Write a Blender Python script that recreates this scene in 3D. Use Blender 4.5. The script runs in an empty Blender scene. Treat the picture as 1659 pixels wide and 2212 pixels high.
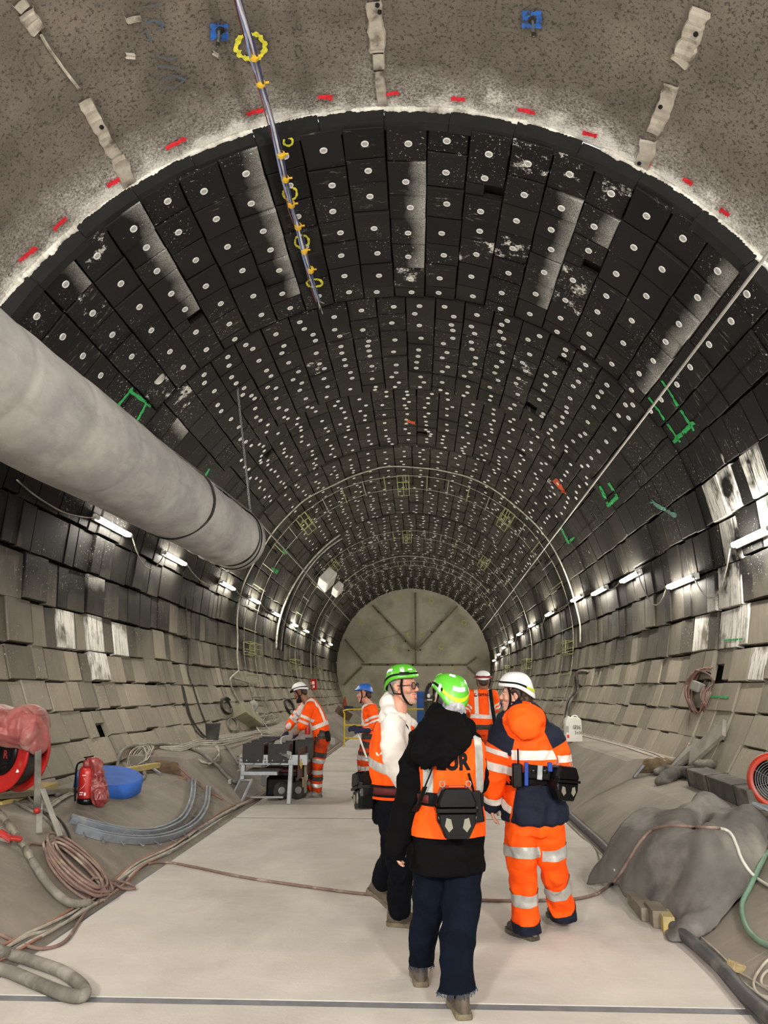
import bpy, bmesh, math, random
import numpy as np
from mathutils import Vector, Matrix, Euler, noise
from mathutils.bvhtree import BVHTree
random.seed(7)
S = bpy.context.scene; COL = S.collection
# ---------------------------------------------------------------- camera
IW, IH, F = 1659., 2212., 1600.
VX, VY = 905., 1495.
PITCH = math.atan((VY - IH/2)/F); YAW = math.atan((VX - IW/2)/F*math.cos(PITCH))
CAMZ = 1.6; AX = -.32; R = 4.6; CZ = CAMZ + 1.56
cam = bpy.data.objects.new('camera', bpy.data.cameras.new('camera')); COL.objects.link(cam)
cam.data.sensor_fit = 'VERTICAL'; cam.data.sensor_height = 36; cam.data.lens = F/IH*36
cam.data.clip_start = .05; cam.data.clip_end = 200
cam.location = (0, 0, CAMZ); cam.rotation_euler = (math.pi/2 + PITCH, 0, YAW)
S.camera = cam
# ---------------------------------------------------------------- light and exposure
W = bpy.data.worlds.new('world'); S.world = W; W.use_nodes = True
W.node_tree.nodes['Background'].inputs[0].default_value = (.92, .96, 1, 1)
W.node_tree.nodes['Background'].inputs[1].default_value = 1.0
S.view_settings.view_transform = 'Standard'; S.view_settings.look = 'None'
S.view_settings.gamma = 1; S.view_settings.exposure = 1.25
try: S.view_settings.use_curve_mapping = False
except Exception: pass
LAMP = 95.0
S.cycles.max_bounces = 6; S.cycles.diffuse_bounces = 4; S.cycles.glossy_bounces = 3
S.cycles.use_denoising = True
def area_fill(name, loc, target, power, size, col=(1, .96, .88)):
    l = bpy.data.lights.new(name, 'AREA'); l.energy = power; l.size = size; l.color = col
    o = bpy.data.objects.new(name, l); COL.objects.link(o); o.location = loc
    o.rotation_euler = (Vector(target) - Vector(loc)).to_track_quat('-Z', 'Y').to_euler(); return o
# unseen fill lights added behind the photographer to brighten backs and foreground
area_fill('rear_fill_light', (-2.6, -4.5, 4.2), (-.3, 6, 1.2), 260, .7)
area_fill('rear_fill_light', (2.4, -4.5, 4.2), (-.3, 6, 1.2), 260, .7)
# ---------------------------------------------------------------- rays: a point on a surface from the camera's calibration
O = Vector((0, 0, CAMZ))
_cp, _sp, _cy, _sy = math.cos(PITCH), math.sin(PITCH), math.cos(YAW), math.sin(YAW)
_r = Vector((_cy, _sy, 0)); _f = Vector((-_sy*_cp, _cy*_cp, _sp)); _u = Vector((_sy*_sp, -_cy*_sp, _cp))
def ray(x, y): return _f + _r*((x - IW/2)/F) + _u*((IH/2 - y)/F)
def atY(x, y, Y): d = ray(x, y); return O + d*(Y/d.y)
def atZ(x, y, Z): d = ray(x, y); return O + d*((Z - CAMZ)/d.z)
def cyl(x, y, rr=R):
    d = ray(x, y); px, pz = -AX, CAMZ - CZ
    a = d.x**2 + d.z**2; b = 2*(d.x*px + d.z*pz); c = px*px + pz*pz - rr*rr
    return O + d*((-b + math.sqrt(b*b - 4*a*c))/(2*a))
def pol(th, Y, rr): return Vector((AX + rr*math.sin(th), Y, CZ + rr*math.cos(th)))
ENVV, ENVF = [], []          # static surroundings, for laying cables and marks on
BV = [None]
def env_add(vs, fs):
    n = len(ENVV); ENVV.extend([tuple(v) for v in vs]); ENVF.extend([tuple(i + n for i in f) for f in fs])
def env_done(): BV[0] = BVHTree.FromPolygons(ENVV, ENVF)
def surf(x, y, lift=0.):
    d = ray(x, y).normalized(); h = BV[0].ray_cast(O, d)
    if h[0] is None: return O + d*10
    n = h[1]
    if n.dot(d) > 0: n = -n
    return h[0] + n*lift
def surfn(x, y):
    d = ray(x, y).normalized(); h = BV[0].ray_cast(O, d); n = h[1]
    return h[0], (-n if n.dot(d) > 0 else n)
def drop(p, lift=0.):
    h = BV[0].ray_cast(Vector(p) + Vector((0, 0, .6)), Vector((0, 0, -1)))
    return Vector(p) if h[0] is None else h[0] + Vector((0, 0, lift))
# ---------------------------------------------------------------- materials
def lin(c):
    if isinstance(c, str):
        c = [int(c[i:i+2], 16)/255 for i in (0, 2, 4)]
        c = [x/12.92 if x <= .04045 else ((x + .055)/1.055)**2.4 for x in c]
    return (*c[:3], 1)
class NT:
    def __init__(s, name):
        s.m = bpy.data.materials.new(name); s.m.use_nodes = True; s.t = s.m.node_tree
        s.b = s.t.nodes['Principled BSDF']; s.L = s.t.links.new
    def n(s, ty, **k):
        o = s.t.nodes.new(ty)
        for a, v in k.items():
            if a.startswith('i_'):
                q = a[2:]; o.inputs[int(q) if q.isdigit() else q].default_value = v
            else: setattr(o, a, v)
        return o
    def coord(s, world=False):
        if world: return s.n('ShaderNodeNewGeometry').outputs['Position']
        return s.n('ShaderNodeTexCoord').outputs['Object']
    def noise(s, vec, scale, detail=4, rough=.55, stretch=None):
        if stretch:
            mp = s.n('ShaderNodeMapping'); mp.inputs['Scale'].default_value = stretch; s.L(vec, mp.inputs[0]); vec = mp.outputs[0]
        o = s.n('ShaderNodeTexNoise'); o.inputs['Scale'].default_value = scale; o.inputs['Detail'].default_value = detail
        o.inputs['Roughness'].default_value = rough; s.L(vec, o.inputs['Vector']); return o.outputs['Fac']
    def ramp(s, fac, lo, hi, c0=(0, 0, 0, 1), c1=(1, 1, 1, 1)):
        o = s.n('ShaderNodeValToRGB'); e = o.color_ramp.elements
        e[0].position = lo; e[1].position = hi; e[0].color = c0; e[1].color = c1; s.L(fac, o.inputs[0]); return o.outputs[0]
    def mix(s, fac, a, b):
        o = s.n('ShaderNodeMix', data_type='RGBA')
        for i, v in ((0, fac), (6, a), (7, b)):
            if hasattr(v, 'links'): s.L(v, o.inputs[i])
            else: o.inputs[i].default_value = v
        return o.outputs[2]
    def math(s, op, a, b=0., c=0., clamp=False):
        o = s.n('ShaderNodeMath', operation=op, use_clamp=clamp)
        for i, v in enumerate((a, b, c)):
            if hasattr(v, 'links'): s.L(v, o.inputs[i])
            else: o.inputs[i].default_value = v
        return o.outputs[0]
    def bump(s, h, strength=.3, dist=.01, prev=None):
        o = s.n('ShaderNodeBump'); o.inputs['Strength'].default_value = strength; o.inputs['Distance'].default_value = dist
        s.L(h, o.inputs['Height'])
        if prev: s.L(prev, o.inputs['Normal'])
        s.L(o.outputs[0], s.b.inputs['Normal']); return o.outputs[0]
    def col(s, v):
        if hasattr(v, 'links'): s.L(v, s.b.inputs['Base Color'])
        else: s.b.inputs['Base Color'].default_value = v
    def set(s, rough=.6, metal=0., spec=.5):
        s.b.inputs['Roughness'].default_value = rough; s.b.inputs['Metallic'].default_value = metal
        s.b.inputs['Specular IOR Level'].default_value = spec; return s
MATS = {}
def pm(name, c, rough=.6, c2=None, scale=6., metal=0., bump=0., bscale=60., spec=.4, dirt=None, dscale=3., dlo=.5, dhi=.7, world=False, stretch=None):
    """painted / cloth / metal surface: two tones by noise, optional dust, fine relief"""
    if name in MATS: return MATS[name]
    t = NT(name); t.set(rough, metal, spec); v = t.coord(world)
    a = lin(c); b = lin(c2) if c2 else tuple(x*.82 for x in a[:3]) + (1,)
    out = t.mix(t.ramp(t.noise(v, scale, stretch=stretch), .35, .65), a, b)
    if dirt: out = t.mix(t.ramp(t.noise(v, dscale, 6), dlo, dhi), out, lin(dirt))
    t.col(out)
    if bump: t.bump(t.noise(v, bscale, 3), bump, .004)
    MATS[name] = t.m; return t.m
def emit(name, c, st):
    t = NT(name); t.col(lin(c)); t.b.inputs['Emission Color'].default_value = lin(c); t.b.inputs['Emission Strength'].default_value = st
    MATS[name] = t.m; return t.m
# ---------------------------------------------------------------- mesh builder
def catmull(P, n=6, closed=False):
    P = [Vector(p) for p in P]; out = []; N = len(P)
    if N < 3 and not closed: return P
    for i in range(N if closed else N - 1):
        if closed: a, b, c, d = P[i-1], P[i], P[(i+1) % N], P[(i+2) % N]
        else: a, b, c, d = P[max(i-1, 0)], P[i], P[i+1], P[min(i+2, N-1)]
        for k in range(n):
            t = k/n
            out.append(.5*((2*b) + (c-a)*t + (2*a-5*b+4*c-d)*t*t + (3*b-a-3*c+d)*t**3))
    if not closed: out.append(P[-1])
    return out
class MB:
    def __init__(s): s.v = []; s.f = []; s.mi = []; s.cm = 0
    def add(s, vs, fs):
        n = len(s.v); s.v.extend([Vector(v) for v in vs]); s.f.extend([tuple(i + n for i in f) for f in fs]); s.mi.extend([s.cm]*len(fs))
    def box(s, c, d, rot=None, ch=0.):
        """box with chamfered edges when ch > 0"""
        c = Vector(c); M = rot if rot is not None else Matrix.Identity(3)
        if not isinstance(M, Matrix): M = Euler(M).to_matrix()
        x, y, z = [q/2 for q in d]
        if ch <= 0:
            vs = [(a*x, b*y, e*z) for a in (-1, 1) for b in (-1, 1) for e in (-1, 1)]
            fs = [(0, 1, 3, 2), (4, 6, 7, 5), (0, 4, 5, 1), (2, 3, 7, 6), (0, 2, 6, 4), (1, 5, 7, 3)]
        else:
            bm = bmesh.new(); bmesh.ops.create_cube(bm, size=1)
            for q in bm.verts: q.co = Vector((q.co.x*2*x, q.co.y*2*y, q.co.z*2*z))
            bmesh.ops.bevel(bm, geom=list(bm.edges), offset=ch, segments=2, affect='EDGES', profile=.5)
            bm.verts.index_update(); vs = [q.co.copy() for q in bm.verts]; fs = [[q.index for q in f.verts] for f in bm.faces]; bm.free()
        s.add([c + M @ Vector(q) for q in vs], fs)
    def bar(s, a, b, w, h=None, ch=0., roll=0.):
        """rectangular bar from a to b"""
        a, b = Vector(a), Vector(b); d = b - a
        M = (d.to_track_quat('Y', 'Z').to_matrix() @ Matrix.Rotation(roll, 3, 'Y'))
        s.box((a + b)/2, (w, d.length, h or w), M, ch)
    def tube(s, P, r, n=8, closed=False, caps=True):
        P = [Vector(p) for p in P]; N = len(P); rr = r if hasattr(r, '__len__') else [r]*N
        T = []
        for i in range(N):
            a = P[i-1] if (closed or i > 0) else P[0]; b = P[(i+1) % N] if (closed or i < N-1) else P[-1]
            t = b - a; T.append(t.normalized() if t.length > 1e-9 else Vector((0, 0, 1)))
        u = T[0].orthogonal().normalized(); vs = []
        for i in range(N):
            u = (u - T[i]*u.dot(T[i]))
            u = u.normalized() if u.length > 1e-6 else T[i].orthogonal().normalized()
            w = T[i].cross(u)
            for k in range(n):
                an = 2*math.pi*k/n; vs.append(P[i] + (u*math.cos(an) + w*math.sin(an))*rr[i])
        fs = []
        for i in range(N if closed else N-1):
            j = (i+1) % N
            for k in range(n):
                l = (k+1) % n; fs.append((i*n+k, i*n+l, j*n+l, j*n+k))
        if caps and not closed: fs += [tuple(range(n))[::-1], tuple((N-1)*n + k for k in range(n))]
        s.add(vs, fs)
    def rings(s, R_, n=16, caps=True):
        """loft of (center, ux, uy) ellipses"""
        vs = []
        for c, ux, uy in R_:
            c, ux, uy = Vector(c), Vector(ux), Vector(uy)
            for k in range(n):
                an = 2*math.pi*k/n; vs.append(c + ux*math.cos(an) + uy*math.sin(an))
        fs = []
        for i in range(len(R_)-1):
            for k in range(n):
                l = (k+1) % n; fs.append((i*n+k, i*n+l, (i+1)*n+l, (i+1)*n+k))
        if caps: fs += [tuple(range(n))[::-1], tuple((len(R_)-1)*n + k for k in range(n))]
        s.add(vs, fs)
    def lathe(s, prof, c=(0, 0, 0), M=None, n=24, caps=True):
        """profile of (radius, z), turned about local z"""
        M = M or Matrix.Identity(3); c = Vector(c)
        s.rings([(c + M @ Vector((0, 0, z)), M @ Vector((r, 0, 0)), M @ Vector((0, r, 0))) for r, z in prof], n, caps)
    def ell(s, c, r, M=None, n=14, m=8):
        M = M or Matrix.Identity(3); c = Vector(c)
        s.rings([(c + M @ Vector((0, 0, -r[2]*math.cos(math.pi*k/m))), M @ Vector((r[0]*math.sin(math.pi*k/m) + 1e-5, 0, 0)),
                  M @ Vector((0, r[1]*math.sin(math.pi*k/m) + 1e-5, 0))) for k in range(m+1)], n, True)
    def prism(s, poly, c, ax, ay, depth):
        """polygon in the plane (ax, ay) at c, pushed by vector depth"""
        c, ax, ay, depth = Vector(c), Vector(ax), Vector(ay), Vector(depth); n = len(poly)
        b = [c + ax*x + ay*y for x, y in poly]
        s.add(b + [q + depth for q in b], [tuple(range(n))[::-1], tuple(n + k for k in range(n))] + [(k, (k+1) % n, n + (k+1) % n, n + k) for k in range(n)])
    def grid(s, fn, nu, nv):
        vs = [fn(i/nu, j/nv) for i in range(nu+1) for j in range(nv+1)]
        s.add(vs, [(i*(nv+1)+j, (i+1)*(nv+1)+j, (i+1)*(nv+1)+j+1, i*(nv+1)+j+1) for i in range(nu) for j in range(nv)])
    def mesh(s, name, mats, smooth=False):
        me = bpy.data.meshes.new(name); me.from_pydata([tuple(v) for v in s.v], [], s.f)
        for m in (mats if isinstance(mats, (list, tuple)) else [mats]): me.materials.append(m)
        if any(s.mi): me.polygons.foreach_set('material_index', s.mi)
        if smooth: me.polygons.foreach_set('use_smooth', [True]*len(me.polygons))
        me.update(); return me
    def build(s, name, mats, parent=None, smooth=False, solid=0.):
        o = bpy.data.objects.new(name, s.mesh(name, mats, smooth)); COL.objects.link(o)
        if parent is not None: o.parent = parent; o.matrix_parent_inverse = PINV(parent)
        if solid:
            q = o.modifiers.new('solid', 'SOLIDIFY'); q.thickness = solid; q.offset = 0
        return o
def world_of(o):
    M = Matrix.LocRotScale(o.location, o.rotation_euler, o.scale)
    return (world_of(o.parent) @ o.matrix_parent_inverse @ M) if o.parent else M
def PINV(p): return world_of(p).inverted()
def fixnormals(o):
    bm = bmesh.new(); bm.from_mesh(o.data); bmesh.ops.recalc_face_normals(bm, faces=bm.faces); bm.to_mesh(o.data); bm.free(); return o
def thing(name, label, cat, loc=(0, 0, 0), group=None):
    o = bpy.data.objects.new(name, None); COL.objects.link(o); o.location = loc; o.empty_display_size = .1
    o['label'] = label; o['category'] = cat
    if group: o['group'] = group
    return o
def tag(o, label, cat, group=None, kind=None):
    o['label'] = label; o['category'] = cat
    if group: o['group'] = group
    if kind: o['kind'] = kind
    return o
def struct(o, label=None, cat='structure'):
    o['kind'] = 'structure'; o['category'] = cat
    if label: o['label'] = label
    return o
def copytree(o, parent=None):
    c = o.copy(); COL.objects.link(c)
    if parent is not None: c.parent = parent
    for ch in list(o.children): copytree(ch, c)
    return c
def text(txt, size, bold=0.):
    """flat lettering as vertices and faces in the xy plane"""
    cu = bpy.data.curves.new('t', 'FONT'); cu.body = txt; cu.size = size; cu.align_x = 'CENTER'; cu.align_y = 'CENTER'; cu.resolution_u = 3; cu.offset = bold
    o = bpy.data.objects.new('t', cu); COL.objects.link(o); bpy.context.view_layer.update()
    me = o.evaluated_get(bpy.context.evaluated_depsgraph_get()).to_mesh()
    vs = [v.co.copy() for v in me.vertices]; fs = [tuple(p.vertices) for p in me.polygons]
    bpy.data.objects.remove(o); bpy.data.curves.remove(cu); return vs, fs
# ================================================================ large structure
def concrete(name, c, c2, rough=.85, sc=1.5, bump=.35, bs=45, pores=False, dark=None):
    t = NT(name); t.set(rough, 0, .25); v = t.coord(True)
    out = t.mix(t.ramp(t.noise(v, sc, 8, .62), .32, .68), lin(c), lin(c2))
    if dark: out = t.mix(t.math('MULTIPLY', t.ramp(t.noise(v, .55, 5, .6), .5, .72), .75), out, lin(dark))
    fine = t.noise(v, bs, 5, .65)
    if pores:
        p = t.ramp(t.noise(v, 30, 4, .75), .36, .45); out = t.mix(p, tuple(x*.5 for x in lin(c)[:3]) + (1,), out)
        nb = t.bump(p, .6, .012); t.bump(fine, .5, .012, nb)
    else: t.bump(fine, bump, .006)
    t.col(out); return t
# trowelled dusty floor with worn, damp patches and faint brush ripples across
t = concrete('dusty_floor_concrete', 'b3ada5', 'c6c0b9', .8, 1.1, .25, 70)
v = t.coord(True); base = t.b.inputs['Base Color'].links[0].from_socket
o2 = t.mix(t.math('MULTIPLY', t.ramp(t.noise(v, .9, 6, .65, (1, .45, 1)), .5, .75), .55), base, lin('938b83'))
o3 = t.mix(t.math('MULTIPLY', t.ramp(t.noise(v, 3.2, 6, .7, (.8, 1.5, 1)), .52, .75), .35), o2, lin('d2ccc5'))
t.col(o3); rip = t.noise(v, 9, 4, .6, (1.4, 3.4, 1)); t.bump(rip, .16, .012, t.b.inputs['Normal'].links[0].from_socket)
M_floor = t.m
t = concrete('bench_concrete', '797269', '8e877d', .85, 1.3, .3, 60, dark='5f574e')
v = t.coord(True); base = t.b.inputs['Base Color'].links[0].from_socket
t.col(t.mix(t.math('MULTIPLY', t.ramp(t.noise(v, 4, 6, .7, (.8, 2.2, .8)), .52, .76), .35), base, lin('a49c90'))); M_bench = t.m
M_joint = pm('joint_seal', '75767a', .8, '66676b', 9, world=True)
M_black = pm('black_void', '0b0b0b', .9)
t = concrete('shotcrete_near', '5c554d', '736b62', .9, 1.7, .5, 40, pores=True, dark='48413a')
v = t.coord(True)   # white overspray bands along the edge where the lining starts
sx = t.n('ShaderNodeSeparateXYZ'); t.L(v, sx.inputs[0])
d = t.math('ADD', sx.outputs[1], t.math('MULTIPLY', t.math('SUBTRACT', t.noise(v, 2.2, 3), .5), .9))
near = t.ramp(t.math('SUBTRACT', d, 6.1), .25, .95)
spk = t.ramp(t.noise(v, 38, 4, .75), .40, .62)
fac = t.math('MULTIPLY', near, t.math('ADD', t.math('MULTIPLY', spk, .85), t.math('MULTIPLY', t.ramp(t.math('SUBTRACT', d, 6.35), .4, .62), .8)), clamp=True)
base = t.b.inputs['Base Color'].links[0].from_socket
t.col(t.mix(fac, base, lin('e4e2dc'))); M_shot = t.m
t = concrete('shotcrete_face', '9d9885', 'b9b4a2', .9, .5, .6, 14, dark='807a68'); M_face = t.m
M_plaster = pm('white_plaster', 'dedcd4', .85, 'aaa69c', 5, bump=.5, bscale=25, dirt='6d675e', dscale=2.4, dlo=.55, dhi=.7, world=True)
M_patch = pm('mortar_strip', 'b3aca0', .85, '8d867a', 5, bump=.5, bscale=30, dirt='5d564c', dscale=5, dlo=.58, dhi=.68, world=True)

def tilemat(name, overlay=0):
    """black foam tile: greyed with dust below the springing line, flecked with white grout"""
    t = NT(name); v = t.coord(True); ob = t.n('ShaderNodeObjectInfo'); geo = t.n('ShaderNodeAttribute', attribute_name='rnd')
    sx = t.n('ShaderNodeSeparateXYZ'); t.L(v, sx.inputs[0])
    rnd = t.math('FRACT', t.math('ADD', t.math('MULTIPLY', ob.outputs['Random'], 1.0), t.math('MULTIPLY', geo.outputs['Fac'], 1.0)))
    up = t.mix(t.ramp(t.math('DIVIDE', sx.outputs[1], 40.), .24, .55), t.mix(rnd, lin('111010'), lin('1b1918')), t.mix(rnd, lin('28261f'), lin('3a3730')))   # tiles farther in coloured lighter, standing in for lamp light and haze
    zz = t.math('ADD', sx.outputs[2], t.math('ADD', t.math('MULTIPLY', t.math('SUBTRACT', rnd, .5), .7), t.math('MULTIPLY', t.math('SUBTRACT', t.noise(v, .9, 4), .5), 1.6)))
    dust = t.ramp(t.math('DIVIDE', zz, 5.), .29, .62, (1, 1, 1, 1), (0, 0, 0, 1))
    tone = t.mix(t.noise(v, 5, 5, .6, (1, 2.4, .5)), lin('857e70'), lin('a59d8d'))
    tone = t.mix(t.math('MULTIPLY', rnd, .45), tone, lin('5d5850'))
    c = t.mix(dust, up, tone)
    streak = t.math('MULTIPLY', t.ramp(t.noise(v, 7, 5, .7, (1, 3.2, .25)), .60, .70), t.ramp(t.noise(v, .8, 3), .5, .62))
    c = t.mix(t.math('MULTIPLY', streak, .55), c, lin('b5b0a4'))
    fleck = t.math('MULTIPLY', t.ramp(t.noise(v, 30, 4, .72), .635, .665), t.ramp(t.noise(v, .9, 4, .6), .50, .60))
    c = t.mix(fleck, c, lin('d8d6cf'))
    if overlay:
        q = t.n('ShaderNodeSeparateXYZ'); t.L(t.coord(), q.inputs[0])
        if overlay == 1:    # lamp sheen on the glossy spray, painted as white along one edge
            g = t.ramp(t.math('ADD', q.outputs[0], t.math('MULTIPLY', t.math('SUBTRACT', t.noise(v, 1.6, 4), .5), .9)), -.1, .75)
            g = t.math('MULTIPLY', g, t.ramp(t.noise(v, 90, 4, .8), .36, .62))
        elif overlay == 2:  # runs of grout, down the slope
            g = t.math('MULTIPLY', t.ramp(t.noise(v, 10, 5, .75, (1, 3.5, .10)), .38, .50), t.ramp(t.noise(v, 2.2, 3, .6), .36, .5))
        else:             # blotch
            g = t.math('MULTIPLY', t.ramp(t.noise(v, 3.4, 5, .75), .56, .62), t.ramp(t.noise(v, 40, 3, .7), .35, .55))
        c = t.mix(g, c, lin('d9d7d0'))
    t.col(c); t.set(.68, 0, .16)
    t.bump(t.noise(v, 120, 3, .6), .25, .004); return t.m
M_tile = tilemat('foam_tile'); M_tiles = [None, tilemat('foam_tile_painted_sheen', 1), tilemat('foam_tile_with_runs', 2), tilemat('foam_tile_blotched', 3)]
M_disc = pm('white_fixing_plastic', 'dededa', .5); M_disc2 = pm('grey_fixing_centre', 'b4b4b1', .5)
M_backing = pm('black_membrane', '0a0a0a', .85, '121211', 8, world=True)

# ---- floor slabs
XL, XR = -2.43, 1.99
def edge_r(y): return XR - .40*max(0., min(1.6, (9.5 - y)/6.))**1.5   # the right edge of the floor closes in towards the camera
mb = MB(); mb.box(((XL+XR)/2, 19.5, -.105), (XR-XL+.5, 53, .2)); floor = mb.build('floor', M_joint); struct(floor, 'pale dusty concrete floor strip of the tunnel', 'floor')
ys = [-6.8, 4.40, 10.3, 16.2, 22.1, 28, 33.9, 39.8, 45.4]
for a, b in zip(ys[:-1], ys[1:]):
    mb = MB(); n = 14; g = .042
    def fn(u, w, a=a, b=b):
        y = a + g + (b-a-2*g)*w; x = XL + (edge_r(y)-XL)*u
        return Vector((x, y, 0))
    mb.grid(fn, 10, 14)
    V = [(XL, a+g, 0), (edge_r(a+g), a+g, 0), (edge_r(b-g), b-g, 0), (XL, b-g, 0)]
    mb.add(V + [(x, y, -.005) for x, y, z in V], [(0, 4, 5, 1), (1, 5, 6, 2), (3, 7, 4, 0)])
    mb.build('slab', M_floor, floor)
env_add([(-3, -7, 0), (3, -7, 0), (3, 46, 0), (-3, 46, 0)], [(0, 1, 2, 3)])
# ---- benches: sloping invert concrete either side, a high step beyond 10.9 m
def bench(side, name, label):
    root = None
    x0 = XL if side < 0 else XR
    far = [(0, -.02), (.40, .30), (.86, .67), (.95, .70), (1.9, .72)]
    nearp = [(0, -.02), (.42, .24), (.85, .44), (1.15, .50), (2.1, .60)]
    segs = [(-6.8, -2.4, nearp), (-2.4, 1.4, nearp), (1.4, 4.9, nearp), (4.9, 7.7, nearp), (7.7, 10.85, nearp), (10.85, 16.2, far), (16.2, 22.1, far), (22.1, 28, far), (28, 33.9, far), (33.9, 39.8, far), (39.8, 45.4, far)]
    mb = MB(); pr = [(0, -.3), (0, -.1), (.86, .36), (2.1, .45), (2.1, -.3)]
    P = [(x0 + side*a, b) for a, b in pr]
    mb.prism(P, (0, -6.7, 0), (1, 0, 0), (0, 0, 1), (0, 52, 0)); root = fixnormals(mb.build(name, M_joint)); struct(root, label, 'bench')
    for (a, b, pf) in segs:
        mb = MB(); pts = []
        for i in range(len(pf)-1):
            for k in range(4): pts.append((pf[i][0] + (pf[i+1][0]-pf[i][0])*k/4, pf[i][1] + (pf[i+1][1]-pf[i][1])*k/4))
        pts.append(pf[-1]); N = len(pts)-1; m = max(6, int((b-a)/.35))
        def fn(u, w):
            q = pts[int(round(u*N))]; y = a + .006 + (b-a-.012)*w; e = noise.noise((q[0]*1.1*side, y*.55, 3.))*.022 if q[0] > .1 else 0
            sh = (XR - edge_r(y))*max(0, 1 - q[0]/1.6) if side > 0 else 0
            return Vector((x0 + side*(q[0] - e*.4) - sh, y, q[1] + e))
        mb.grid(fn, N, m); env_add(mb.v, mb.f)
        for w in (0, 1):
            vs = [fn(i/N, w) for i in range(N+1)]; vs += [Vector((p.x, p.y, -.08)) for p in vs]; k = N+1
            mb.add(vs, [(i, i+1, k+i+1, k+i) for i in range(N)]); env_add(vs, [(i, i+1, k+i+1, k+i) for i in range(N)])
        fixnormals(mb.build('bench_block', M_bench, root))
    return root
bench_l = bench(-1, 'baseboard_left', 'sloping concrete bench along the left of the floor')
bench_r = bench(1, 'baseboard_right', 'sloping concrete bench along the right of the floor')
M_mud = pm('brown_earth', '4f4030', .95, '6b5a45', 9, bump=.8, bscale=18, world=True)
for px, py, root in ((1425, 1652, bench_r), (352, 1658, bench_l)):
    p = atY(px, py, 10.80); mb = MB()
    mb.grid(lambda u, w: Vector((p.x + (u-.5)*.52*(1 - .25*w) + .03*noise.noise((w*4, u, px)), 10.84 - .09*math.sin(math.pi*u)*math.sin(math.pi*w) - .06*abs(noise.noise((u*5, w*5, px))), p.z - .11 + w*(.17 + .03*math.sin(math.pi*u) + .02*noise.noise((u*6, 2, px))))), 22, 10)
    mb.build('earth_fill', M_mud, root, True)
# ---- lining
TH_C = 66.
angs_c = [i*6. for i in range(-11, 12)]
angs_w = [66, 73, 80.5, 88, 95.5, 102.5, 108, 113, 118, 123, 129]
sect = [7.0, 10.7, 14.4, 18.1, 21.8, 25.5, 29.2, 32.9, 36.6, 40.3, 45.1]
secoff = [0, -.035, .0, -.03, .01, -.03, 0, -.02, .01, -.02, 0]
def shell(name, a0, a1, rr, y0, y1, na, ny, mat, jit=0., label=None, cat='wall', edge=0., thick=.12):
    mb = MB()
    def fn(u, w):
        th = math.radians(a0 + (a1-a0)*u); y = y0 + (y1-y0)*w
        if edge and w > .999: y += edge*(noise.noise((th*9, 1, 0)) + .6*noise.noise((th*31, 7, 0)))
        r = rr + (jit*(noise.noise((th*7, y*1.6, 0)) + .5*noise.noise((th*19, y*4.3, 2))) if jit else 0)
        return pol(th, y, r)
    mb.grid(fn, na, ny); o = mb.build(name, mat, None, bool(jit)); struct(o, label, cat); return o
ceil_near = shell('ceiling', -100, 100, 4.80, -6.8, 7.02, 150, 110, M_shot, .022, 'rough grey sprayed concrete vault over the photographer', 'ceiling', .035)
env_near = BVHTree.FromPolygons([v.co.copy() for v in ceil_near.data.vertices], [tuple(p.vertices) for p in ceil_near.data.polygons])
for s, n in ((-1, 'wall_left'), (1, 'wall_right')):
    pass
ceil_far = shell('ceiling', -69, 69, 4.71, 7.0, 45.3, 46, 20, M_backing, 0, 'black foam tiled vault of the tunnel dotted with white fixings', 'ceiling')
wall_l = shell('wall_left', -69, -124, 4.71, 6.9, 45.3, 20, 20, M_backing, 0, 'left tunnel wall clad in grey foam tiles', 'wall')
wall_r = shell('wall_right', 69, 124, 4.71, 6.9, 45.3, 20, 20, M_backing, 0, 'right tunnel wall clad in grey foam tiles', 'wall')
wl2 = shell('wall_left', -100, -124, 4.80, -6.8, 7.0, 12, 60, M_shot, .022, 'left sprayed concrete wall beside the photographer', 'wall')
wr2 = shell('wall_right', 100, 124, 4.80, -6.8, 7.0, 12, 60, M_shot, .022, 'right sprayed concrete wall beside the photographer', 'wall')
variants = []
for k in range(14):
    rr = random.Random(k); mb = MB(); j = lambda a: (rr.random()-.5)*2*a
    bk = [(-.5, -.5, 1), (.5, -.5, 1), (.5, .5, 1), (-.5, .5, 1)]
    o_ = [(x*.985 + j(.014), y*.985 + j(.014)) for x, y, z in bk]
    fr = [(x, y, .14) for x, y in o_]; fi = [(x*.972, y*.972, 0) for x, y in o_]
    mb.add(bk + fr + fi, [(0, 1, 2, 3)] + [(i, 4+i, 4+(i+1) % 4, (i+1) % 4) for i in range(4)] + [(4+i, 8+i, 8+(i+1) % 4, 4+(i+1) % 4) for i in range(4)] + [(8, 11, 10, 9)])
    variants.append(mb)
vmesh = [m.mesh('tile', M_tile) for m in variants]
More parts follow.
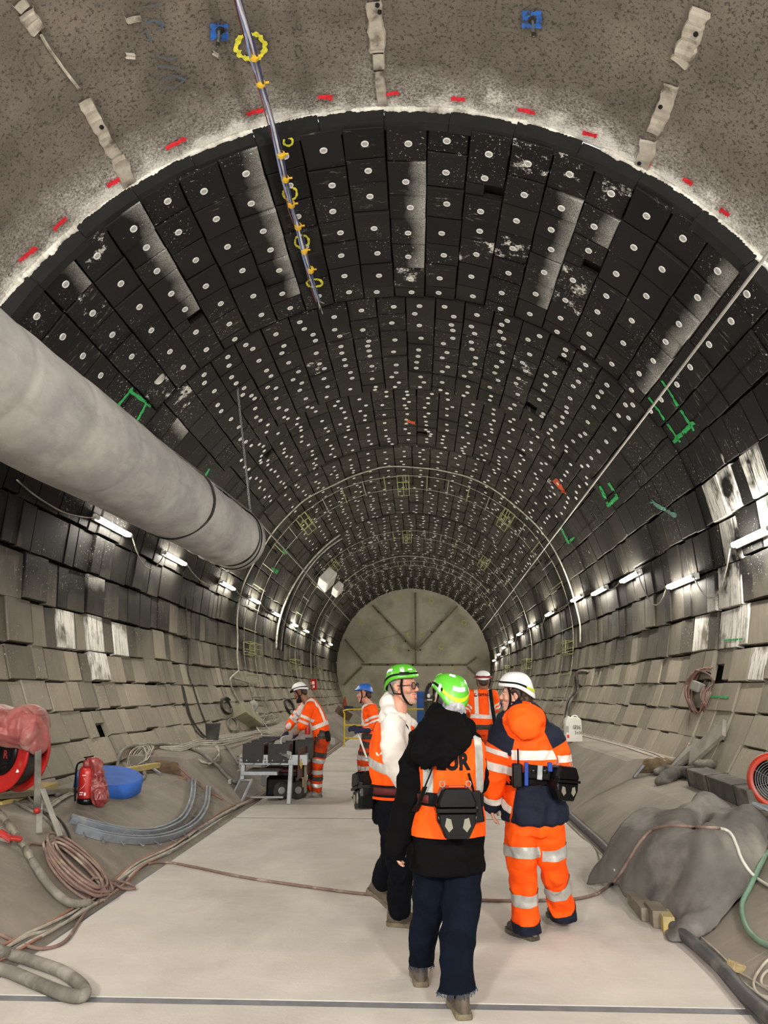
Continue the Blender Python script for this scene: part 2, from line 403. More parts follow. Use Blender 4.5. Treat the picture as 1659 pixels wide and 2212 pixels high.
# z of the unit mesh grows outwards: 0 is the visible face
tiles = []
def section(y):
    for i in range(len(sect)-1):
        if y < sect[i+1]: return i
    return len(sect)-2
SH = [0., 2.2, -1.8, 2.6, .6, -2.4, 1.5, -1, 2.2, 0]
def lay(cols, zone):
    for ci, (a0_, a1_) in enumerate(cols):
        for i in range(len(sect)-1):
            sh = SH[i] if zone == 'c' else 0; a0 = a0_ + (sh if a0_ > -65.9 else 0); a1 = a1_ + (sh if a1_ < 65.9 else 0)
            y = sect[i] + .01; end = sect[i+1]
            while y < end - .05:
                l = random.choice((.6, .6, .62, .58, .5, .42)) if zone == 'c' else random.choice((.6, .6, .55, .42, .34, .3, .62))
                if y + l > end - .2: l = end - y
                tiles.append(dict(a0=a0, a1=a1, y=y, l=l, z=zone, r=R + secoff[i] + random.choice((0, 0, .008, -.010, -.024, .016, -.015))*(1 if zone == 'c' else .55), v=random.randrange(14), sec=i,
                                  t=(random.gauss(0, .014 if zone == 'c' else .008), random.gauss(0, .016) if zone == 'c' else (.028 if zone == 'r' else -.028) + random.gauss(0, .008), random.gauss(0, .008))))
                y += l
lay(list(zip(angs_c[:-1], angs_c[1:])), 'c')
lay([(a, b) for a, b in zip(angs_w[:-1], angs_w[1:])], 'r')
lay([(-b, -a) for a, b in zip(angs_w[:-1], angs_w[1:])], 'l')
# missing tiles leave black holes
HOLES = [(1085, 428), (1290, 592), (1212, 765), (1155, 882), (437, 680), (575, 985), (905, 935), (1128, 975), (1535+10, 1450), (1290, 1455), (900, 1118), (225, 1590)]
def tile_at(px, py):
    p = cyl(px, py); th = math.degrees(math.atan2(p.x-AX, p.z-CZ))
    for k, t in enumerate(tiles):
        if t['a0'] <= th < t['a1'] and t['y'] <= p.y < t['y'] + t['l']: return t, th, p.y
    return None, th, p.y
extra = []
for px, py in HOLES:
    t, th, y = tile_at(px, py)
    if not t: continue
    tiles.remove(t); w = .17 if px < 1500 or px > 1560 else .26
    y0, y1 = max(t['y'], y-w), min(t['y']+t['l'], y+w); am = (t['a0']+t['a1'])/2
    for q in ((t['a0'], t['a1'], t['y'], y0), (t['a0'], t['a1'], y1, t['y']+t['l'])):
        if q[3]-q[2] > .05: extra.append({**t, 'a0': q[0], 'a1': q[1], 'y': q[2], 'l': q[3]-q[2]})
    if th < am: extra.append({**t, 'a0': am, 'y': y0, 'l': y1-y0})
    else: extra.append({**t, 'a1': am, 'y': y0, 'l': y1-y0})
tiles += extra
def ln(*P): return [(a[0] + (b_[0]-a[0])*k/14, a[1] + (b_[1]-a[1])*k/14) for a, b_ in zip(P[:-1], P[1:]) for k in range(15)]
SPRAY_SHEEN = {1: ln((548, 355), (575, 440), (600, 520), (625, 610)) + ln((320, 480), (370, 560), (425, 650)) + ln((905, 395), (905, 570)) + ln((1205, 400), (1195, 470), (1180, 560), (1165, 620)) + ln((1510, 590), (1460, 680), (1410, 760), (1350, 800)) + [(125, 640), (1285, 520), (210, 1330), (390, 930), (1545, 1290)],
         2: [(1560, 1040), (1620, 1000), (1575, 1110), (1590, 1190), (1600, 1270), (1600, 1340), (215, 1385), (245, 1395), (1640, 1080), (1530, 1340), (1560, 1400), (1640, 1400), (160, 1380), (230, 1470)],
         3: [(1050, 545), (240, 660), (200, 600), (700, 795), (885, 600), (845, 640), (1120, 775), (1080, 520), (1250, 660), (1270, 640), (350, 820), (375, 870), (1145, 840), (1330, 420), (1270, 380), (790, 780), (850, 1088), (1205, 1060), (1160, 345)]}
for k, L in SPRAY_SHEEN.items():
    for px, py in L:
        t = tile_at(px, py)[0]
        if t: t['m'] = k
def frame(t):
    th = math.radians((t['a0']+t['a1'])/2); w = 2*t['r']*math.sin(math.radians(t['a1']-t['a0'])/2) - .010
    B = Matrix(((math.cos(th), 0, math.sin(th)), (0, 1, 0), (-math.sin(th), 0, math.cos(th))))
    wl = t['z'] != 'c'; w -= .006*wl; return pol(th + (t['v'] - 6.5)*.0006*wl, t['y'] + t['l']/2, t['r']*math.cos(math.radians(t['a1']-t['a0'])/2)), B @ Euler(t['t']).to_matrix(), (w, t['l'] - (.016 if wl else .012), .09)
cdist = lambda t: (frame(t)[0] - O).length
rootof = {'c': ceil_far, 'l': wall_l, 'r': wall_r}
def visible(c):
    d = c - O; zc = d.dot(_f)
    if zc < .5: return False
    x = IW/2 + F*d.dot(_r)/zc; y = IH/2 - F*d.dot(_u)/zc
    return -60 < x < IW + 60 and -60 < y < IH
discs = []
for z in 'clr':
    T = [t for t in tiles if t['z'] == z]
    T.sort(key=lambda t: (not visible(frame(t)[0]), cdist(t)))
    keep = T[:285] + [t for t in T[285:] if t.get('m')]; rest = [t for t in T[285:] if not t.get('m')]
    for t in keep:
        c, B, s = frame(t); o = bpy.data.objects.new('tile', vmesh[t['v']]); COL.objects.link(o); o.parent = rootof[z]
        o.matrix_basis = Matrix.LocRotScale(c, B.to_quaternion(), s); t['o'] = o
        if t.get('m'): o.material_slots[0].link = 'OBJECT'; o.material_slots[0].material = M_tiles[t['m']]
        V = [c + B @ Vector((v.x*s[0], v.y*s[1], v.z*s[2])) for v in variants[t['v']].v]; env_add(V, variants[t['v']].f)
    mb = MB(); rn = []
    for t in rest:
        c, B, s = frame(t); V = [c + B @ Vector((v.x*s[0], v.y*s[1], v.z*s[2])) for v in variants[t['v']].v]
        mb.add(V, variants[t['v']].f); rn += [random.random()]*len(V); env_add(V, variants[t['v']].f)
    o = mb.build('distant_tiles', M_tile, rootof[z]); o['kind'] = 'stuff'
    at = o.data.attributes.new('rnd', 'FLOAT', 'POINT'); at.data.foreach_set('value', rn)
    if z != 'c': continue
    for t in T:
        a = (t['a0']+t['a1'])/2
        if abs(a) > 58 or (a < -48 and t['y'] > 9) or t['l'] < .25: continue
        if t['sec'] == 0: L = [(random.uniform(-.08, .08), random.uniform(-.06, .06))]
        elif random.random() < (.6 if t['sec'] < 3 else .35): L = [(random.uniform(-.2, .2), -.22), (random.uniform(-.2, .2), .22)]
        else: L = [(random.uniform(-.1, .1), 0)]
        for q in L: discs.append((t, q))
# fixing discs
mb = MB(); mb.lathe([(.047, .004), (.045, -.010), (.033, -.011), (.031, -.006)], n=14, caps=False); mb.cm = 1; mb.lathe([(.031, -.006), (.020, -.005), (.018, -.012), (.001, -.012)], n=14, caps=False)
dmesh = mb.mesh('fixing_disc', [M_disc, M_disc2]); mbd = MB(); nd = 0
for t, (x, y) in discs:
    c, B, s = frame(t); p = c + B @ Vector((x*s[0], y*s[1], -.001))
    if 'o' in t and nd < 290:
        d = bpy.data.objects.new('fixing_disc', dmesh); COL.objects.link(d); d.parent = t['o']; nd += 1
        d.matrix_parent_inverse = t['o'].matrix_basis.inverted(); d.matrix_basis = Matrix.LocRotScale(p, B.to_quaternion(), (1, 1, 1))
    else: mbd.lathe([(.044, .004), (.041, -.010), (.001, -.011)], p, B, 9, False)
o = mbd.build('distant_fixing_discs', M_disc, ceil_far); o['kind'] = 'stuff'
# ---- the cut edge of the lining: thick foam edge boards below the concrete, white plaster lip
for a0, a1 in zip(range(-99, 99, 9), range(-90, 108, 9)):
    mb = MB(); rr = random.Random(a0); n = 5; dy = rr.uniform(-.03, .02); ri = 4.60 + rr.uniform(-.02, .015); g = .03
    V = []
    for k in range(n+1):
        th = math.radians(a0 + g + (a1-a0-2*g)*k/n)
        for r_, y_ in ((ri, 6.97+dy), (ri, 7.10), (4.77, 7.10), (4.77, 6.97+dy)): V.append(pol(th, y_, r_))
    fs = [(4*k+j, 4*k+(j+1) % 4, 4*k+4+(j+1) % 4, 4*k+4+j) for k in range(n) for j in range(4)] + [(0, 1, 2, 3), tuple(4*n + j for j in (3, 2, 1, 0))]
    mb.add(V, fs); fixnormals(mb.build('edge_board', M_backing, ceil_far))
mb = MB(); ls = random.Random(3)
for a in range(-100, 100, 1):
    if noise.noise((a*.09, 5, 0)) < -.28: continue
    for q in (0, .5):
        th = math.radians(a + q); h = .022 + .065*abs(noise.noise((a*.7 + q, 2, 0)))
        c = pol(th, 6.985 + .02*noise.noise((a*.5 + q, 9, 0)), 4.775); B = Matrix(((math.cos(th), 0, math.sin(th)), (0, 1, 0), (-math.sin(th), 0, math.cos(th))))
        mb.ell(c, (.05, .045, h), B, 7, 4)
mb.build('plaster_lip', M_plaster, ceil_near, True)
# ---- end face
mb = MB(); N = 60
mb.grid(lambda u, w: pol(2*math.pi*u, 45.15 + .12*noise.noise((math.sin(2*math.pi*u)*w*3, math.cos(2*math.pi*u)*w*3, 0)), 4.75*w + .001), N, 16)
wall_b = mb.build('wall_back', M_face, None, True); struct(wall_b, 'sprayed concrete end face closing the tunnel', 'wall'); env_add(mb.v, mb.f)
mb = MB(); mb.grid(lambda u, w: pol(-2.3 + 4.6*u, -6.8 + 52*w, 4.80), 50, 2)
NEARV, NEARF = [v.copy() for v in mb.v], list(mb.f)
env_add([v.co for v in ceil_near.data.vertices], [tuple(p.vertices) for p in ceil_near.data.polygons])
for w in (ceil_far, wall_l, wall_r, wl2, wr2): env_add([v.co for v in w.data.vertices], [tuple(p.vertices) for p in w.data.polygons])
env_done()
M_rib = pm('face_joint_strip', '655e4c', .9, '7a735f', 6, world=True)
for a, b in (((898, 1404), (897, 1280)), ((895, 1402), (804, 1307)), ((900, 1404), (988, 1309)), ((781, 1435), (1009, 1436)), ((786, 1431), (745, 1381)), ((1009, 1436), (1030, 1420)), ((898, 1404), (898, 1438)), ((1010, 1440), (1055, 1480)), ((782, 1440), (742, 1480))):
    mb = MB(); P = [atY(a[0] + (b[0]-a[0])*k/8, a[1] + (b[1]-a[1])*k/8, 45.0) + Vector((0, noise.noise((k, a[0], 0))*.03, 0)) for k in range(9)]
    mb.tube(P, .055, 6); mb.build('joint_rib', M_rib, wall_b)
M_bolt = pm('rusty_bolt', '2d2620', .7)
for x, y in ((883, 1405), (908, 1404), (870, 1436), (892, 1436), (922, 1437), (950, 1437), (977, 1437), (838, 1436), (800, 1435), (836, 1342), (876, 1385), (932, 1365), (953, 1343), (817, 1322)):
    p = atY(x, y, 44.98); mb = MB(); mb.lathe([(.055, 0), (.05, .08), (.02, .09), (.02, .16), (.001, .17)], p, Euler((math.pi/2, 0, 0)).to_matrix(), 8); mb.build('bolt', M_bolt, wall_b)
M_yel = pm('yellow_spray_paint', 'b9b32c', .8, 'dedb45', 20); M_grn = pm('green_spray_paint', '1f8a43', .8, '2fa858', 20)
M_red = pm('red_spray_paint', 'c81f2b', .8, 'e8303c', 20); M_blu = pm('blue_spray_paint', '1f4f9c', .8, '2a65b8', 20, dirt='35383c', dscale=14, dlo=.5, dhi=.62); M_blf = pm('faded_blue_paint', '3c556f', .9, '55544f', 9)
for x, y in ((860, 1292), (932, 1298), (1002, 1345), (953, 1397), (852, 1400), (883, 1372), (911, 1370), (782, 1346)):
    p = atY(x, y, 45.0); mb = MB(); mb.tube([p + Vector((.13*math.cos(k*math.pi/8), -.03, .13*math.sin(k*math.pi/8))) for k in range(16)], .014, 5, True); mb.build('paint_ring', M_yel, wall_b)
# ---- spray marks on the vault (thin films lying on the tiles and on the concrete)
def film(P, w, mat, name, parent, rough=.35, lift=.004, sub=10):
    """a ragged ribbon of paint laid over the surfaces met along the pixel path P"""
    mb = MB(); pts = []
    for (a, b) in zip(P[:-1], P[1:]):
        n = max(2, int(math.hypot(b[0]-a[0], b[1]-a[1])/sub)+1)
        for k in range(n): pts.append((a[0] + (b[0]-a[0])*k/n, a[1] + (b[1]-a[1])*k/n))
    pts.append(P[-1]); row = []
    for i, q in enumerate(pts):
        a = pts[max(i-1, 0)]; b = pts[min(i+1, len(pts)-1)]; tx, ty = b[0]-a[0], b[1]-a[1]; l = math.hypot(tx, ty) or 1
        h = w/2*(1 + rough*noise.noise((q[0]*.35, q[1]*.35, 1))*1.6); h2 = w/2*(1 + rough*noise.noise((q[0]*.35, q[1]*.35, 9))*1.6)
        row.append((surf(q[0] - ty/l*h, q[1] + tx/l*h, lift), surf(q[0], q[1], lift), surf(q[0] + ty/l*h2, q[1] - tx/l*h2, lift)))
    mb.add([p for r in row for p in r], [f for i in range(len(row)-1) for f in ((3*i, 3*i+1, 3*i+4, 3*i+3), (3*i+1, 3*i+2, 3*i+5, 3*i+4))])
    return mb.build(name, mat, parent)
for a, b, w in (((38, 562), (76, 532), 9), ((113, 494), (141, 468), 8), ((229, 400), (272, 375), 10), ((357, 318), (400, 296), 9), ((531, 243), (570, 235), 9), ((686, 206), (718, 208), 10), ((828, 202), (862, 197), 7), ((975, 210), (1005, 212), 9), ((1119, 233), (1158, 242), 8), ((1260, 283), (1291, 291), 9), ((1387, 343), (1407, 355), 9), ((1478, 383), (1498, 396), 9), ((1558, 449), (1578, 463), 9)):
    film([a, ((a[0]+b[0])/2, (a[1]+b[1])/2-1), b], w, M_red, 'red_paint_mark', ceil_near, .6, .022, 4)
def ringpts(c, rx, ry, n=20, s=0, e=1): return [(c[0] + rx*math.cos(2*math.pi*(s + (e-s)*k/n)), c[1] + ry*math.sin(2*math.pi*(s + (e-s)*k/n))) for k in range(n+1)]
film(ringpts((540, 97), 31, 28), 10, M_yel, 'yellow_paint_ring', ceil_near, .8, .022, 5)
for c, rx, ry in (((622, 305), 10, 9), ((626, 417), 15, 14), ((652, 521), 15, 14), ((679, 611), 17, 8)): film(ringpts(c, rx, ry), 4.5, M_yel, 'yellow_paint_ring', ceil_far, .7, .006, 4)
film([(452, 65), (492, 65)], 36, M_blu, 'blue_paint_patch', ceil_near, .25, .022, 4)
film([(1128, 38), (1172, 38)], 36, M_blu, 'blue_paint_patch', ceil_near, .2, .022, 4)
for P in ([(305, 12), (345, 6)], [(315, 45), (330, 40), (352, 48), (340, 62)], [(312, 60), (325, 85)], [(335, 115), (360, 125), (385, 118)], [(340, 140), (385, 145)], [(352, 168), (375, 160), (398, 168), (372, 188), (352, 182)]):
    film(P, 4.5, M_blf, 'faded_blue_mark', ceil_near, .8, .022, 5)
for P, w in (([(248, 884), (286, 838)], 5), ([(278, 842), (326, 878)], 7), ([(318, 868), (288, 922)], 5), ([(1402, 858), (1470, 955)], 5), ([(1430, 822), (1500, 930)], 5), ([(1455, 955), (1500, 912)], 9), ([(1296, 1050), (1316, 1094)], 5), ([(1315, 1043), (1333, 1072)], 5), ([(1312, 1094), (1334, 1072)], 8), ([(1212, 1142), (1230, 1175)], 4), ([(1228, 1172), (1242, 1160)], 6), ([(436, 1040), (452, 1012)], 4), ([(548, 1118), (560, 1130)], 6), ([(608, 1185), (620, 1195)], 7), ([(585, 1228), (600, 1236)], 8), ([(635, 1268), (640, 1276)], 6), ([(1565, 1384), (1605, 1380)], 4), ([(1535, 1505), (1575, 1507)], 4)):
    film(P, w, M_grn, 'green_paint_mark', ceil_far if P[0][1] < 1100 else (wall_r if P[0][0] > 900 else wall_l), .5, .006, 6)
M_pgrn = pm('pale_green_paint', '4d7a6a', .9); film([(1405, 1082), (1435, 1100), (1462, 1115)], 8, M_pgrn, 'pale_green_mark', wall_r, .5, .006, 6)
M_org = pm('orange_spray_paint', 'c4502a', .9); film([(1198, 1035), (1222, 1068)], 9, M_org, 'orange_paint_mark', ceil_far, .6, .006, 5); film([(878, 910), (900, 914)], 7, M_org, 'orange_paint_mark', ceil_far, .6, .006, 5)
# ---- mortar strips over the joints of the sprayed concrete
def strip(P, w, name='mortar_strip'):
    mb = MB(); n = len(P); L, Rr = [], []
    Q = [p for p in catmull([(x, y, 0) for x, y in P], 7)]
    for i, q in enumerate(Q):
        a = Q[max(i-1, 0)]; b = Q[min(i+1, len(Q)-1)]; d = (b-a).normalized(); h = w/2*(1 + .35*noise.noise((q.x*.06, q.y*.06, 3))); h2 = w/2*(1 + .35*noise.noise((q.x*.06, q.y*.06, 8)))
        up = .03 + .012*noise.noise((q.x*.1, q.y*.1, 0))
        for s_, hh, e in ((1, h, .0), (1, h*.85, up), (0, 0, up*.8), (-1, h2*.85, up), (-1, h2, .0)): L.append(surf(q.x - d.y*hh*s_, q.y + d.x*hh*s_, e))
    mb.add(L, [(5*i+j, 5*i+j+1, 5*i+5+j+1, 5*i+5+j) for i in range(len(Q)-1) for j in range(4)])
    return mb.build(name, M_patch, ceil_near)
strip([(180, 212), (200, 250), (228, 300), (250, 335)], 30); strip([(250, 335), (265, 365), (285, 410)], 34); strip([(36, 0), (52, 18)], 30); strip([(52, 22), (66, 42), (84, 62)], 40)
strip([(84, 68), (110, 110), (150, 165), (168, 188)], 7)
strip([(806, 0), (812, 60), (816, 110)], 36); strip([(818, 112), (820, 145)], 26); strip([(818, 150), (824, 200), (828, 240)], 22)
strip([(1518, 15), (1500, 60), (1478, 120), (1468, 135)], 46); strip([(1452, 180), (1432, 240), (1412, 285)], 34); strip([(1402, 300), (1390, 350), (1375, 395)], 36)
strip([(285, 30), (288, 45)], 34); strip([(270, 118), (290, 120)], 10); strip([(458, 110), (470, 118)], 6)
for x, y in ((216, 270), (1508, 68), (1430, 225), (1384, 348), (815, 5), (820, 20)):
    p, nn = surfn(x, y); mb = MB(); B = (-nn).to_track_quat('Z', 'Y').to_matrix(); mb.lathe([(.022, -.042), (.022, .01), (.001, .01)], p, B, 8); mb.build('drill_hole', M_black, ceil_near)
# steel anchor rods hanging from the blue patches
M_steel = pm('galvanised_steel', '9b9c9c', .45, '74777a', 14, metal=.7); M_dsteel = pm('dark_steel', '3b3a38', .55, '2a2927', 14, metal=.5)
for (x, y, x2, y2), lab in (((474, 62, 474, 118), 'short steel anchor rod below the left blue patch'), ((1150, 40, 1151, 90), 'short steel anchor rod below the right blue patch')):
    p, nn = surfn(x, y); L = .22; q = p + Vector((0, -.02, -L)); t = thing('anchor_rod', lab, 'rod', tuple(p))
    mb = MB(); mb.tube([p - Vector((0, 0, -.02)), q], .012, 8); mb.build('rod', M_steel, t)
    mb = MB(); B = nn.to_track_quat('Z', 'Y').to_matrix(); mb.lathe([(.055, .0), (.055, .02), (.02, .03), (.001, .03)], p, B, 6); mb.build('plate', M_dsteel, t)
    mb = MB(); mb.lathe([(.02, 0), (.02, .03)], q, None, 6); mb.build('nut', M_dsteel, t)
# ================================================================ lamps along both walls
M_tube = emit('lit_tube', 'fff8ea', LAMP); M_white = pm('white_enamel', 'd9d8d2', .45); M_wcable = pm('pale_cable', 'b8b3a6', .6, '8d887c', 10, dirt='6d675c'); M_bracket = pm('bracket_steel', '8f8f8d', .5, metal=.6)
LEFT = [10.4, 13.35, 17.4, 20.5, 23.9, 27.6, 30.6, 36.2, 39.4]; LZ = [4.10, 4.12, 4.16, 4.17, 4.12, 4.1, 4.1, 4.1, 4.1]
RIGHT = [(8.7, 3.48), (11.25, 3.30), (13.9, 3.78), (16.4, 3.84), (18.7, 3.96), (22.8, 3.98), (26.6, 3.96), (30.0, 3.9), (33.2, 3.8), (36.0, 3.7), (38.6, 3.5), (41.2, 3.3)]
ords = ['nearest', 'second nearest', 'third nearest', 'fourth nearest', 'fifth nearest', 'sixth nearest', 'seventh nearest', 'eighth nearest', 'ninth nearest', 'tenth nearest', 'eleventh nearest', 'farthest']
def tube_lamp(side, y, z, label, group, L=1.25, rr=4.49):
    s = math.sqrt(max(.1, rr*rr - (z-CZ)**2))*side; th = math.atan2(s, z-CZ)
    p = pol(th, y, rr); nin = (Vector((AX, y, CZ)) - p).normalized(); tan = Vector((0, 1, 0)); up = tan.cross(nin)
    t = thing('tube_lamp', label, 'lamp', tuple(p), group)
    mb = MB(); M = Matrix((tan, up, nin)).transposed()
    mb.box(p + Vector((0, L/2, 0)) - nin*.045, (L, .10, .045), M, .012); mb.build('housing', M_white, t)
    mb = MB(); mb.tube([p + tan*(.04 + (L-.08)*k/4) + nin*.012 for k in range(5)], .032, 10); mb.build('tube', M_tube, t, True)
    for q in (.02, L-.02):
        mb = MB(); mb.tube([p + tan*(q-.03) + nin*.01, p + tan*(q+.03) + nin*.01], .038, 10); mb.build('end_cap', M_white, t)
    for q in (.25, L-.25):
        mb = MB(); mb.bar(p + tan*q - nin*.05, p + tan*q - nin*.13, .03, .03); mb.bar(p + tan*q - nin*.06 - up*.05, p + tan*q - nin*.06 + up*.05, .02, .012); mb.build('bracket', M_bracket, t)
    return p, p + tan*L
ends = []
for i, (y, z) in enumerate(zip(LEFT, LZ)):
    ends.append(tube_lamp(-1, y, z, 'lit fluorescent tube on the left wall, ' + ('farthest' if i == len(LEFT)-1 else ords[i]) + ' of its row' + (', just under the grey duct' if i == 0 else ''), 'tubes along the left wall', 1.3))
E2 = []
for i, (y, z) in enumerate(RIGHT):
    E2.append(tube_lamp(1, y, z, 'lit fluorescent tube on the right wall, ' + ords[i] + ' of its row' + (', cut by the picture edge' if i == 0 else ''), 'tubes along the right wall', 1.1 if i < 1 else 1.25))
# the same rows run on behind the camera, out of the frame
for y, w_ in ((4.6, 'beside'), (1.3, 'just behind'), (-1.7, 'well behind'), (-4.7, 'farthest behind')):
    tube_lamp(-1, y-.2, 4.1, f'lit tube on the left concrete wall {w_} the photographer', 'tubes behind the photographer', 1.3, 4.66)
    tube_lamp(1, y-.2, 3.7, f'lit tube on the right concrete wall {w_} the photographer', 'tubes behind the photographer', 1.3, 4.66)
def sag(a, b, d, n=8, side=0): return [Vector(a).lerp(Vector(b), k/n) + Vector((-side*.03, 0, -4*d*(k/n)*(1-k/n))) for k in range(n+1)]
NM = ['first and second', 'second and third', 'third and fourth', 'fourth and fifth', 'fifth and sixth', 'sixth and seventh', 'seventh and eighth', 'eighth and ninth', 'ninth and tenth', 'tenth and eleventh', 'eleventh and twelfth']
for E_, sd, side, sg in ((ends, 'left', -1, (.42, .22, .1, .1, .15, .1, .1, .1)), (E2, 'right', 1, (.5, .45, .1, .1, .1, .3, .2, .2, .2, .2, .2))):
    for i, (((a, b), (c, d)), s) in enumerate(zip(zip(E_[:-1], E_[1:]), sg)):
        mb = MB(); mb.tube(sag(b, c, s, side=side), .011, 5)
        tag(mb.build('lamp_cable', M_wcable, None, True), f'thin pale cable sagging between the {NM[i]} tubes on the {sd} wall', 'cable', f'cables between the {sd} tubes')
P = [surf(28, 1035, .05), surf(70, 1070, .05), surf(130, 1105, .05), surf(180, 1116, .05), ends[0][0]]; mb = MB(); mb.tube(catmull(P), .011, 5)
tag(mb.build('lamp_cable', M_wcable, None, True), 'thin pale cable sagging below the grey duct to the first left tube', 'cable')
# ================================================================ people
def limb(mb, P, r, n=14, sub=5):
    P = [Vector(p) for p in P]
    if len(P) > 2:
        Q = catmull(P, sub); rr = []
        for i in range(len(P)-1):
            for k in range(sub): rr.append(r[i] + (r[i+1]-r[i])*k/sub)
        rr.append(r[-1])
    else: Q, rr = P, list(r)
    mb.tube(Q, rr, n); mb.ell(Q[0], (rr[0],)*3, None, n, 6); mb.ell(Q[-1], (rr[-1],)*3, None, n, 6)
def frameA(al, pitch=0, roll=0):
    return Matrix.Rotation(math.radians(al-90), 3, 'Z') @ Matrix.Rotation(math.radians(pitch), 3, 'X') @ Matrix.Rotation(math.radians(roll), 3, 'Y')
def torso(mb, L, al, n=22):
    """L: (centre, half width, half depth) from the hips up"""
    rt = frameA(al) @ Vector((1, 0, 0)); out = []
    C = [Vector(c) for c, _, _ in L]; Q = catmull(C, 4)
    for i, q in enumerate(Q):
        a = Q[max(i-1, 0)]; b = Q[min(i+1, len(Q)-1)]; up = (b-a).normalized(); fw = up.cross(rt).normalized()
        j = min(i//4, len(L)-2); t = (i - 4*j)/4; w = L[j][1] + (L[j+1][1]-L[j][1])*t; d = L[j][2] + (L[j+1][2]-L[j][2])*t
        out.append((q, rt*w, fw*d))
    mb.rings(out, n)
def crumpled(p, amp, size, an=(1, 1, 1)):
    q = Vector((p.x*an[0], p.y*an[1], p.z*an[2]))/size; q = q + Vector((noise.noise(q*1.3), noise.noise(q*1.3 + Vector((7, 3, 1))), noise.noise(q*1.3 + Vector((2, 8, 5)))))*.35
    D = noise.voronoi(q, distance_metric='DISTANCE', exponent=2.5)[0]; return amp*(.55 - min(1., (D[1]-D[0])*1.6))
def volume(mb, vox, it=4, disp=0., size=.12, name='v', smooth=True, fac=.5, aniso=None, crumple=None):
    me = mb.mesh('tmp', []); o = bpy.data.objects.new('tmp', me); COL.objects.link(o)
    m = o.modifiers.new('r', 'REMESH'); m.mode = 'VOXEL'; m.voxel_size = vox
    if it: s = o.modifiers.new('s', 'SMOOTH'); s.factor = fac; s.iterations = it
    bpy.context.view_layer.update()
    ev = o.evaluated_get(bpy.context.evaluated_depsgraph_get()); out = bpy.data.meshes.new_from_object(ev)
    bpy.data.objects.remove(o); bpy.data.meshes.remove(me)
    if disp:
        an = aniso or (1, 1, 1)
        nn = [v.normal.copy() for v in out.vertices]
        for v, n_ in zip(out.vertices, nn):
            q = v.co.copy(); p = Vector((q.x*an[0], q.y*an[1], q.z*an[2]))
            d = noise.noise(p/size)*1.1 + .5*noise.noise(p/size*2.3 + Vector((4, 1, 7)))
            r_ = 1 - abs(noise.noise(p/size*.8 + Vector((1, 9, 3))))*2
            v.co = q + n_*disp*(d*.5 + r_*.6)
    if crumple:   # sharp creases between flat facets
        nn = [v.normal.copy() for v in out.vertices]
        for v, n_ in zip(out.vertices, nn): v.co = v.co + n_*crumpled(v.co, *crumple)
    out.polygons.foreach_set('use_smooth', [smooth]*len(out.polygons)); out.update(); out.name = name; return out
def part(me, name, mat, parent):
    o = bpy.data.objects.new(name, me); COL.objects.link(o); o.parent = parent; o.matrix_parent_inverse = PINV(parent)
    me.materials.clear(); me.materials.append(mat); return o
def cutmesh(me, co, no):
    bm = bmesh.new(); bm.from_mesh(me); bmesh.ops.bisect_plane(bm, geom=list(bm.verts)+list(bm.edges)+list(bm.faces), plane_co=co, plane_no=no, clear_inner=True); bm.to_mesh(me); bm.free()
def panel(me, name, mat, parent, planes, off=.004, filt=None):
    """a piece of a garment: the stretch of it on the kept side of the planes (co, no), lifted off by its own thickness"""
    bm = bmesh.new(); bm.from_mesh(me); bm.normal_update()
    if filt:
        bad = [v for v in bm.verts if not filt(v.co)]; bmesh.ops.delete(bm, geom=bad, context='VERTS')
        bd = {v: [e.other_vert(v) for e in v.link_edges if e.is_boundary] for v in bm.verts if v.is_boundary}
        for _ in range(10):      # an even cut edge
            new = {v: (v.co*.4 + sum((w.co for w in L), Vector())*(.6/len(L))) for v, L in bd.items() if L}
            for v, c in new.items(): v.co = c
    for co, no in planes:
        bmesh.ops.bisect_plane(bm, geom=list(bm.verts) + list(bm.edges) + list(bm.faces), plane_co=co, plane_no=no, clear_inner=True)
    if not bm.faces: bm.free(); return None
    bm.normal_update()
    for v in bm.verts: v.co += v.normal*off
    bm.verts.index_update(); seen = set(); first = None
    for v0 in bm.verts:      # every separate piece is a part of its own
        if v0 in seen: continue
        st = [v0]; seen.add(v0); comp = []
        while st:
            v = st.pop(); comp.append(v)
            for e in v.link_edges:
                w = e.other_vert(v)
                if w not in seen: seen.add(w); st.append(w)
        ix = {v: k for k, v in enumerate(comp)}; fs = {f for v in comp for f in v.link_faces}
        if len(fs) < 14: continue
        m = bpy.data.meshes.new(name); m.from_pydata([v.co[:] for v in comp], [], [[ix[v] for v in f.verts] for f in fs]); m.polygons.foreach_set('use_smooth', [True]*len(m.polygons)); m.update(); o = part(m, name, mat, parent); first = first or o
    bm.free(); return first
def segd(p, a, b):
    ab = b-a; t = max(0, min(1, (p-a).dot(ab)/ab.length_squared)); return (p - (a + ab*t)).length
def near_limb(me_pts, others):
    """filter: closer to this limb's bones than to any of the others"""
    return lambda p: min(segd(p, a, b) for a, b in me_pts) < min(segd(p, a, b) for a, b in others)
def bandplanes(a, b, t0, t1):
    d = (b-a).normalized(); return [(a + (b-a)*t0, d), (a + (b-a)*t1, -d)]
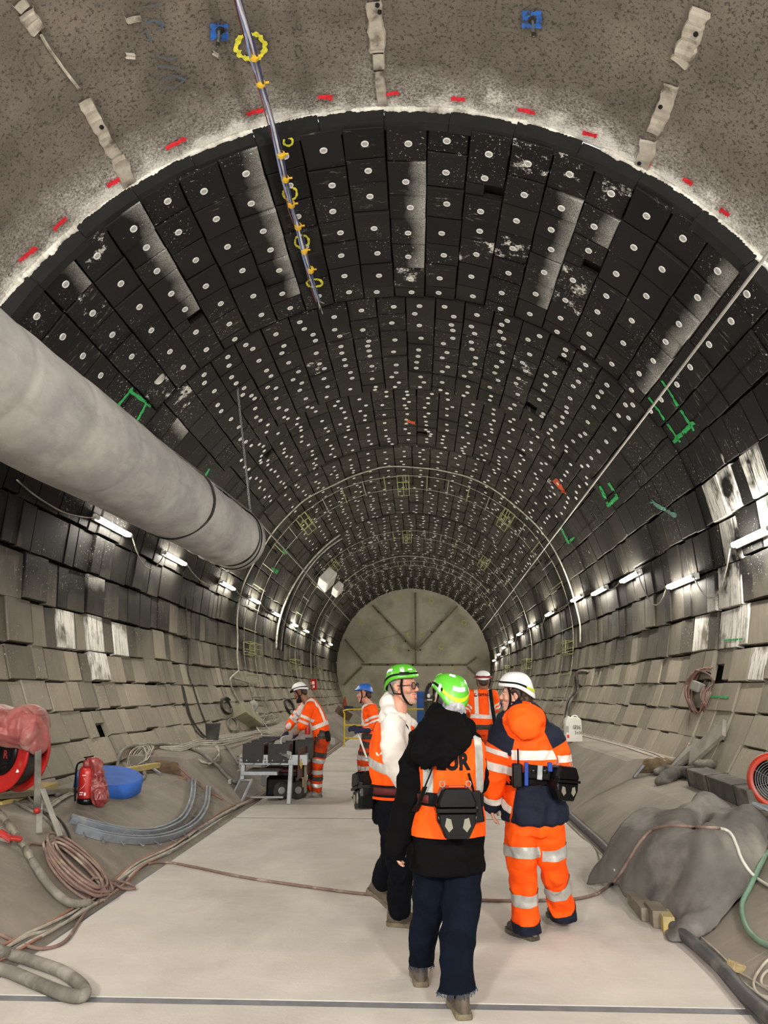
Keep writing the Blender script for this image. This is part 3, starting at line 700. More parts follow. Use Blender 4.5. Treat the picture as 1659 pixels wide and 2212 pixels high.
def hand(mb, w, M, curl=.5, s=1., spread=.02, thumb=1):
    """M columns: thumb side, fingers, back of the hand; thumb=-1 mirrors"""
    w = Vector(w); T = lambda x, y, z: w + M @ Vector((x*s*thumb, y*s, z*s))
    mb.ell(T(0, .045, 0), (.040*s, .052*s, .017*s), M); limb(mb, [T(0, -.02, 0), T(0, .03, 0)], [.027*s, .028*s], 10)
    for x, L in ((.030, .070), (.010, .080), (-.010, .075), (-.029, .058)):
        a = 0.; p = Vector((x, .082 - abs(x)*.25, 0)); pts = [T(*p)]
        for k, f in enumerate((.45, .32, .23)):
            a += curl*(.5 if k == 0 else .9); dd = Vector((x*spread*8, math.cos(a), -math.sin(a))); p = p + dd*L*f; pts.append(T(*p))
        limb(mb, pts, [.0092*s, .0088*s, .008*s, .0068*s], 8, 2)
    pts = [T(.028, .015, -.006), T(.050, .045, -.016), T(.056 - .01*curl, .072, -.022 - .012*curl), T(.054 - .02*curl, .094, -.026 - .025*curl)]
    limb(mb, pts, [.0145*s, .012*s, .0105*s, .008*s], 8, 2)
def head(mb, H, M, neck, s=1., nr=.056):
    T = lambda x, y, z: H + M @ Vector((x*s, y*s, z*s)); E = lambda c, r: mb.ell(T(*c), tuple(q*s for q in r), M, 20, 12)
    E((0, -.012, .045), (.077, .098, .086)); E((0, .026, -.005), (.067, .068, .078)); E((0, .036, -.070), (.052, .052, .046))
    for q in (-1, 1):
        limb(mb, [T(q*.054, .0, -.045), T(q*.047, .035, -.082), T(q*.018, .072, -.106)], [.022*s, .022*s, .019*s])
        E((q*.043, .062, -.024), (.022, .022, .021)); E((q*.013, .104, -.030), (.010, .011, .009))
        E((q*.032, .066, .030), (.03, .022, .012)); E((q*.031, .073, -.004), (.019, .012, .009))
        Me = M @ Matrix.Rotation(q*.35, 3, 'Z'); mb.ell(T(q*.081, -.012, .002), (.009*s, .020*s, .033*s), Me, 12, 8); mb.ell(T(q*.086, -.017, .010), (.008*s, .017*s, .022*s), Me, 12, 8)
    E((0, .080, -.108), (.021, .017, .017)); limb(mb, [T(0, .084, .024), T(0, .100, -.004), T(0, .112, -.026)], [.0095*s, .0105*s, .0135*s], 10)
    E((0, .086, -.060), (.028, .018, .011)); E((0, .085, -.078), (.024, .016, .010))
    limb(mb, [T(0, -.022, -.03), T(0, -.02, -.08), neck], [nr*s, nr*s, nr*1.12*s], 18)
def shoe(sole, up, A, al, pitch=0., L=.29, collar=.07, colr=.052):
    """low safety shoe: sole and upper; A = ground point under the ankle"""
    M = frameA(al, pitch); T = lambda x, y, z: A + M @ Vector((x, y, z))
    prof = [(-.090, .014, .004), (-.084, .028, .0), (-.066, .038, .0), (-.02, .040, .004), (.04, .038, .006), (.10, .047, .0), (.15, .046, .0), (.185, .036, .004), (.205, .018, .010)]
    k = L/.29; R_ = []
    for z0, z1, g in ((0, .026, .006),):
        V = []; n = len(prof)
        for y, w, h in prof: V += [T(-w-g, y*k, h), T(w+g, y*k, h), T(w+g*.6, y*k, z1+h*.6), T(-w-g*.6, y*k, z1+h*.6)]
        F_ = [(4*i+j, 4*i+(j+1) % 4, 4*i+4+(j+1) % 4, 4*i+4+j) for i in range(n-1) for j in range(4)] + [(3, 2, 1, 0), tuple(4*(n-1)+j for j in range(4))]
        sole.add(V, F_)
    up.rings([(T(0, .055*k, .022), M @ Vector((.046, 0, 0)), M @ Vector((0, .145*k, 0))), (T(0, .052*k, .05), M @ Vector((.047, 0, 0)), M @ Vector((0, .138*k, 0))), (T(0, .03*k, .075), M @ Vector((.044, 0, 0)), M @ Vector((0, .11*k, 0))), (T(0, -.005*k, .098), M @ Vector((.043, 0, 0)), M @ Vector((0, .068*k, 0))), (T(0, -.012*k, .12), M @ Vector((.045, 0, 0)), M @ Vector((0, .060*k, 0)))], 18); limb(up, [T(0, -.068*k, .03), T(0, -.070*k, .085), T(0, -.066*k, .118)], [.022, .018, .012], 10)
    limb(up, [T(0, -.012, .09), T(0, -.015, .09 + collar*.5)], [colr*.9, colr*.9])
    up.ell(T(0, .13*k, .045), (.044, .065, .034), M)
M_skin = pm('fair_skin', 'c58f78', .55, 'b97f69', 9, spec=.4); M_skin2 = pm('tan_skin', '8d6149', .55, '7c5340', 9, spec=.4); M_skin3 = pm('light_skin', 'cf9c86', .55, 'c28f7a', 9, spec=.4)
M_eyew = pm('eye_white', 'd8d4cc', .25); M_iris = pm('dark_iris', '2a211c', .2); M_lip = pm('lip', 'a85f55', .5); M_teeth = pm('teeth', 'e6e0d2', .35)
M_blk = pm('black_webbing', '0b0b0c', .8, '121214', 30, spec=.15); M_blkpl = pm('black_plastic', '080809', .26, '0d0d0e', 12, spec=.28, dirt='2c2b29', dscale=9, dlo=.64, dhi=.8)
M_refl = pm('reflective_tape', 'b9b8b4', .38, 'a3a29e', 14, metal=.25, bump=.2, bscale=90); M_reflw = pm('white_reflective_tape', 'd8cfc9', .42, 'c9bfb8', 12, bump=.2, bscale=90)
M_reflg = pm('grey_reflector', '8b8778', .4, '7b776a', 12, metal=.2)
M_or = pm('hivis_orange', 'ff5a0c', .72, 'f04c06', 7, bump=.25, bscale=220, spec=.2); M_or2 = pm('worn_hivis_orange', 'd8420f', .85, 'a83410', 5, bump=.25, bscale=200, spec=.15, dirt='4a2d22', dscale=4.5, dlo=.50, dhi=.68)
M_navy = pm('navy_cloth', '131726', .8, '191e30', 7, bump=.25, bscale=220, spec=.2); M_jean = pm('navy_denim', '0a0e17', .9, '0e1421', 9, bump=.3, bscale=300, spec=.06)
M_coat = pm('black_coat', '060607', .9, '0a0a0b', 6, bump=.3, bscale=160, spec=.08); M_hood = pm('white_hoodie', 'dcd6d0', .85, 'cfc8c1', 6, bump=.3, bscale=200, spec=.15)
M_char = pm('charcoal_cloth', '302f2d', .85, '3a3835', 6, bump=.3, bscale=200, spec=.2, dirt='57524a', dscale=7, dlo=.55, dhi=.75)
M_green = pm('green_helmet_shell', '58b330', .32, '4fa52b', 3, spec=.5); M_whel = pm('white_helmet_shell', 'e3e2e2', .35, 'd8d7d8', 3, spec=.5); M_bhel = pm('blue_helmet_shell', '2c62b4', .35, '2757a4', 3, spec=.5)
M_lime = pm('lime_band', 'b9c71d', .5); M_sticker = pm('white_sticker', 'e9e7e2', .4, 'dddbd6', 9); M_dred = pm('dark_red_webbing', '5a1417', .7, '48100f', 20)
M_sole = pm('shoe_sole', '3a352e', .8, '6f6758', 10, bump=.4, bscale=80); M_solel = pm('pale_shoe_sole', '776d56', .8, '574f40', 12); M_shoe = pm('dusty_suede', '4f463c', .9, '5f554a', 12, bump=.4, bscale=150, dirt='6b6155', dscale=8, dlo=.56, dhi=.8)
M_boot = pm('dusty_grey_boot', '5f5a54', .9, '4b4641', 10, bump=.4, bscale=120, dirt='8c867c', dscale=7, dlo=.45, dhi=.7)
M_glove = pm('navy_work_glove', '161c33', .85, '1d2440', 12, bump=.3, bscale=200); M_hairn = pm('dark_brown_hair', '2a1d16', .6, '3a2a20', 30, stretch=(3, 3, .4)); M_hairg = pm('grey_hair', '8e8a84', .65, '6d6862', 40, stretch=(3, 3, .4)); M_beard = pm('black_beard', '100c0a', .75, '1b1512', 60, bump=.4, bscale=120)
M_stub = pm('grey_stubble', 'b08a79', .7, '99786a', 70)
M_net = pm('white_hairnet', 'c9c8cc', .6, '55525a', 12, bump=.4, bscale=40)
def helmet(parent, H, M, mat, s=1., band=(M_blk, None), stickers=(), lamp=True, dip=.045, peak=0., name='helmet', strapmat=None, chin=True, vent=False):
    def sh(ph, e, off=0.):
        c, q = math.cos(ph), math.sin(ph)
        zr = .046 + .016*c - dip*max(0, -c)**2 + .012*abs(q)**3
        rx = .108 + off; ry = (.121 if c > 0 else .125) + off
        k = math.cos(e)**.72; fl = .008*max(0, 1-e/.5)**2*(.4 + .6*abs(c)) + peak*max(0, c)**3*max(0, 1-e/.35)
        return H + M @ Vector(((rx*k + fl*abs(q))*q*s, ((ry*k + fl)*c - .006)*s, (zr + (.160 + off - zr)*math.sin(e)**.92)*s))
    mb = MB(); mb.grid(lambda u, w: sh(2*math.pi*u, w*math.pi/2*.998), 48, 16)
    h = mb.build(name, mat, parent, True); q = h.modifiers.new('shell', 'SOLIDIFY'); q.thickness = .010*s; q.offset = -1 if True else 1
    fixnormals(h)
    mb = MB(); mb.grid(lambda u, w: sh(2*math.pi*u, .02 + w*1.4, -.013), 32, 8); mb.build('helmet_liner', M_blk, h, True)
    def patch(p0, p1, e0, e1, m, nm, off=.003, sk=0.):
        mb = MB(); f = lambda u, w: sh(math.radians(p0 + (p1-p0)*u), e0 + (e1-e0)*w + sk*u, off); mb.grid(f, 20, 3)
        return mb.build(nm, m, h, True)
    if band[0]:
        patch(0, 130, .20, .32, band[0], 'headlamp_band', .004); patch(230, 360, .20, .32, band[0], 'headlamp_band', .004); patch(130, 230, .20, .32, band[1] or band[0], 'rear_band', .004)
        if band[2:]: patch(40, 72, .18, .36, M_blkpl, 'lamp_clip', .010)
    for (p0, p1, e0, e1, sk) in stickers: patch(p0, p1, e0, e1, M_sticker, 'reflective_sticker', .004, sk)
    if vent:   # moulded ridges over the crown
        for q_ in (-1, 1):
            mb = MB(); mb.tube([sh(math.radians(q_*58 + q_*k*4), .62 + .07*k, .002) for k in range(7)], .005*s, 6); mb.build('moulded_ridge', mat, h, True)
    if chin:
        T = lambda x, y, z: H + M @ Vector((x*s, y*s, z*s))
        for q_ in (-1, 1):
            mb = MB(); P = catmull([T(q_*.088, .040, .055), T(q_*.083, .028, .0), T(q_*.074, .032, -.055), T(q_*.05, .05, -.105), T(0, .062, -.128)], 4)
            for a, b in zip(P[:-1], P[1:]):
                d = (b-a).normalized(); o = (M @ Vector((q_, .1, -.2))).normalized(); w = d.cross(o).normalized()
                mb.add([a - w*.008*s, a + w*.008*s, b + w*.008*s, b - w*.008*s, a - w*.008*s + o*.004, a + w*.008*s + o*.004, b + w*.008*s + o*.004, b - w*.008*s + o*.004], [(0, 3, 2, 1), (4, 5, 6, 7), (0, 1, 5, 4), (1, 2, 6, 5), (2, 3, 7, 6), (3, 0, 4, 7)])
            P = [T(q_*.092, -.055, .03), T(q_*.088, -.03, -.04), T(q_*.078, .02, -.045)]; mb.tube(P, .005*s, 6); mb.build('chin_strap', strapmat or M_blk, h)
    return h, sh, patch
def eyes(parent, H, M, s=1.):
    for q in (-1, 1):
        mb = MB(); mb.ell(H + M @ Vector((q*.031*s, .0815*s, .008*s)), (.0115*s, .0085*s, .0058*s), M); e = mb.build('eye', M_eyew, parent, True)
        mb = MB(); mb.ell(H + M @ Vector((q*.031*s, .0880*s, .008*s)), (.0060*s, .0035*s, .0052*s), M); mb.build('iris', M_iris, e, True)
        mb = MB(); limb(mb, [H + M @ Vector((q*x*s, y*s, z*s)) for x, y, z in ((.015, .092, .026), (.032, .088, .032), (.047, .074, .028))], [.003*s, .0042*s, .0025*s], 6); yield mb
def brows(parent, H, M, mat, s=1.):
    for mb in eyes(parent, H, M, s): mb.build('eyebrow', mat, parent, True)
def lips(parent, H, M, s=1., smile=0.):
    T = lambda x, y, z: H + M @ Vector((x*s, y*s, z*s)); mb = MB()
    limb(mb, [T(-.026, .088, -.064 + smile), T(0, .102, -.062), T(.026, .088, -.064 + smile)], [.003*s, .005*s, .003*s], 8)
    limb(mb, [T(-.025, .087, -.066 + smile), T(0, .099, -.076 - smile), T(.025, .087, -.066 + smile)], [.003*s, .0055*s, .003*s], 8); mb.build('lips', M_lip, parent, True)
    if smile: mb = MB(); limb(mb, [T(-.02, .090, -.065 + smile*.6), T(0, .1005, -.068), T(.02, .090, -.065 + smile*.6)], [.003*s, .004*s, .003*s], 8); mb.build('teeth', M_teeth, parent, True)
def case(label, C, M, s=1.):
    """oxygen self-rescuer in a hard black case; local x across, y out from the belt, z up"""
    t = thing('rescuer_case', label, 'case', tuple(C)); T = lambda x, y, z: C + M @ Vector((x*s, y*s, z*s)); ax, ay, az = (M @ Vector(q) for q in ((1, 0, 0), (0, 1, 0), (0, 0, 1)))
    def slab(name, poly, y0, y1, mat, inset=.012, par=t):
        mb = MB(); n = len(poly); cx = sum(p[0] for p in poly)/n; cz = sum(p[1] for p in poly)/n
        L = [(y0, 1.), (y1 - inset, 1.), (y1 - inset*.3, .95), (y1, .86)]; V = []
        for y, k in L: V += [T(cx + (x-cx)*k, y, cz + (z-cz)*k) for x, z in poly]
        F_ = [(i*n+j, i*n+(j+1) % n, (i+1)*n+(j+1) % n, (i+1)*n+j) for i in range(len(L)-1) for j in range(n)] + [tuple(range(n)), tuple((len(L)-1)*n + j for j in range(n))]
        mb.add(V, F_); return fixnormals(mb.build(name, mat, par))
    slab('lid', [(-.088, .012), (.088, .012), (.092, .03), (.07, .085), (.055, .098), (-.055, .098), (-.07, .085), (-.092, .03)], 0, .105, M_blkpl, .03)
    slab('seam', [(-.096, -.006), (.096, -.006), (.096, .012), (-.096, .012)], -.002, .110, M_blkpl, .01)
    b = slab('lower_shell', [(-.09, -.006), (-.088, -.05), (-.055, -.115), (-.045, -.122), (.045, -.122), (.055, -.115), (.088, -.05), (.09, -.006)], 0, .098, M_blkpl, .025)
    for q in (-1, 1):
        mb = MB(); mb.prism([(q*.030, -.034), (q*.050, -.028), (q*.058, -.062), (q*.040, -.088), (q*.022, -.070)][::q], T(0, .090, 0), ax*s, az*s, ay*.012*s); fixnormals(mb.build('reflector', M_reflg, t))
        mb = MB(); mb.prism([(q*.066, -.024), (q*.086, -.024), (q*.080, -.050), (q*.070, -.058)][::q], T(0, .078, 0), ax*s, az*s, ay*.014*s); fixnormals(mb.build('reflector', M_reflg, t))
        mb = MB(); mb.tube([T(q*.06 + .012*math.cos(k*.785), .045, .108 + .014*math.sin(k*.785)) for k in range(8)], .003*s, 6, True); mb.build('ring', M_steel, t, True)
    mb = MB(); mb.bar(T(-.035, .06, .099), T(.035, .06, .099), .03*s, .008*s); mb.build('latch_strap', M_org, t)
    return t
def conform(vs, fs, C, ax, ay, me, nrm, name, mat, parent, off=.004):
    """flat lettering laid on a garment"""
    bv = BVHTree.FromPolygons([v.co.copy() for v in me.vertices], [tuple(p.vertices) for p in me.polygons]); out = []
    for v in vs:
        p = C + ax*v.x + ay*v.y; h = bv.ray_cast(p + nrm*.5, -nrm); out.append((h[0] if h[0] is not None else p) + nrm*off)
    ok = [bv.ray_cast(C + ax*v.x + ay*v.y + nrm*.5, -nrm)[0] is not None for v in vs]; F2 = [f for f in fs if all(ok[k] for k in f)]; r_ = None
    while F2:                # one part per letter
        cur = {F2[0]}; vv = set(F2[0]); grew = True
        while grew:
            grew = False
            for f in F2:
                if f not in cur and any(k in vv for k in f): cur.add(f); vv |= set(f); grew = True
        F2 = [f for f in F2 if f not in cur]; ix = {k: n for n, k in enumerate(sorted(vv))}
        mb = MB(); mb.add([out[k] for k in sorted(vv)], [tuple(ix[k] for k in f) for f in cur]); r_ = mb.build(name, mat, parent)
    return r_

# ---- the woman in the black coat, nearest, seen from behind
def walker_black():
    Y = 4.42; J = lambda x, y, d=0.: atY(x, y, Y + d)
    t = thing('person', 'person in black hooded coat, orange vest and green helmet, walking away nearest the camera', 'person', (.08, 4.45, 0), 'visitors walking in the middle')
    H = J(968, 1514); M = frameA(112, 4, 9); nk = J(962, 1566, .0)
    shl, shr = J(905, 1604), J(1018, 1602); ell_, elr = J(886, 1715, -.03), J(1030, 1690, .16); wl, wr = J(860, 1815, .02), J(1005, 1680, .38)
    hl, hr = J(935, 1830, .02), J(1003, 1830); kl, kr = J(918, 1965, .12), J(990, 1985, -.02); al_, ar = Vector((-.008, 4.71, .15)), Vector((.198, 4.29, .15))
    mb = MB(); head(mb, H, M, nk, .96, .05); torso(mb, [(J(968, 1835), .13, .09), (J(968, 1740), .11, .08), (J(968, 1660), .125, .09), (J(966, 1600), .14, .07), (nk, .05, .05)], 95)
    for a, b, c in ((shl, ell_, wl), (shr, elr, wr)): limb(mb, [a, b, c], [.042, .036, .026])
    for a, b, c in ((hl, kl, al_), (hr, kr, ar)): limb(mb, [a, b, c], [.075, .05, .036])
    hand(mb, wl, Matrix((Vector((.2, .97, 0)), Vector((-.05, .05, -1)), Vector((-.97, .2, 0)))).transposed(), .5, .95, thumb=1)
    hand(mb, wr, frameA(120), .6, .95)
    body = part(volume(mb, .0065, 2, name='body'), 'body', M_skin3, t); brows(body, H, M, M_hairn, .96); lips(body, H, M, .96)
    # trousers: wide cropped jeans
    mb = MB(); torso(mb, [(J(968, 1860), .165, .125), (J(968, 1800), .16, .12), (J(968, 1760), .15, .11)], 95)
    limb(mb, [J(935, 1850, .02), J(926, 1960, .10), J(914, 2030, .2), J(911, 2090, .30)], [.103, .086, .070, .060], 18); limb(mb, [J(1000, 1850), J(993, 1980, -.03), J(988, 2060, -.07), J(985, 2150, -.13)], [.108, .096, .090, .088], 18)
    me = volume(mb, .011, 5, .012, .11, 'jeans', crumple=(.012, .16, (1, 1, .6))); o = part(me, 'jeans', M_jean, t); ha, hb = J(985, 2136, -.12), J(912, 2082, .27); ax_ = (hb-ha).normalized(); cutmesh(me, ha, (Vector((0, 1, 0)) - ax_*ax_.y).cross(ax_) * (1 if ((Vector((0, 1, 0)) - ax_*ax_.y).cross(ax_)).z > 0 else -1))
    bm = bmesh.new(); bm.from_mesh(me); mb = MB(); rr = random.Random(5)
    for e in [e for e in bm.edges if e.is_boundary]:
        p = e.verts[0].co.copy()
        for q in range(2): mb.tube([p + Vector((0, 0, .004)), p + Vector((rr.uniform(-.010, .010), rr.uniform(-.006, .006), -rr.uniform(.006, .028)))], .0013, 3)
    bm.free(); mb.build('frayed_hem', pm('frayed_denim', '2e384c', .9), o)['kind'] = 'stuff'
    # coat
    mb = MB(); torso(mb, [(J(968, 1878, .0), .200, .165), (J(968, 1800), .185, .15), (J(968, 1720), .168, .135), (J(966, 1650), .178, .14), (J(964, 1600), .178, .12), (J(962, 1573), .11, .10), (J(961, 1556), .085, .085)], 95)
    limb(mb, [J(912, 1603), J(896, 1650, -.02), J(886, 1716, -.03), J(872, 1770, -.01), J(857, 1832, .01)], [.080, .078, .070, .064, .056], 16); limb(mb, [J(1010, 1606), J(1031, 1685, .14), J(1010, 1685, .34)], [.072, .062, .055], 16)
    cm = volume(mb, .011, 4, .016, .10, 'coat', crumple=(.016, .15)); coat = part(cm, 'coat', M_coat, t)
    # vest over the coat
    arms = [(J(905, 1604), ell_), (ell_, wl), (J(1022, 1608), elr), (elr, wr)]
    mb = MB(); torso(mb, [(J(968, 1812, .0), .208, .175), (J(968, 1780), .203, .170), (J(968, 1715), .186, .155), (J(970, 1650), .205, .160), (J(969, 1612), .200, .142), (J(966, 1588), .165, .118), (J(962, 1572), .10, .10)], 95)
    vm = volume(mb, .011, 3, .010, .10, 'vest', crumple=(.010, .16)); v = part(vm, 'vest', M_or, t)
    up = Vector((0, 0, 1)); rt = frameA(95) @ Vector((1, 0, 0)); bk = frameA(95) @ Vector((0, -1, 0))
    hemz = J(968, 1800).z
    bm = bmesh.new(); bm.from_mesh(vm); bmesh.ops.bisect_plane(bm, geom=list(bm.verts)+list(bm.edges)+list(bm.faces), plane_co=Vector((0, 0, hemz)), plane_no=up, clear_inner=True); bm.to_mesh(vm); bm.free()
    back = lambda p: (p - J(968, 1700)).dot(bk) > -.02
    for a, b in (((1023, 1030), (1592, 1700)), ((912, 921), (1640, 1705))): pass
    c0 = J(1033, 1600); panel(vm, 'reflective_band', M_refl, v, [(J(1019, 1650), rt), (J(1038, 1650), -rt), (J(1000, 1708), up)], .004, back)
    panel(vm, 'reflective_band', M_refl, v, [(J(910, 1650), rt), (J(930, 1650), -rt), (J(930, 1708), up)], .004, back)
    # hood hanging over the back
    mb = MB(); torso(mb, [(J(936, 1658, -.19), .05, .012), (J(936, 1640, -.19), .118, .03), (J(952, 1604, -.165), .155, .05), (J(959, 1572, -.10), .135, .075), (J(960, 1552, -.04), .11, .085), (J(961, 1543, .0), .085, .08)], 97)
    limb(mb, [J(908, 1585, -.06), J(925, 1560, .0), J(962, 1548, -.02), J(1000, 1562, .0), J(1012, 1590, -.06)], [.035, .045, .05, .045, .03])
    hm = volume(mb, .010, 4, .010, .10, 'hood', crumple=(.030, .15)); part(hm, 'hood', M_coat, t)
    vs, fs = text('VISITEUR', .118, .006); conform(vs, fs, J(929, 1641), rt*.84, up, vm, bk, 'printed_letter', M_blk, v)
    # shoulder strap, belt, case
    mb = MB(); P = [J(936, 1655, -.19), J(918, 1700, -.185), J(903, 1740, -.16), J(896, 1752, -.10)]
    for a, b in zip(P[:-1], P[1:]): mb.bar(a, b, .036, .008)
    mb.build('shoulder_strap', M_blk, t)
    zb = J(968, 1722).z
    def ringbelt(z0, h, w, d, c, mat, name, par, tilt=.0, al=95, n=36, a0=0, a1=360, off=0.):
        mb = MB(); Mx = frameA(al); 
        def f(u, q):
            a = math.radians(a0 + (a1-a0)*u); return c + Mx @ Vector(((w+off)*math.cos(a), (d+off)*math.sin(a), 0)) + Vector((0, 0, z0 - c.z + h*(q-.5) + tilt*math.cos(a)))
        mb.grid(f, n, 2); return mb.build(name, mat, par, True, .006)
    walker_black.ringbelt = ringbelt
    b = ringbelt(zb, .07, .196, .162, J(968, 1722), M_blk, 'belt', t, -.01); ringbelt(zb, .042, .200, .166, J(968, 1722), M_dred, 'belt_stripe', b, -.01, 95, 12, 190, 232)
    shs = MB(); su = MB()
    shoe(shs, su, Vector((.20, 4.30, 0)), 100, 0, .27, .02, .04); shoe(shs2 := MB(), su2 := MB(), Vector((-.01, 4.72, 0)), 96, 0, .27, .02, .04)
    for a, b_ in ((shs, su), (shs2, su2)):
        o = part(volume(b_, .006, 3, name='shoe'), 'shoe', M_shoe, t); a.build('shoe_sole', M_solel, o)
    for c, dd in ((Vector((.198, 4.288, .12)), 0), (Vector((-.008, 4.708, .12)), 0)):
        mb = MB(); limb(mb, [c + Vector((0, 0, .06)), c + Vector((.0, 0, -.03))], [.042, .04]); mb.build('sock', M_blk, t, True)
    helmet(t, H, M, M_green, .97, (M_blk, M_lime, 1), [(150, 200, .50, .66, .0), (118, 128, .22, .52, .0), (236, 246, .10, .42, .0), (60, 85, .75, 1.05, .1), (275, 300, .8, 1.0, 0), (190, 225, 1.05, 1.25, 0)], vent=True, dip=.075)
    mb = MB(); T = lambda x, y, z: H + M @ Vector((x, y, z)); mb.ell(T(.0, -.085, -.03), (.068, .055, .055), M); mb.ell(T(.035, -.08, -.045), (.045, .04, .035), M); mb.ell(T(0, -.02, .02), (.086, .095, .06), M)
    part(volume(mb, .006, 3, .006, .03, 'hairnet'), 'hairnet', M_net, t)
    C = J(982, 1745, -.205); case('black hard case with grey reflectors on the back of the black coated person', C, frameA(-85), 1.16)
    mb = MB(); p = J(1030, 1742, -.15); mb.box(p, (.06, .04, .16), Euler((0, -.12, .1)), .008); mb.tube([p + Vector((-.015, 0, .08)), p + Vector((-.04, 0, .17))], .007, 8)
    tag(mb.build('radio', M_blkpl), 'black handheld radio in pouch right of the nearest hard case', 'radio')
walker_black()
def belt(c, al, w, d, h, mat, name, par, a0=0, a1=360, n=36, tilt=0., off=0., thick=.006):
    mb = MB(); Mx = frameA(al)
    def f(u, q):
        a = math.radians(a0 + (a1-a0)*u); return c + Mx @ Vector(((w+off)*math.cos(a), (d+off)*math.sin(a), 0)) + Vector((0, 0, h*(q-.5) + tilt*math.cos(a)))
    mb.grid(f, n, 2); return mb.build(name, mat, par, True, thick)
def shoes(t, spec, mat=M_shoe, solem=M_solel):
    for A, al, pitch, L in spec:
        a, b = MB(), MB(); shoe(a, b, A, al, pitch, L); o = part(volume(b, .007, 3, name='shoe'), 'shoe', mat, t); a.build('shoe_sole', solem, o)
        # toe cap seam and laces
        M = frameA(al, pitch); mb = MB()
        for k in range(3):
            y = .045 + .02*k; mb.tube([A + M @ Vector((-.022, y, .098 - k*.013)), A + M @ Vector((0, y + .004, .108 - k*.014)), A + M @ Vector((.022, y, .098 - k*.013))], .0035, 5)
        mb.build('laces', M_char, o)['kind'] = 'stuff'
def cut(o, co, no):
    bm = bmesh.new(); bm.from_mesh(o.data); bmesh.ops.bisect_plane(bm, geom=list(bm.verts)+list(bm.edges)+list(bm.faces), plane_co=co, plane_no=no, clear_inner=True); bm.to_mesh(o.data); bm.free()
UP = Vector((0, 0, 1))
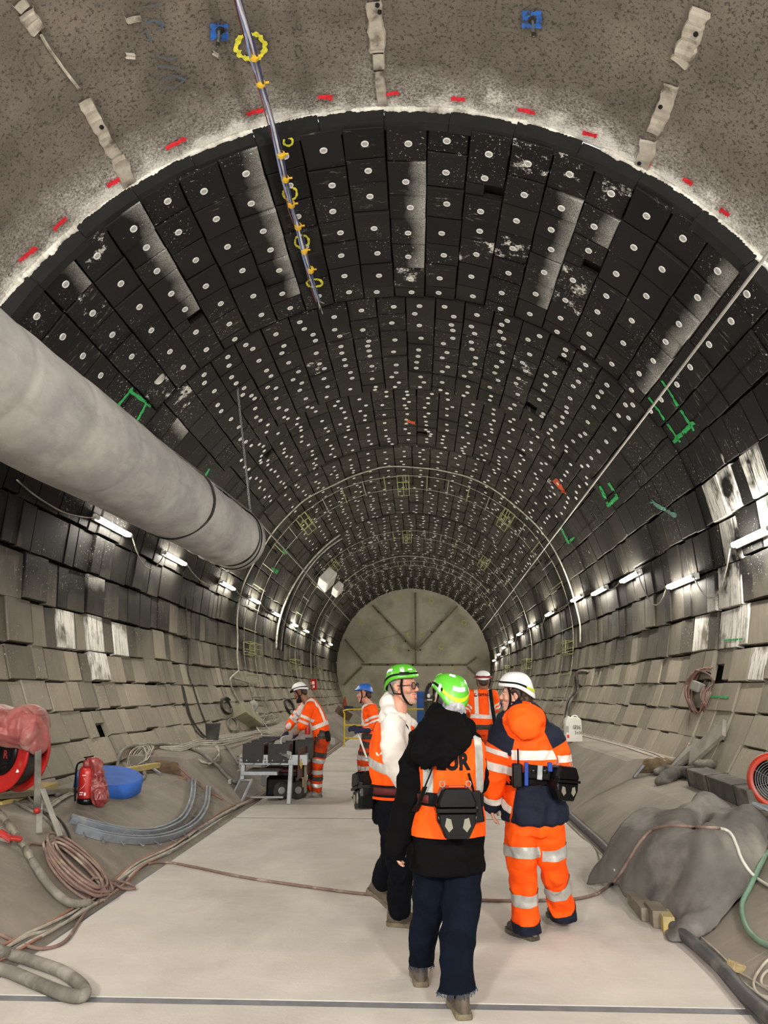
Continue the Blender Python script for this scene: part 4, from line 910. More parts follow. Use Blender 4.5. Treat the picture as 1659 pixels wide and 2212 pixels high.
# ---- the smiling man in the white hoodie
def man_white():
    Y = 5.5; J = lambda x, y, d=0.: atY(x, y, Y + d)
    t = thing('person', 'smiling person in white hoodie, orange vest, glasses and green helmet, seen from the side', 'person', (-.15, 5.85, 0), 'visitors walking in the middle')
    H = J(870, 1484); al = -24; M = frameA(al, 3, 3); nk = J(858, 1545); ta = 28
    T = lambda x, y, z: H + M @ Vector((x, y, z))
    shr, shl = J(848, 1568, -.15), J(866, 1562, .2); er, el_ = J(858, 1660, -.22), J(890, 1650, .25); wr, wl = J(897, 1705, -.18), J(915, 1690, .2)
    hr, hl = J(846, 1745, -.07), J(848, 1745, .10); kr, kl = J(864, 1850, -.05), J(852, 1838, .25); ar, al_ = J(862, 1962, .10), J(818, 1908, .55)
    mb = MB(); head(mb, H, M, nk); torso(mb, [(J(847, 1750), .14, .10), (J(846, 1690), .13, .095), (J(850, 1620), .15, .11), (J(854, 1570), .16, .09), (nk, .065, .06)], ta)
    for a, b, c in ((shr, er, wr), (shl, el_, wl)): limb(mb, [a, b, c], [.05, .04, .03])
    for a, b, c in ((hr, kr, ar), (hl, kl, al_)): limb(mb, [a, b, c], [.08, .055, .04])
    hand(mb, wr, frameA(-10, -20), .6); hand(mb, wl, frameA(0, -20), .6, 1, .02, -1)
    bm_ = volume(mb, .0065, 2, name='body'); body = part(bm_, 'body', M_skin, t); brows(body, H, M, M_hairg); lips(body, H, M, 1, .012)
    inv = M.transposed()
    def stub(p):
        q = inv @ (p - H); return -.125 < q.z < -.035 and .012 < q.y and not (abs(q.x) < .034 and -.088 < q.z < -.048 and q.y > .07) and q.z < -.02 - (q.y < .06)*.02 and abs(q.x) < .075
    panel(bm_, 'stubble', M_stub, body, [], .0012, stub)
    mb = MB(); mb.ell(T(0, -.025, .038), (.081, .094, .078), M); mb.ell(T(0, -.055, -.01), (.07, .06, .055), M); part(volume(mb, .006, 2, .003, .02, 'hair'), 'hair', M_hairg, t)
    mb = MB()
    for q in (-1, 1):
        c = T(q*.034, .103, .004); Mg = M @ Matrix.Rotation(-q*.16, 3, 'Z'); mb.tube([c + Mg @ Vector((.025*math.cos(k*.3927), .0, .0225*math.sin(k*.3927))) for k in range(16)], .0032, 6, True)
        mb.tube([c + Mg @ Vector((q*.025, 0, .006)), T(q*.075, .075, .012), T(q*.084, -.005, .012), T(q*.084, -.03, -.005)], .0028, 6)
    mb.tube([T(-.010, .106, .008), T(0, .110, .010), T(.010, .106, .008)], .003, 6)
    g = mb.build('glasses', pm('dark_glasses_frame', '1d1312', .3), body, True); mb = MB()
    for q in (-1, 1):
        Mg = M @ Matrix.Rotation(-q*.16, 3, 'Z'); c = T(q*.034, .103, .004); mb.lathe([(.001, 0), (.0235, .001)], c, Mg @ Matrix.Rotation(math.pi/2, 3, 'X'), 16, False)
    tg = NT('spectacle_glass'); tg.col((.9, .9, .9, 1)); tg.set(.03); tg.b.inputs['Transmission Weight'].default_value = 1; tg.b.inputs['IOR'].default_value = 1.05; mb.build('lens', tg.m, g, True)
    # trousers
    mb = MB(); torso(mb, [(J(847, 1775), .165, .125), (J(847, 1730), .16, .12), (J(846, 1690), .15, .11)], ta)
    limb(mb, [hr, J(858, 1800, -.06), kr, J(865, 1910, .03), J(862, 1965, .09)], [.105, .10, .085, .078, .070], 18); limb(mb, [hl, J(852, 1790, .15), kl, J(834, 1880, .42), J(824, 1900, .52)], [.105, .10, .085, .075, .068], 18)
    part(volume(mb, .011, 3, .014, .10, 'trousers', crumple=(.016, .13, (1, 1, .7))), 'trousers', pm('dark_navy_trousers', '0b0c11', .9, '101218', 7, bump=.3, bscale=250, spec=.06), t)
    # hoodie
    mb = MB(); torso(mb, [(J(847, 1708), .165, .13), (J(846, 1690), .165, .13), (J(850, 1620), .18, .14), (J(854, 1575), .17, .115), (J(857, 1553), .11, .10), (nk, .085, .085)], ta)
    limb(mb, [J(849, 1566, -.15), J(850, 1610, -.19), er, J(876, 1690, -.22), J(893, 1704, -.2)], [.078, .078, .072, .064, .055], 16); limb(mb, [shl, el_, wl], [.075, .07, .055])
    limb(mb, [J(846, 1540, -.1), J(836, 1520, .02), J(840, 1508, .07), J(850, 1520, .12)], [.035, .045, .05, .04]); limb(mb, [J(846, 1542, -.08), J(862, 1552, -.11), J(884, 1560, -.06), J(893, 1572, .0)], [.04, .036, .032, .03]); limb(mb, [J(842, 1515, .0), J(838, 1545, -.02), J(842, 1565, .0)], [.045, .06, .05])
    hm = volume(mb, .011, 3, .014, .09, 'hoodie', crumple=(.014, .12)); hd = part(hm, 'hoodie', M_hood, t)
    # vest
    rt = frameA(ta) @ Vector((1, 0, 0)); fw = frameA(ta) @ Vector((0, 1, 0))
    mb = MB(); torso(mb, [(J(846, 1736), .182, .150), (J(846, 1690), .185, .150), (J(848, 1640), .192, .156), (J(850, 1600), .190, .150), (J(854, 1570), .165, .128), (J(857, 1552), .115, .105)], ta)
    vm = volume(mb, .011, 3, .009, .10, 'vest', crumple=(.010, .15)); v = part(vm, 'vest', M_or, t)
    cut(v, J(846, 1722), UP)
    # near armhole: the vest is cut away round the shoulder
    def armhole(me, C, ax, ra, rb):
        bm = bmesh.new(); bm.from_mesh(me); bad = []
        for q in bm.verts:
            d = q.co - C
            if d.dot(ax) > -.03 and ((d - ax*d.dot(ax)).dot(fw)/ra)**2 + ((d.z)/rb)**2 < 1: bad.append(q)
        bmesh.ops.delete(bm, geom=bad, context='VERTS'); bm.to_mesh(me); bm.free()
    armhole(vm, J(853, 1603, -.18), rt, .115, .16)
    mb = MB(); C = J(853, 1603, -.18)
    onv = lambda a, ra=.118, rb=.164: C + fw*ra*math.cos(a) + UP*rb*math.sin(a)
    bv = BVHTree.FromPolygons([q.co.copy() for q in vm.vertices], [tuple(p.vertices) for p in vm.polygons]); P = []
    for k in range(28):
        p = onv(2*math.pi*k/28); h = bv.find_nearest(p); P.append(h[0] if h[0] is not None else p)
    mb.tube(P, .008, 6, True); mb.build('black_edging', M_blk, v, True)
    z = J(846, 1640).z; panel(vm, 'reflective_band', M_refl, v, [(J(846, 1672, -.15), UP + rt*.25), (J(846, 1652, -.15), -UP - rt*.25)], .004)
    Cb = J(850, 1600); panel(vm, 'reflective_band', M_refl, v, [(Cb - fw*.105, fw), (Cb - fw*.06, -fw), (J(846, 1652, -.15), UP + rt*.25)], .004)
    panel(vm, 'reflective_band', M_refl, v, [(Cb + fw*.085, fw), (Cb + fw*.125, -fw), (J(846, 1652, -.15), UP + rt*.25)], .004)
    b = belt(J(845, 1703), ta, .196, .162, .075, M_blk, 'belt', t); belt(J(845, 1703), ta, .2, .166, .045, M_dred, 'belt_stripe', b, -75, 5, 14)
    shoes(t, [(J(858, 2004, .18).lerp(J(858, 2004, .18), 1) if False else atZ(862, 2000, 0), -12, 0, .29), (atZ(818, 1962, 0) + Vector((-.02, 0, .075)), -16, -30, .29)])
    helmet(t, H, M, M_green, 1.02, (M_blk, M_blk, 1), [(100, 135, .55, .75, .1), (55, 70, .35, .75, .1), (20, 40, .5, .62, 0), (160, 195, .5, .7, 0)], dip=.05, chin=True, vent=True)
    C = J(801, 1703, .02); case('black hard case hanging at the hip of the person in the white hoodie', C, frameA(198, 0, 12), 1.12)
man_white()
# ---- the woman in the orange jacket with navy yoke
def woman_orange():
    Y = 5.45; J = lambda x, y, d=0.: atY(x, y, Y + d)
    t = thing('person', 'person in orange and navy work suit and white helmet, turned left, right of the group', 'person', (.85, 5.6, 0), 'visitors walking in the middle')
    H = J(1114, 1501); M = frameA(166, 2, -4); nk = J(1124, 1548); ta = 98; T = lambda x, y, z: H + M @ Vector((x, y, z))
    shl, shr = J(1083, 1588), J(1186, 1588); el_, er = J(1069, 1672, -.04), J(1210, 1655, .06); wl, wr = J(1061, 1737, .03), J(1212, 1660, .30)
    hl, hr = J(1128, 1770), J(1182, 1768); kl, kr = J(1130, 1880, -.01), J(1192, 1868, .08); al_, ar = J(1138, 2008, .06), J(1216, 1972, .34)
    mb = MB(); head(mb, H, M, nk, .95, .05); torso(mb, [(J(1152, 1775), .14, .1), (J(1150, 1720), .12, .09), (J(1142, 1640), .14, .1), (J(1134, 1585), .15, .08), (nk, .055, .055)], ta)
    for a, b, c in ((shl, el_, wl), (shr, er, wr)): limb(mb, [a, b, c], [.045, .037, .027])
    for a, b, c in ((hl, kl, al_), (hr, kr, ar)): limb(mb, [a, b, c], [.08, .055, .038])
    hand(mb, wl, Matrix((Vector((.1, .95, .1)).normalized(), Vector((.12, .1, -.98)).normalized(), Vector((-.99, .1, -.1)).normalized())).transposed(), .45, .95); hand(mb, wr, frameA(110), .6, .95)
    body = part(volume(mb, .0065, 2, name='body'), 'body', M_skin3, t); brows(body, H, M, M_hairn, .95); lips(body, H, M, .95)
    mb = MB(); mb.ell(T(0, -.03, .035), (.082, .095, .078), M); mb.ell(T(0, -.07, -.03), (.066, .05, .06), M); limb(mb, [T(.0, -.06, -.03), T(0, -.08, -.09), T(0, -.075, -.13)], [.06, .05, .035])
    for q in (-1, 1): limb(mb, [T(q*.078, .02, .03), T(q*.08, -.02, .035), T(q*.07, -.05, -.03)], [.012, .016, .02])
    part(volume(mb, .006, 2, .004, .02, 'hair'), 'hair', M_hairn, t)
    # trousers
    mb = MB(); torso(mb, [(J(1155, 1800), .195, .135), (J(1154, 1760), .19, .135), (J(1152, 1720), .165, .125)], ta)
    legs = [[hl, J(1126, 1830, -.01), kl, J(1134, 1950, .03), J(1140, 2030, .06)], [hr, J(1184, 1820, .03), kr, J(1208, 1930, .24), J(1217, 2000, .34)]]
    for L in legs: limb(mb, L, [.112, .104, .088, .084, .082], 18)
    tm = volume(mb, .011, 3, .014, .10, 'trousers', crumple=(.016, .13, (1, 1, .7))); HA, HB = J(1139, 2012, .06), J(1216, 1984, .34); ax_ = (HB-HA).normalized(); n_ = (Vector((0, 1, 0)) - ax_*ax_.y).cross(ax_); cutmesh(tm, HA, n_ if n_.z > 0 else -n_); tr = part(tm, 'trousers', M_or, t)
    lf = [near_limb([(hl, kl), (kl, al_)], [(hr, kr), (kr, ar)]), near_limb([(hr, kr), (kr, ar)], [(hl, kl), (kl, al_)])]
    for i, (a, b, c) in enumerate(((hl, kl, al_), (hr, kr, ar))):
        panel(tm, 'reflective_band', M_refl, tr, bandplanes(a, b, .50, .72) if i == 0 else bandplanes(a, b, .52, .76), .005, lf[i])
        panel(tm, 'reflective_band', M_refl, tr, bandplanes(b, c, .33, .53), .005, lf[i]); panel(tm, 'navy_hem', M_navy, tr, [(b + (c-b)*.83, (c-b).normalized())], .005, lf[i])
    # jacket
    mb = MB(); torso(mb, [(J(1156, 1772), .225, .165), (J(1155, 1740), .215, .16), (J(1152, 1695), .19, .145), (J(1146, 1640), .195, .15), (J(1138, 1592), .19, .13), (J(1130, 1565), .13, .105), (J(1124, 1548), .085, .085)], ta)
    limb(mb, [J(1086, 1586), J(1074, 1630, -.03), el_, J(1064, 1705, .0), J(1060, 1737, .03)], [.088, .086, .076, .068, .06], 16); limb(mb, [J(1184, 1590), J(1204, 1625, .03), er, J(1212, 1658, .28)], [.086, .08, .07, .055], 16)
    limb(mb, [J(1100, 1560, -.06), J(1085, 1552, .02), J(1093, 1545, .08)], [.03, .03, .03]); limb(mb, [J(1092, 1553, -.03), J(1120, 1547, -.08), J(1150, 1550, -.08), J(1172, 1562, -.02)], [.045, .06, .055, .035]); torso(mb, [(J(1140, 1595, -.19), .04, .02), (J(1138, 1575, -.17), .10, .05), (J(1136, 1550, -.10), .125, .09), (J(1130, 1538, -.02), .10, .10), (J(1124, 1527, .0), .085, .085)], ta)
    jm = volume(mb, .011, 3, .012, .10, 'jacket', crumple=(.018, .14)); jk = part(jm, 'jacket', M_or, t)
    rt = frameA(ta) @ Vector((1, 0, 0)); bk = -(frameA(ta) @ Vector((0, 1, 0)))
    larm = [(shl, el_), (el_, wl)]; rarm = [(shr, er), (er, wr)]; spine = [(J(1152, 1770), J(1136, 1590)), (J(1112, 1640), J(1112, 1600)), (J(1170, 1640), J(1165, 1600))]
    Lf = near_limb(larm, spine + rarm); Rf = near_limb(rarm, spine + larm); Sf = near_limb(spine, larm + rarm)
    # navy yoke and shoulders
    hoodc = J(1134, 1560, -.12)
    nothood = lambda p: ((p.x-hoodc.x)/.15)**2 + ((p.y-hoodc.y)/.17)**2 + ((p.z-hoodc.z)/.125)**2 > 1
    panel(jm, 'navy_shoulder', M_navy, jk, [(J(1085, 1622), UP + Vector((.62, 0, 0))), (J(1108, 1590), Vector((-1, 0, .25)))], .004, nothood); panel(jm, 'navy_shoulder', M_navy, jk, [(J(1195, 1612), UP - Vector((.5, 0, 0))), (J(1176, 1590), Vector((1, 0, .45)))], .004, nothood)
    panel(jm, 'reflective_band', M_reflw, jk, [(J(1076, 1630), UP + Vector((.3, 0, 0))), (J(1076, 1619), -UP - Vector((.3, 0, 0)))], .006, lambda p: Lf(p) and p.x < J(1095, 1620).x)
    panel(jm, 'reflective_band', M_reflw, jk, [(J(1070, 1664), UP + Vector((.25, 0, 0))), (J(1070, 1646), -UP - Vector((.25, 0, 0)))], .006, Lf); panel(jm, 'reflective_band', M_reflw, jk, bandplanes(el_, wl, .68, .88), .006, Lf); panel(jm, 'navy_cuff', M_navy, jk, bandplanes(el_, wl, .88, 1.4), .006, Lf)
    panel(jm, 'reflective_band', M_reflw, jk, [(J(1210, 1646), UP), (J(1210, 1630), -UP)], .006, Rf)
    panel(jm, 'reflective_band', M_reflw, jk, [(J(1150, 1638), UP), (J(1150, 1618), -UP)], .005, Sf); panel(jm, 'reflective_band', M_reflw, jk, [(J(1150, 1689), UP), (J(1150, 1668), -UP)], .005, Sf)
    panel(jm, 'navy_skirt', M_navy, jk, [(J(1150, 1691), -UP)], .006, Sf)
    b = belt(J(1153, 1676), ta, .207, .165, .085, M_blk, 'belt', t, tilt=.01)
    shoes(t, [(atZ(1140, 2026, 0), 128, 0, .27), (atZ(1217, 1992, 0) + Vector((0, .0, .02)), 112, -8, .27)], M_boot, M_sole)
    helmet(t, H, M, M_whel, 1.0, (M_blk, M_lime, 1), [], dip=.05, vent=True)
    case('black hard case with pale reflectors at the right hip of the orange suited person', J(1208, 1686, -.15), frameA(-62, 0, -6), 1.0)
    # things on the belt
    mb = MB(); p = J(1117, 1675, -.20); mb.box(p, (.068, .045, .155), Euler((0, .03, 0)), .01); mb.tube([p + Vector((.01, 0, .07)), p + Vector((.012, 0, .17))], .006, 8); tag(mb.build('radio', M_blkpl), 'black handheld radio clipped on the orange suited person, left of the camera', 'radio')
    k = thing('compact_camera', 'blue and silver device clipped on the belt of the orange suited person', 'camera', tuple(J(1160, 1668, -.2))); q = J(1163, 1668, -.195)
    mb = MB(); mb.box(q, (.15, .05, .085), Euler((0, .1, 0)), .01); mb.build('pouch', M_blk, k)
    mb = MB(); mb.box(q + Vector((.005, -.03, 0)), (.036, .012, .092), Euler((0, .1, 0)), .004); mb.build('silver_clip', M_steel, k)
    mb = MB(); mb.box(q + Vector((-.082, -.01, -.01)), (.026, .03, .15), Euler((0, .05, 0)), .006); mb.box(q + Vector((.075, -.015, .035)), (.03, .03, .06), None, .006); mb.build('blue_strap', pm('royal_blue_webbing', '1f3f96', .7), k)
    mb = MB()
    for dx in (-.035, .04): mb.lathe([(.001, .0), (.018, .0), (.02, -.012), (.014, -.016), (.001, -.01)], q + Vector((dx, -.028, .008)), Euler((math.pi/2, 0, 0)).to_matrix(), 14)
    mb.build('dial', M_blkpl, k, True)
woman_orange()
# ---- three workers farther in
def worker(label, pts, al, mats, bandsleg, hm_, bag=None, floor=None, trb=()):
    """pts: joints; mats: (jacket, trousers, skin, glove)"""
    P = pts; t = thing('person', label, 'person', tuple(floor), 'workers in orange near the far end'); M = frameA(*P['hf']); H = P['H']; nk = P['nk']
    mb = MB(); head(mb, H, M, nk, 1, .055); torso(mb, [(c, w*.8, d*.8) for c, w, d in P['torso']] + [(nk, .06, .06)], al)
    for a, b, c in P['arms']: limb(mb, [a, b, c], [.045, .040, .032])
    for a, b, c in P['legs']: limb(mb, [a, b, c], [.08, .055, .04])
    if not mats[3]:
        for w, F_ in P['hands']: hand(mb, w, F_, .6)
    body = part(volume(mb, .009, 2, name='body'), 'body', mats[2], t); brows(body, H, M, M_hairn); lips(body, H, M)
    if mats[3]:
        for w, F_ in P['hands']:
            mb = MB(); hand(mb, w, F_, .75, 1.15); limb(mb, [w - (F_ @ Vector((0, .07, 0))), w], [.042, .036]); part(volume(mb, .006, 2, name='glove'), 'glove', mats[3], t)
    mb = MB(); mb.ell(H + M @ Vector((0, -.025, .035)), (.081, .094, .078), M); mb.ell(H + M @ Vector((0, -.065, -.015)), (.066, .05, .06), M); part(volume(mb, .008, 2, name='hair'), 'hair', M_hairn, t)
    mb = MB(); c0 = P['torso'][0][0]; torso(mb, [(c0 - Vector((0, 0, .10)), .17, .125), (c0, .165, .12), (c0 + (P['torso'][1][0]-c0)*.35, .155, .115)], al)
    for a, b, c in P['legs']: limb(mb, [a, a.lerp(b, .5), b, b.lerp(c, .5), c], [.105, .10, .088, .082, .080], 16)
    tm = volume(mb, .014, 3, .012, .13, 'trousers', crumple=(.014, .14, (1, 1, .7))); tr = part(tm, 'trousers', mats[1], t)
    for i, (a, b, c) in enumerate(P['legs']):
        o_ = P['legs'][1-i]; f = near_limb([(a, b), (b, c)], [(o_[0], o_[1]), (o_[1], o_[2])])
        for seg, t0, t1, m in bandsleg: panel(tm, 'reflective_band' if m is M_refl else 'dark_patch', m, tr, bandplanes(*((a, b) if seg == 0 else (b, c)), t0, t1), .006, f)
    panel(tm, 'waistband', M_char, tr, [(c0 - Vector((0, 0, .02)), UP)], .005)
    mb = MB(); torso(mb, P['torso'] + [(nk, .08, .08)], al)
    for (a, b, c), k in zip(P['arms'], P['sleeve']):
        q = b + (c-b)*k; limb(mb, [a, a.lerp(b, .5), b, q], [.082, .078, .070, .062], 14)
    jm = volume(mb, .013, 3, .010, .12, 'jacket', crumple=(.012, .14)); jk = part(jm, 'jacket', mats[0], t)
    sp = [(P['torso'][0][0], P['torso'][-1][0])]
    for (a, b, c), k in zip(P['arms'], P['sleeve']):
        ob = [s for q in P['arms'] if q[0] is not a for s in ((q[0], q[1]), (q[1], q[2]))]; f = near_limb([(a, b), (b, c)], sp + ob)
        for t0, t1 in ((.46, .62), (.74, .88)): panel(jm, 'reflective_band', M_reflw, jk, bandplanes(a, b, t0, t1), .006, f)
    fs_ = near_limb(sp, [s for q in P['arms'] for s in ((q[0], q[1]), (q[1], q[2]))]); rt = frameA(al) @ Vector((1, 0, 0))
    a, b = sp[0]; d = (b-a).normalized()
    for t0, t1 in ((.28, .40),): panel(jm, 'reflective_band', M_reflw, jk, [(a + (b-a)*t0, d), (a + (b-a)*t1, -d)], .006, fs_)
    for q in (-1, 1): panel(jm, 'reflective_band', M_reflw, jk, [(b + rt*(q*.10 - .027), rt), (b + rt*(q*.10 + .027), -rt), (a + (b-a)*.40, d)], .006)
    for A, sl, ph in P['feet']:
        s_, u_ = MB(), MB(); shoe(s_, u_, A, sl, ph, .30, .16, .058); o = part(volume(u_, .009, 3, name='boot'), 'boot', M_boot, t); s_.build('boot_sole', M_sole, o)
    helmet(t, H, M, hm_, 1.04, (None,) if hm_ is M_bhel else (M_blk, M_blk, 1), [], dip=.015 if hm_ is M_bhel else .03, peak=.03 if hm_ is M_bhel else 0)
    return t, tm, tr, jm, jk, M, H
def bent_worker():
    Y = 12.3; J = lambda x, y, d=0.: atY(x, y, Y + d); arms = [(J(668, 1530, -.17), J(652, 1567, -.20), J(633, 1592, -.18)), (J(660, 1525, .18), J(630, 1560, .2), J(612, 1592, .12))]
    G = Matrix((Vector((0, -1, 0)), Vector((-.7, 0, -.7)), Vector((-.7, 0, .7)))).transposed(); G2 = G
    P = dict(H=J(649, 1496), hf=(176, -22, -4), nk=J(664, 1517), torso=[(J(696, 1592), .165, .13), (J(690, 1567), .16, .135), (J(681, 1545), .175, .14), (J(671, 1524), .19, .115)], arms=arms, sleeve=[.08, .3],
             legs=[(J(694, 1602, -.09), J(686, 1655, -.08), J(684, 1703, -.02)), (J(692, 1602, .09), J(680, 1655, .12), J(674, 1700, .12))], hands=[(arms[0][2], G), (arms[1][2], G2)],
             feet=[(Vector((J(684, 1712).x, 12.27, 0)), 190, 0), (Vector((J(674, 1712).x, 12.45, 0)), 190, 0)])
    t, tm, tr, jm, jk, M, H = worker('bearded person in orange workwear and white helmet bending over the metal trestle', P, 180, (M_or, M_or2, M_skin2, M_glove), [(0, .42, .62, M_char), (0, .68, .86, M_refl), (1, .12, .32, M_refl), (1, .42, .62, M_char), (1, .74, .9, M_refl)], M_whel, floor=(J(684, 1712).x, 12.3, 0))
    mb = MB(); T = lambda x, y, z: H + M @ Vector((x, y, z)); limb(mb, [T(-.07, .01, -.04), T(-.052, .035, -.085), T(0, .085, -.115), T(.052, .035, -.085), T(.07, .01, -.04)], [.012, .024, .032, .024, .012]); mb.ell(T(0, .06, -.105), (.045, .045, .045), M); limb(mb, [T(-.03, .095, -.05), T(0, .105, -.048), T(.03, .095, -.05)], [.006, .008, .006]); part(volume(mb, .007, 2, .004, .02, 'beard'), 'beard', M_beard, t)
    mb = MB(); limb(mb, [T(-.085, .06, .075), T(-.05, .115, .07), T(0, .14, .068), T(.05, .115, .07), T(.085, .06, .075)], [.012, .02, .022, .02, .012]); mb.build('goggles', M_blkpl, t, True)
    panel(jm, 'dark_side_panel', M_char, jk, [(J(684, 1572), Vector((-.3, 0, -1))), (J(697, 1560), Vector((1, 0, -.2)))], .006); mb = MB(); mb.box(J(708, 1590, -.1), (.07, .12, .16), Euler((0, -.2, 0)), .015); mb.build('tool_pouch', M_blk, t)
bent_worker()
def blue_worker():
    Y = 12.0; J = lambda x, y, d=0.: atY(x, y, Y + d); arms = [(J(803, 1533, -.17), J(812, 1565, -.20), J(786, 1578, -.24)), (J(793, 1533, .18), J(795, 1565, .2), J(772, 1574, .0))]
    G = Matrix((Vector((0, .5, .85)).normalized(), Vector((-1, 0, 0)), Vector((0, -.85, .5)).normalized())).transposed()
    P = dict(H=J(787, 1500), hf=(178, -2, 3), nk=J(797, 1521), torso=[(J(799, 1593), .155, .12), (J(800, 1570), .15, .12), (J(799, 1548), .17, .13), (J(798, 1528), .185, .11)], arms=arms, sleeve=[.25, .25],
             legs=[(J(800, 1600, -.09), J(792, 1652, -.08), J(797, 1703, -.02)), (J(796, 1600, .09), J(784, 1652, .12), J(790, 1700, .12))], hands=[(arms[0][2], G), (arms[1][2], G)],
             feet=[(Vector((J(797, 1712).x, 11.98, 0)), 186, 0), (Vector((J(788, 1712).x, 12.15, 0)), 186, 0)])
    worker('person in orange workwear and blue helmet holding a pale rod, facing left', P, 180, (M_or, M_or2, M_skin, M_glove), [(0, .05, .30, M_char), (0, .48, .60, M_char), (0, .64, .82, M_refl), (1, .0, .18, M_refl), (1, .40, .8, M_char)], M_bhel, floor=(J(795, 1712).x, 12.05, 0))
    mb = MB(); mb.tube([J(772, 1580, -.14), J(792, 1637, -.30)], .016, 8); tag(mb.build('rod', M_white), 'pale rod held low by the blue helmeted worker', 'rod')
blue_worker()
def far_worker():
    Y = 11.2; J = lambda x, y, d=0.: atY(x, y, Y + d); arms = [(J(1019, 1502), J(1009, 1530, .1), J(1010, 1525, .38)), (J(1064, 1502), J(1070, 1530, .1), J(1066, 1530, .38))]; G = frameA(90)
    P = dict(H=J(1044, 1474), hf=(88, -12, 0), nk=J(1043, 1490), torso=[(J(1041, 1572), .165, .125), (J(1041, 1545), .165, .13), (J(1042, 1520), .18, .13), (J(1042, 1500), .185, .10)], arms=arms, sleeve=[.1, .1],
             legs=[(J(1030, 1590), J(1030, 1655, -.02), J(1032, 1715)), (J(1054, 1590), J(1058, 1650, .02), J(1060, 1708, .1))], hands=[(arms[0][2], G), (arms[1][2], G)], feet=[(Vector((J(1032, 1720).x, 11.2, 0)), 95, 0), (Vector((J(1060, 1720).x, 11.3, 0)), 80, 0)])
    t, tm, tr, jm, jk, M, H = worker('person in orange workwear with white and red helmet, back to the camera beside the crate', P, 92, (M_or, M_or2, M_skin2, None), [(0, .75, .92, M_refl), (1, .3, .5, M_refl)], M_whel, floor=(J(1045, 1720).x, 11.25, 0))
    panel(jm, 'grey_shirt_tail', M_char, jk, [(J(1041, 1565), -UP)], .008)
    rt = frameA(92) @ Vector((1, 0, 0)); vs, fs = text('EIFFAGE', .055, .002); conform(vs, fs, J(1046, 1501), rt, UP, jm, Vector((0, -1, 0)), 'printed_letter', pm('dark_red_print', '5c1410', .8), jk, .008)
    mb = MB(); c = J(1026.5, 1501); vs = []
    for k in range(12): vs.append((c.x + .028*math.cos(k*math.pi/6)*(1.05 if k % 3 else .95), c.z + .028*math.sin(k*math.pi/6)))
    conform([Vector((x-c.x, z-c.z, 0)) for x, z in vs], [tuple(range(12))], c, rt, UP, jm, Vector((0, -1, 0)), 'printed_emblem', MATS['dark_red_print'], jk, .008)
    conform([Vector(q) for q in ((-.012, -.012, 0), (.0, -.012, 0), (0, .012, 0), (-.012, .012, 0))], [(0, 1, 2, 3)], c, rt, UP, jm, Vector((0, -1, 0)), 'printed_emblem', M_or, jk, .010)
    mb = MB(); T = lambda x, y, z: H + M @ Vector((x, y, z)); mb.tube(catmull([T(-.125, .0, .075), T(-.09, -.1, .05), T(0, -.155, .045), T(.09, -.1, .05), T(.125, .0, .075)], 5), .014, 8); mb.build('red_helmet_strap', pm('red_strap', '8f1d1d', .6), t, True)
far_worker()
# ================================================================ duct, ropes, arches
M_duct = NT('dusty_duct_fabric'); v = M_duct.coord(); M_duct.set(.75, 0, .25)
d1 = M_duct.ramp(M_duct.noise(v, 1.6, 6, .65, (1, .8, 1)), .38, .66); d2 = M_duct.ramp(M_duct.noise(v, 4.5, 6, .7, (1, .35, 1)), .5, .68)
M_duct.col(M_duct.mix(M_duct.math('MULTIPLY', d2, .45), M_duct.mix(d1, lin('9f9e9d'), lin('c2c0bd')), lin('86827d'))); M_duct.bump(M_duct.noise(v, 26, 4, .6), .15, .01); M_duct = M_duct.m
DA, DB = atY(22, 858, 5.35), atY(508, 1166, 12.35); DD = (DB-DA).normalized()
dv = thing('ventilation_duct', 'long grey fabric ventilation duct hanging high along the left wall', 'duct', tuple(DB))
du = DD.cross(UP).normalized(); dw = du.cross(DD)
L0 = DA - DD*3.2; LEN = (DB - L0).length
def duct_pt(s, a, base=.495, seed=0):
    y = s*LEN; c = L0 + DD*y; to_end = LEN - y
    r = base + .012*noise.noise((math.cos(a)*1.2, math.sin(a)*1.2, y*.9)) + .008*noise.noise((math.cos(a)*3, math.sin(a)*3, y*2.4))
    for y0, w, dep in ((LEN-3.05, .05, .022), (LEN-5.6, .05, .008), (LEN-1.15, .07, .014), (LEN-7.6, .04, .010), (LEN-4.4, .035, .008), (LEN-6.6, .035, .007), (LEN-2.1, .04, .008)): r -= dep*math.exp(-((y - y0 - .10*math.sin(a*1.0 + 1))/w)**2)
    for k in range(4):   # drape folds by the mouth
        ph = y*9 + a*(2.2 + k*.7) + k*1.9; amp = .020*math.exp(-((to_end - .55 - .28*k)/.42)**2); r += amp*max(0, math.sin(ph))*(.4 + .6*max(0, -math.sin(a + .5)))
    r -= .018*max(0, math.sin(a))**6*abs(math.sin(y*3.2))
    return c + (du*math.cos(a) + dw*math.sin(a))*r
mb = MB(); NU, NV = 56, 240; N_ = NU
vs = [duct_pt(j/NV*.962, 2*math.pi*i/NU) for j in range(NV+1) for i in range(NU)]
mb.add(vs, [(j*NU+i, j*NU+(i+1) % NU, (j+1)*NU+(i+1) % NU, (j+1)*NU+i) for j in range(NV) for i in range(NU)]); mb.build('duct_skin', M_duct, dv, True)
mb = MB(); mb.rings([(L0 + DD*(LEN*.962 - .05), du*.47, dw*.47), (L0 + DD*(LEN*.962 + .12), du*.47, dw*.47)], 40, False); mb.build('inner_sleeve', M_blk, dv, True)
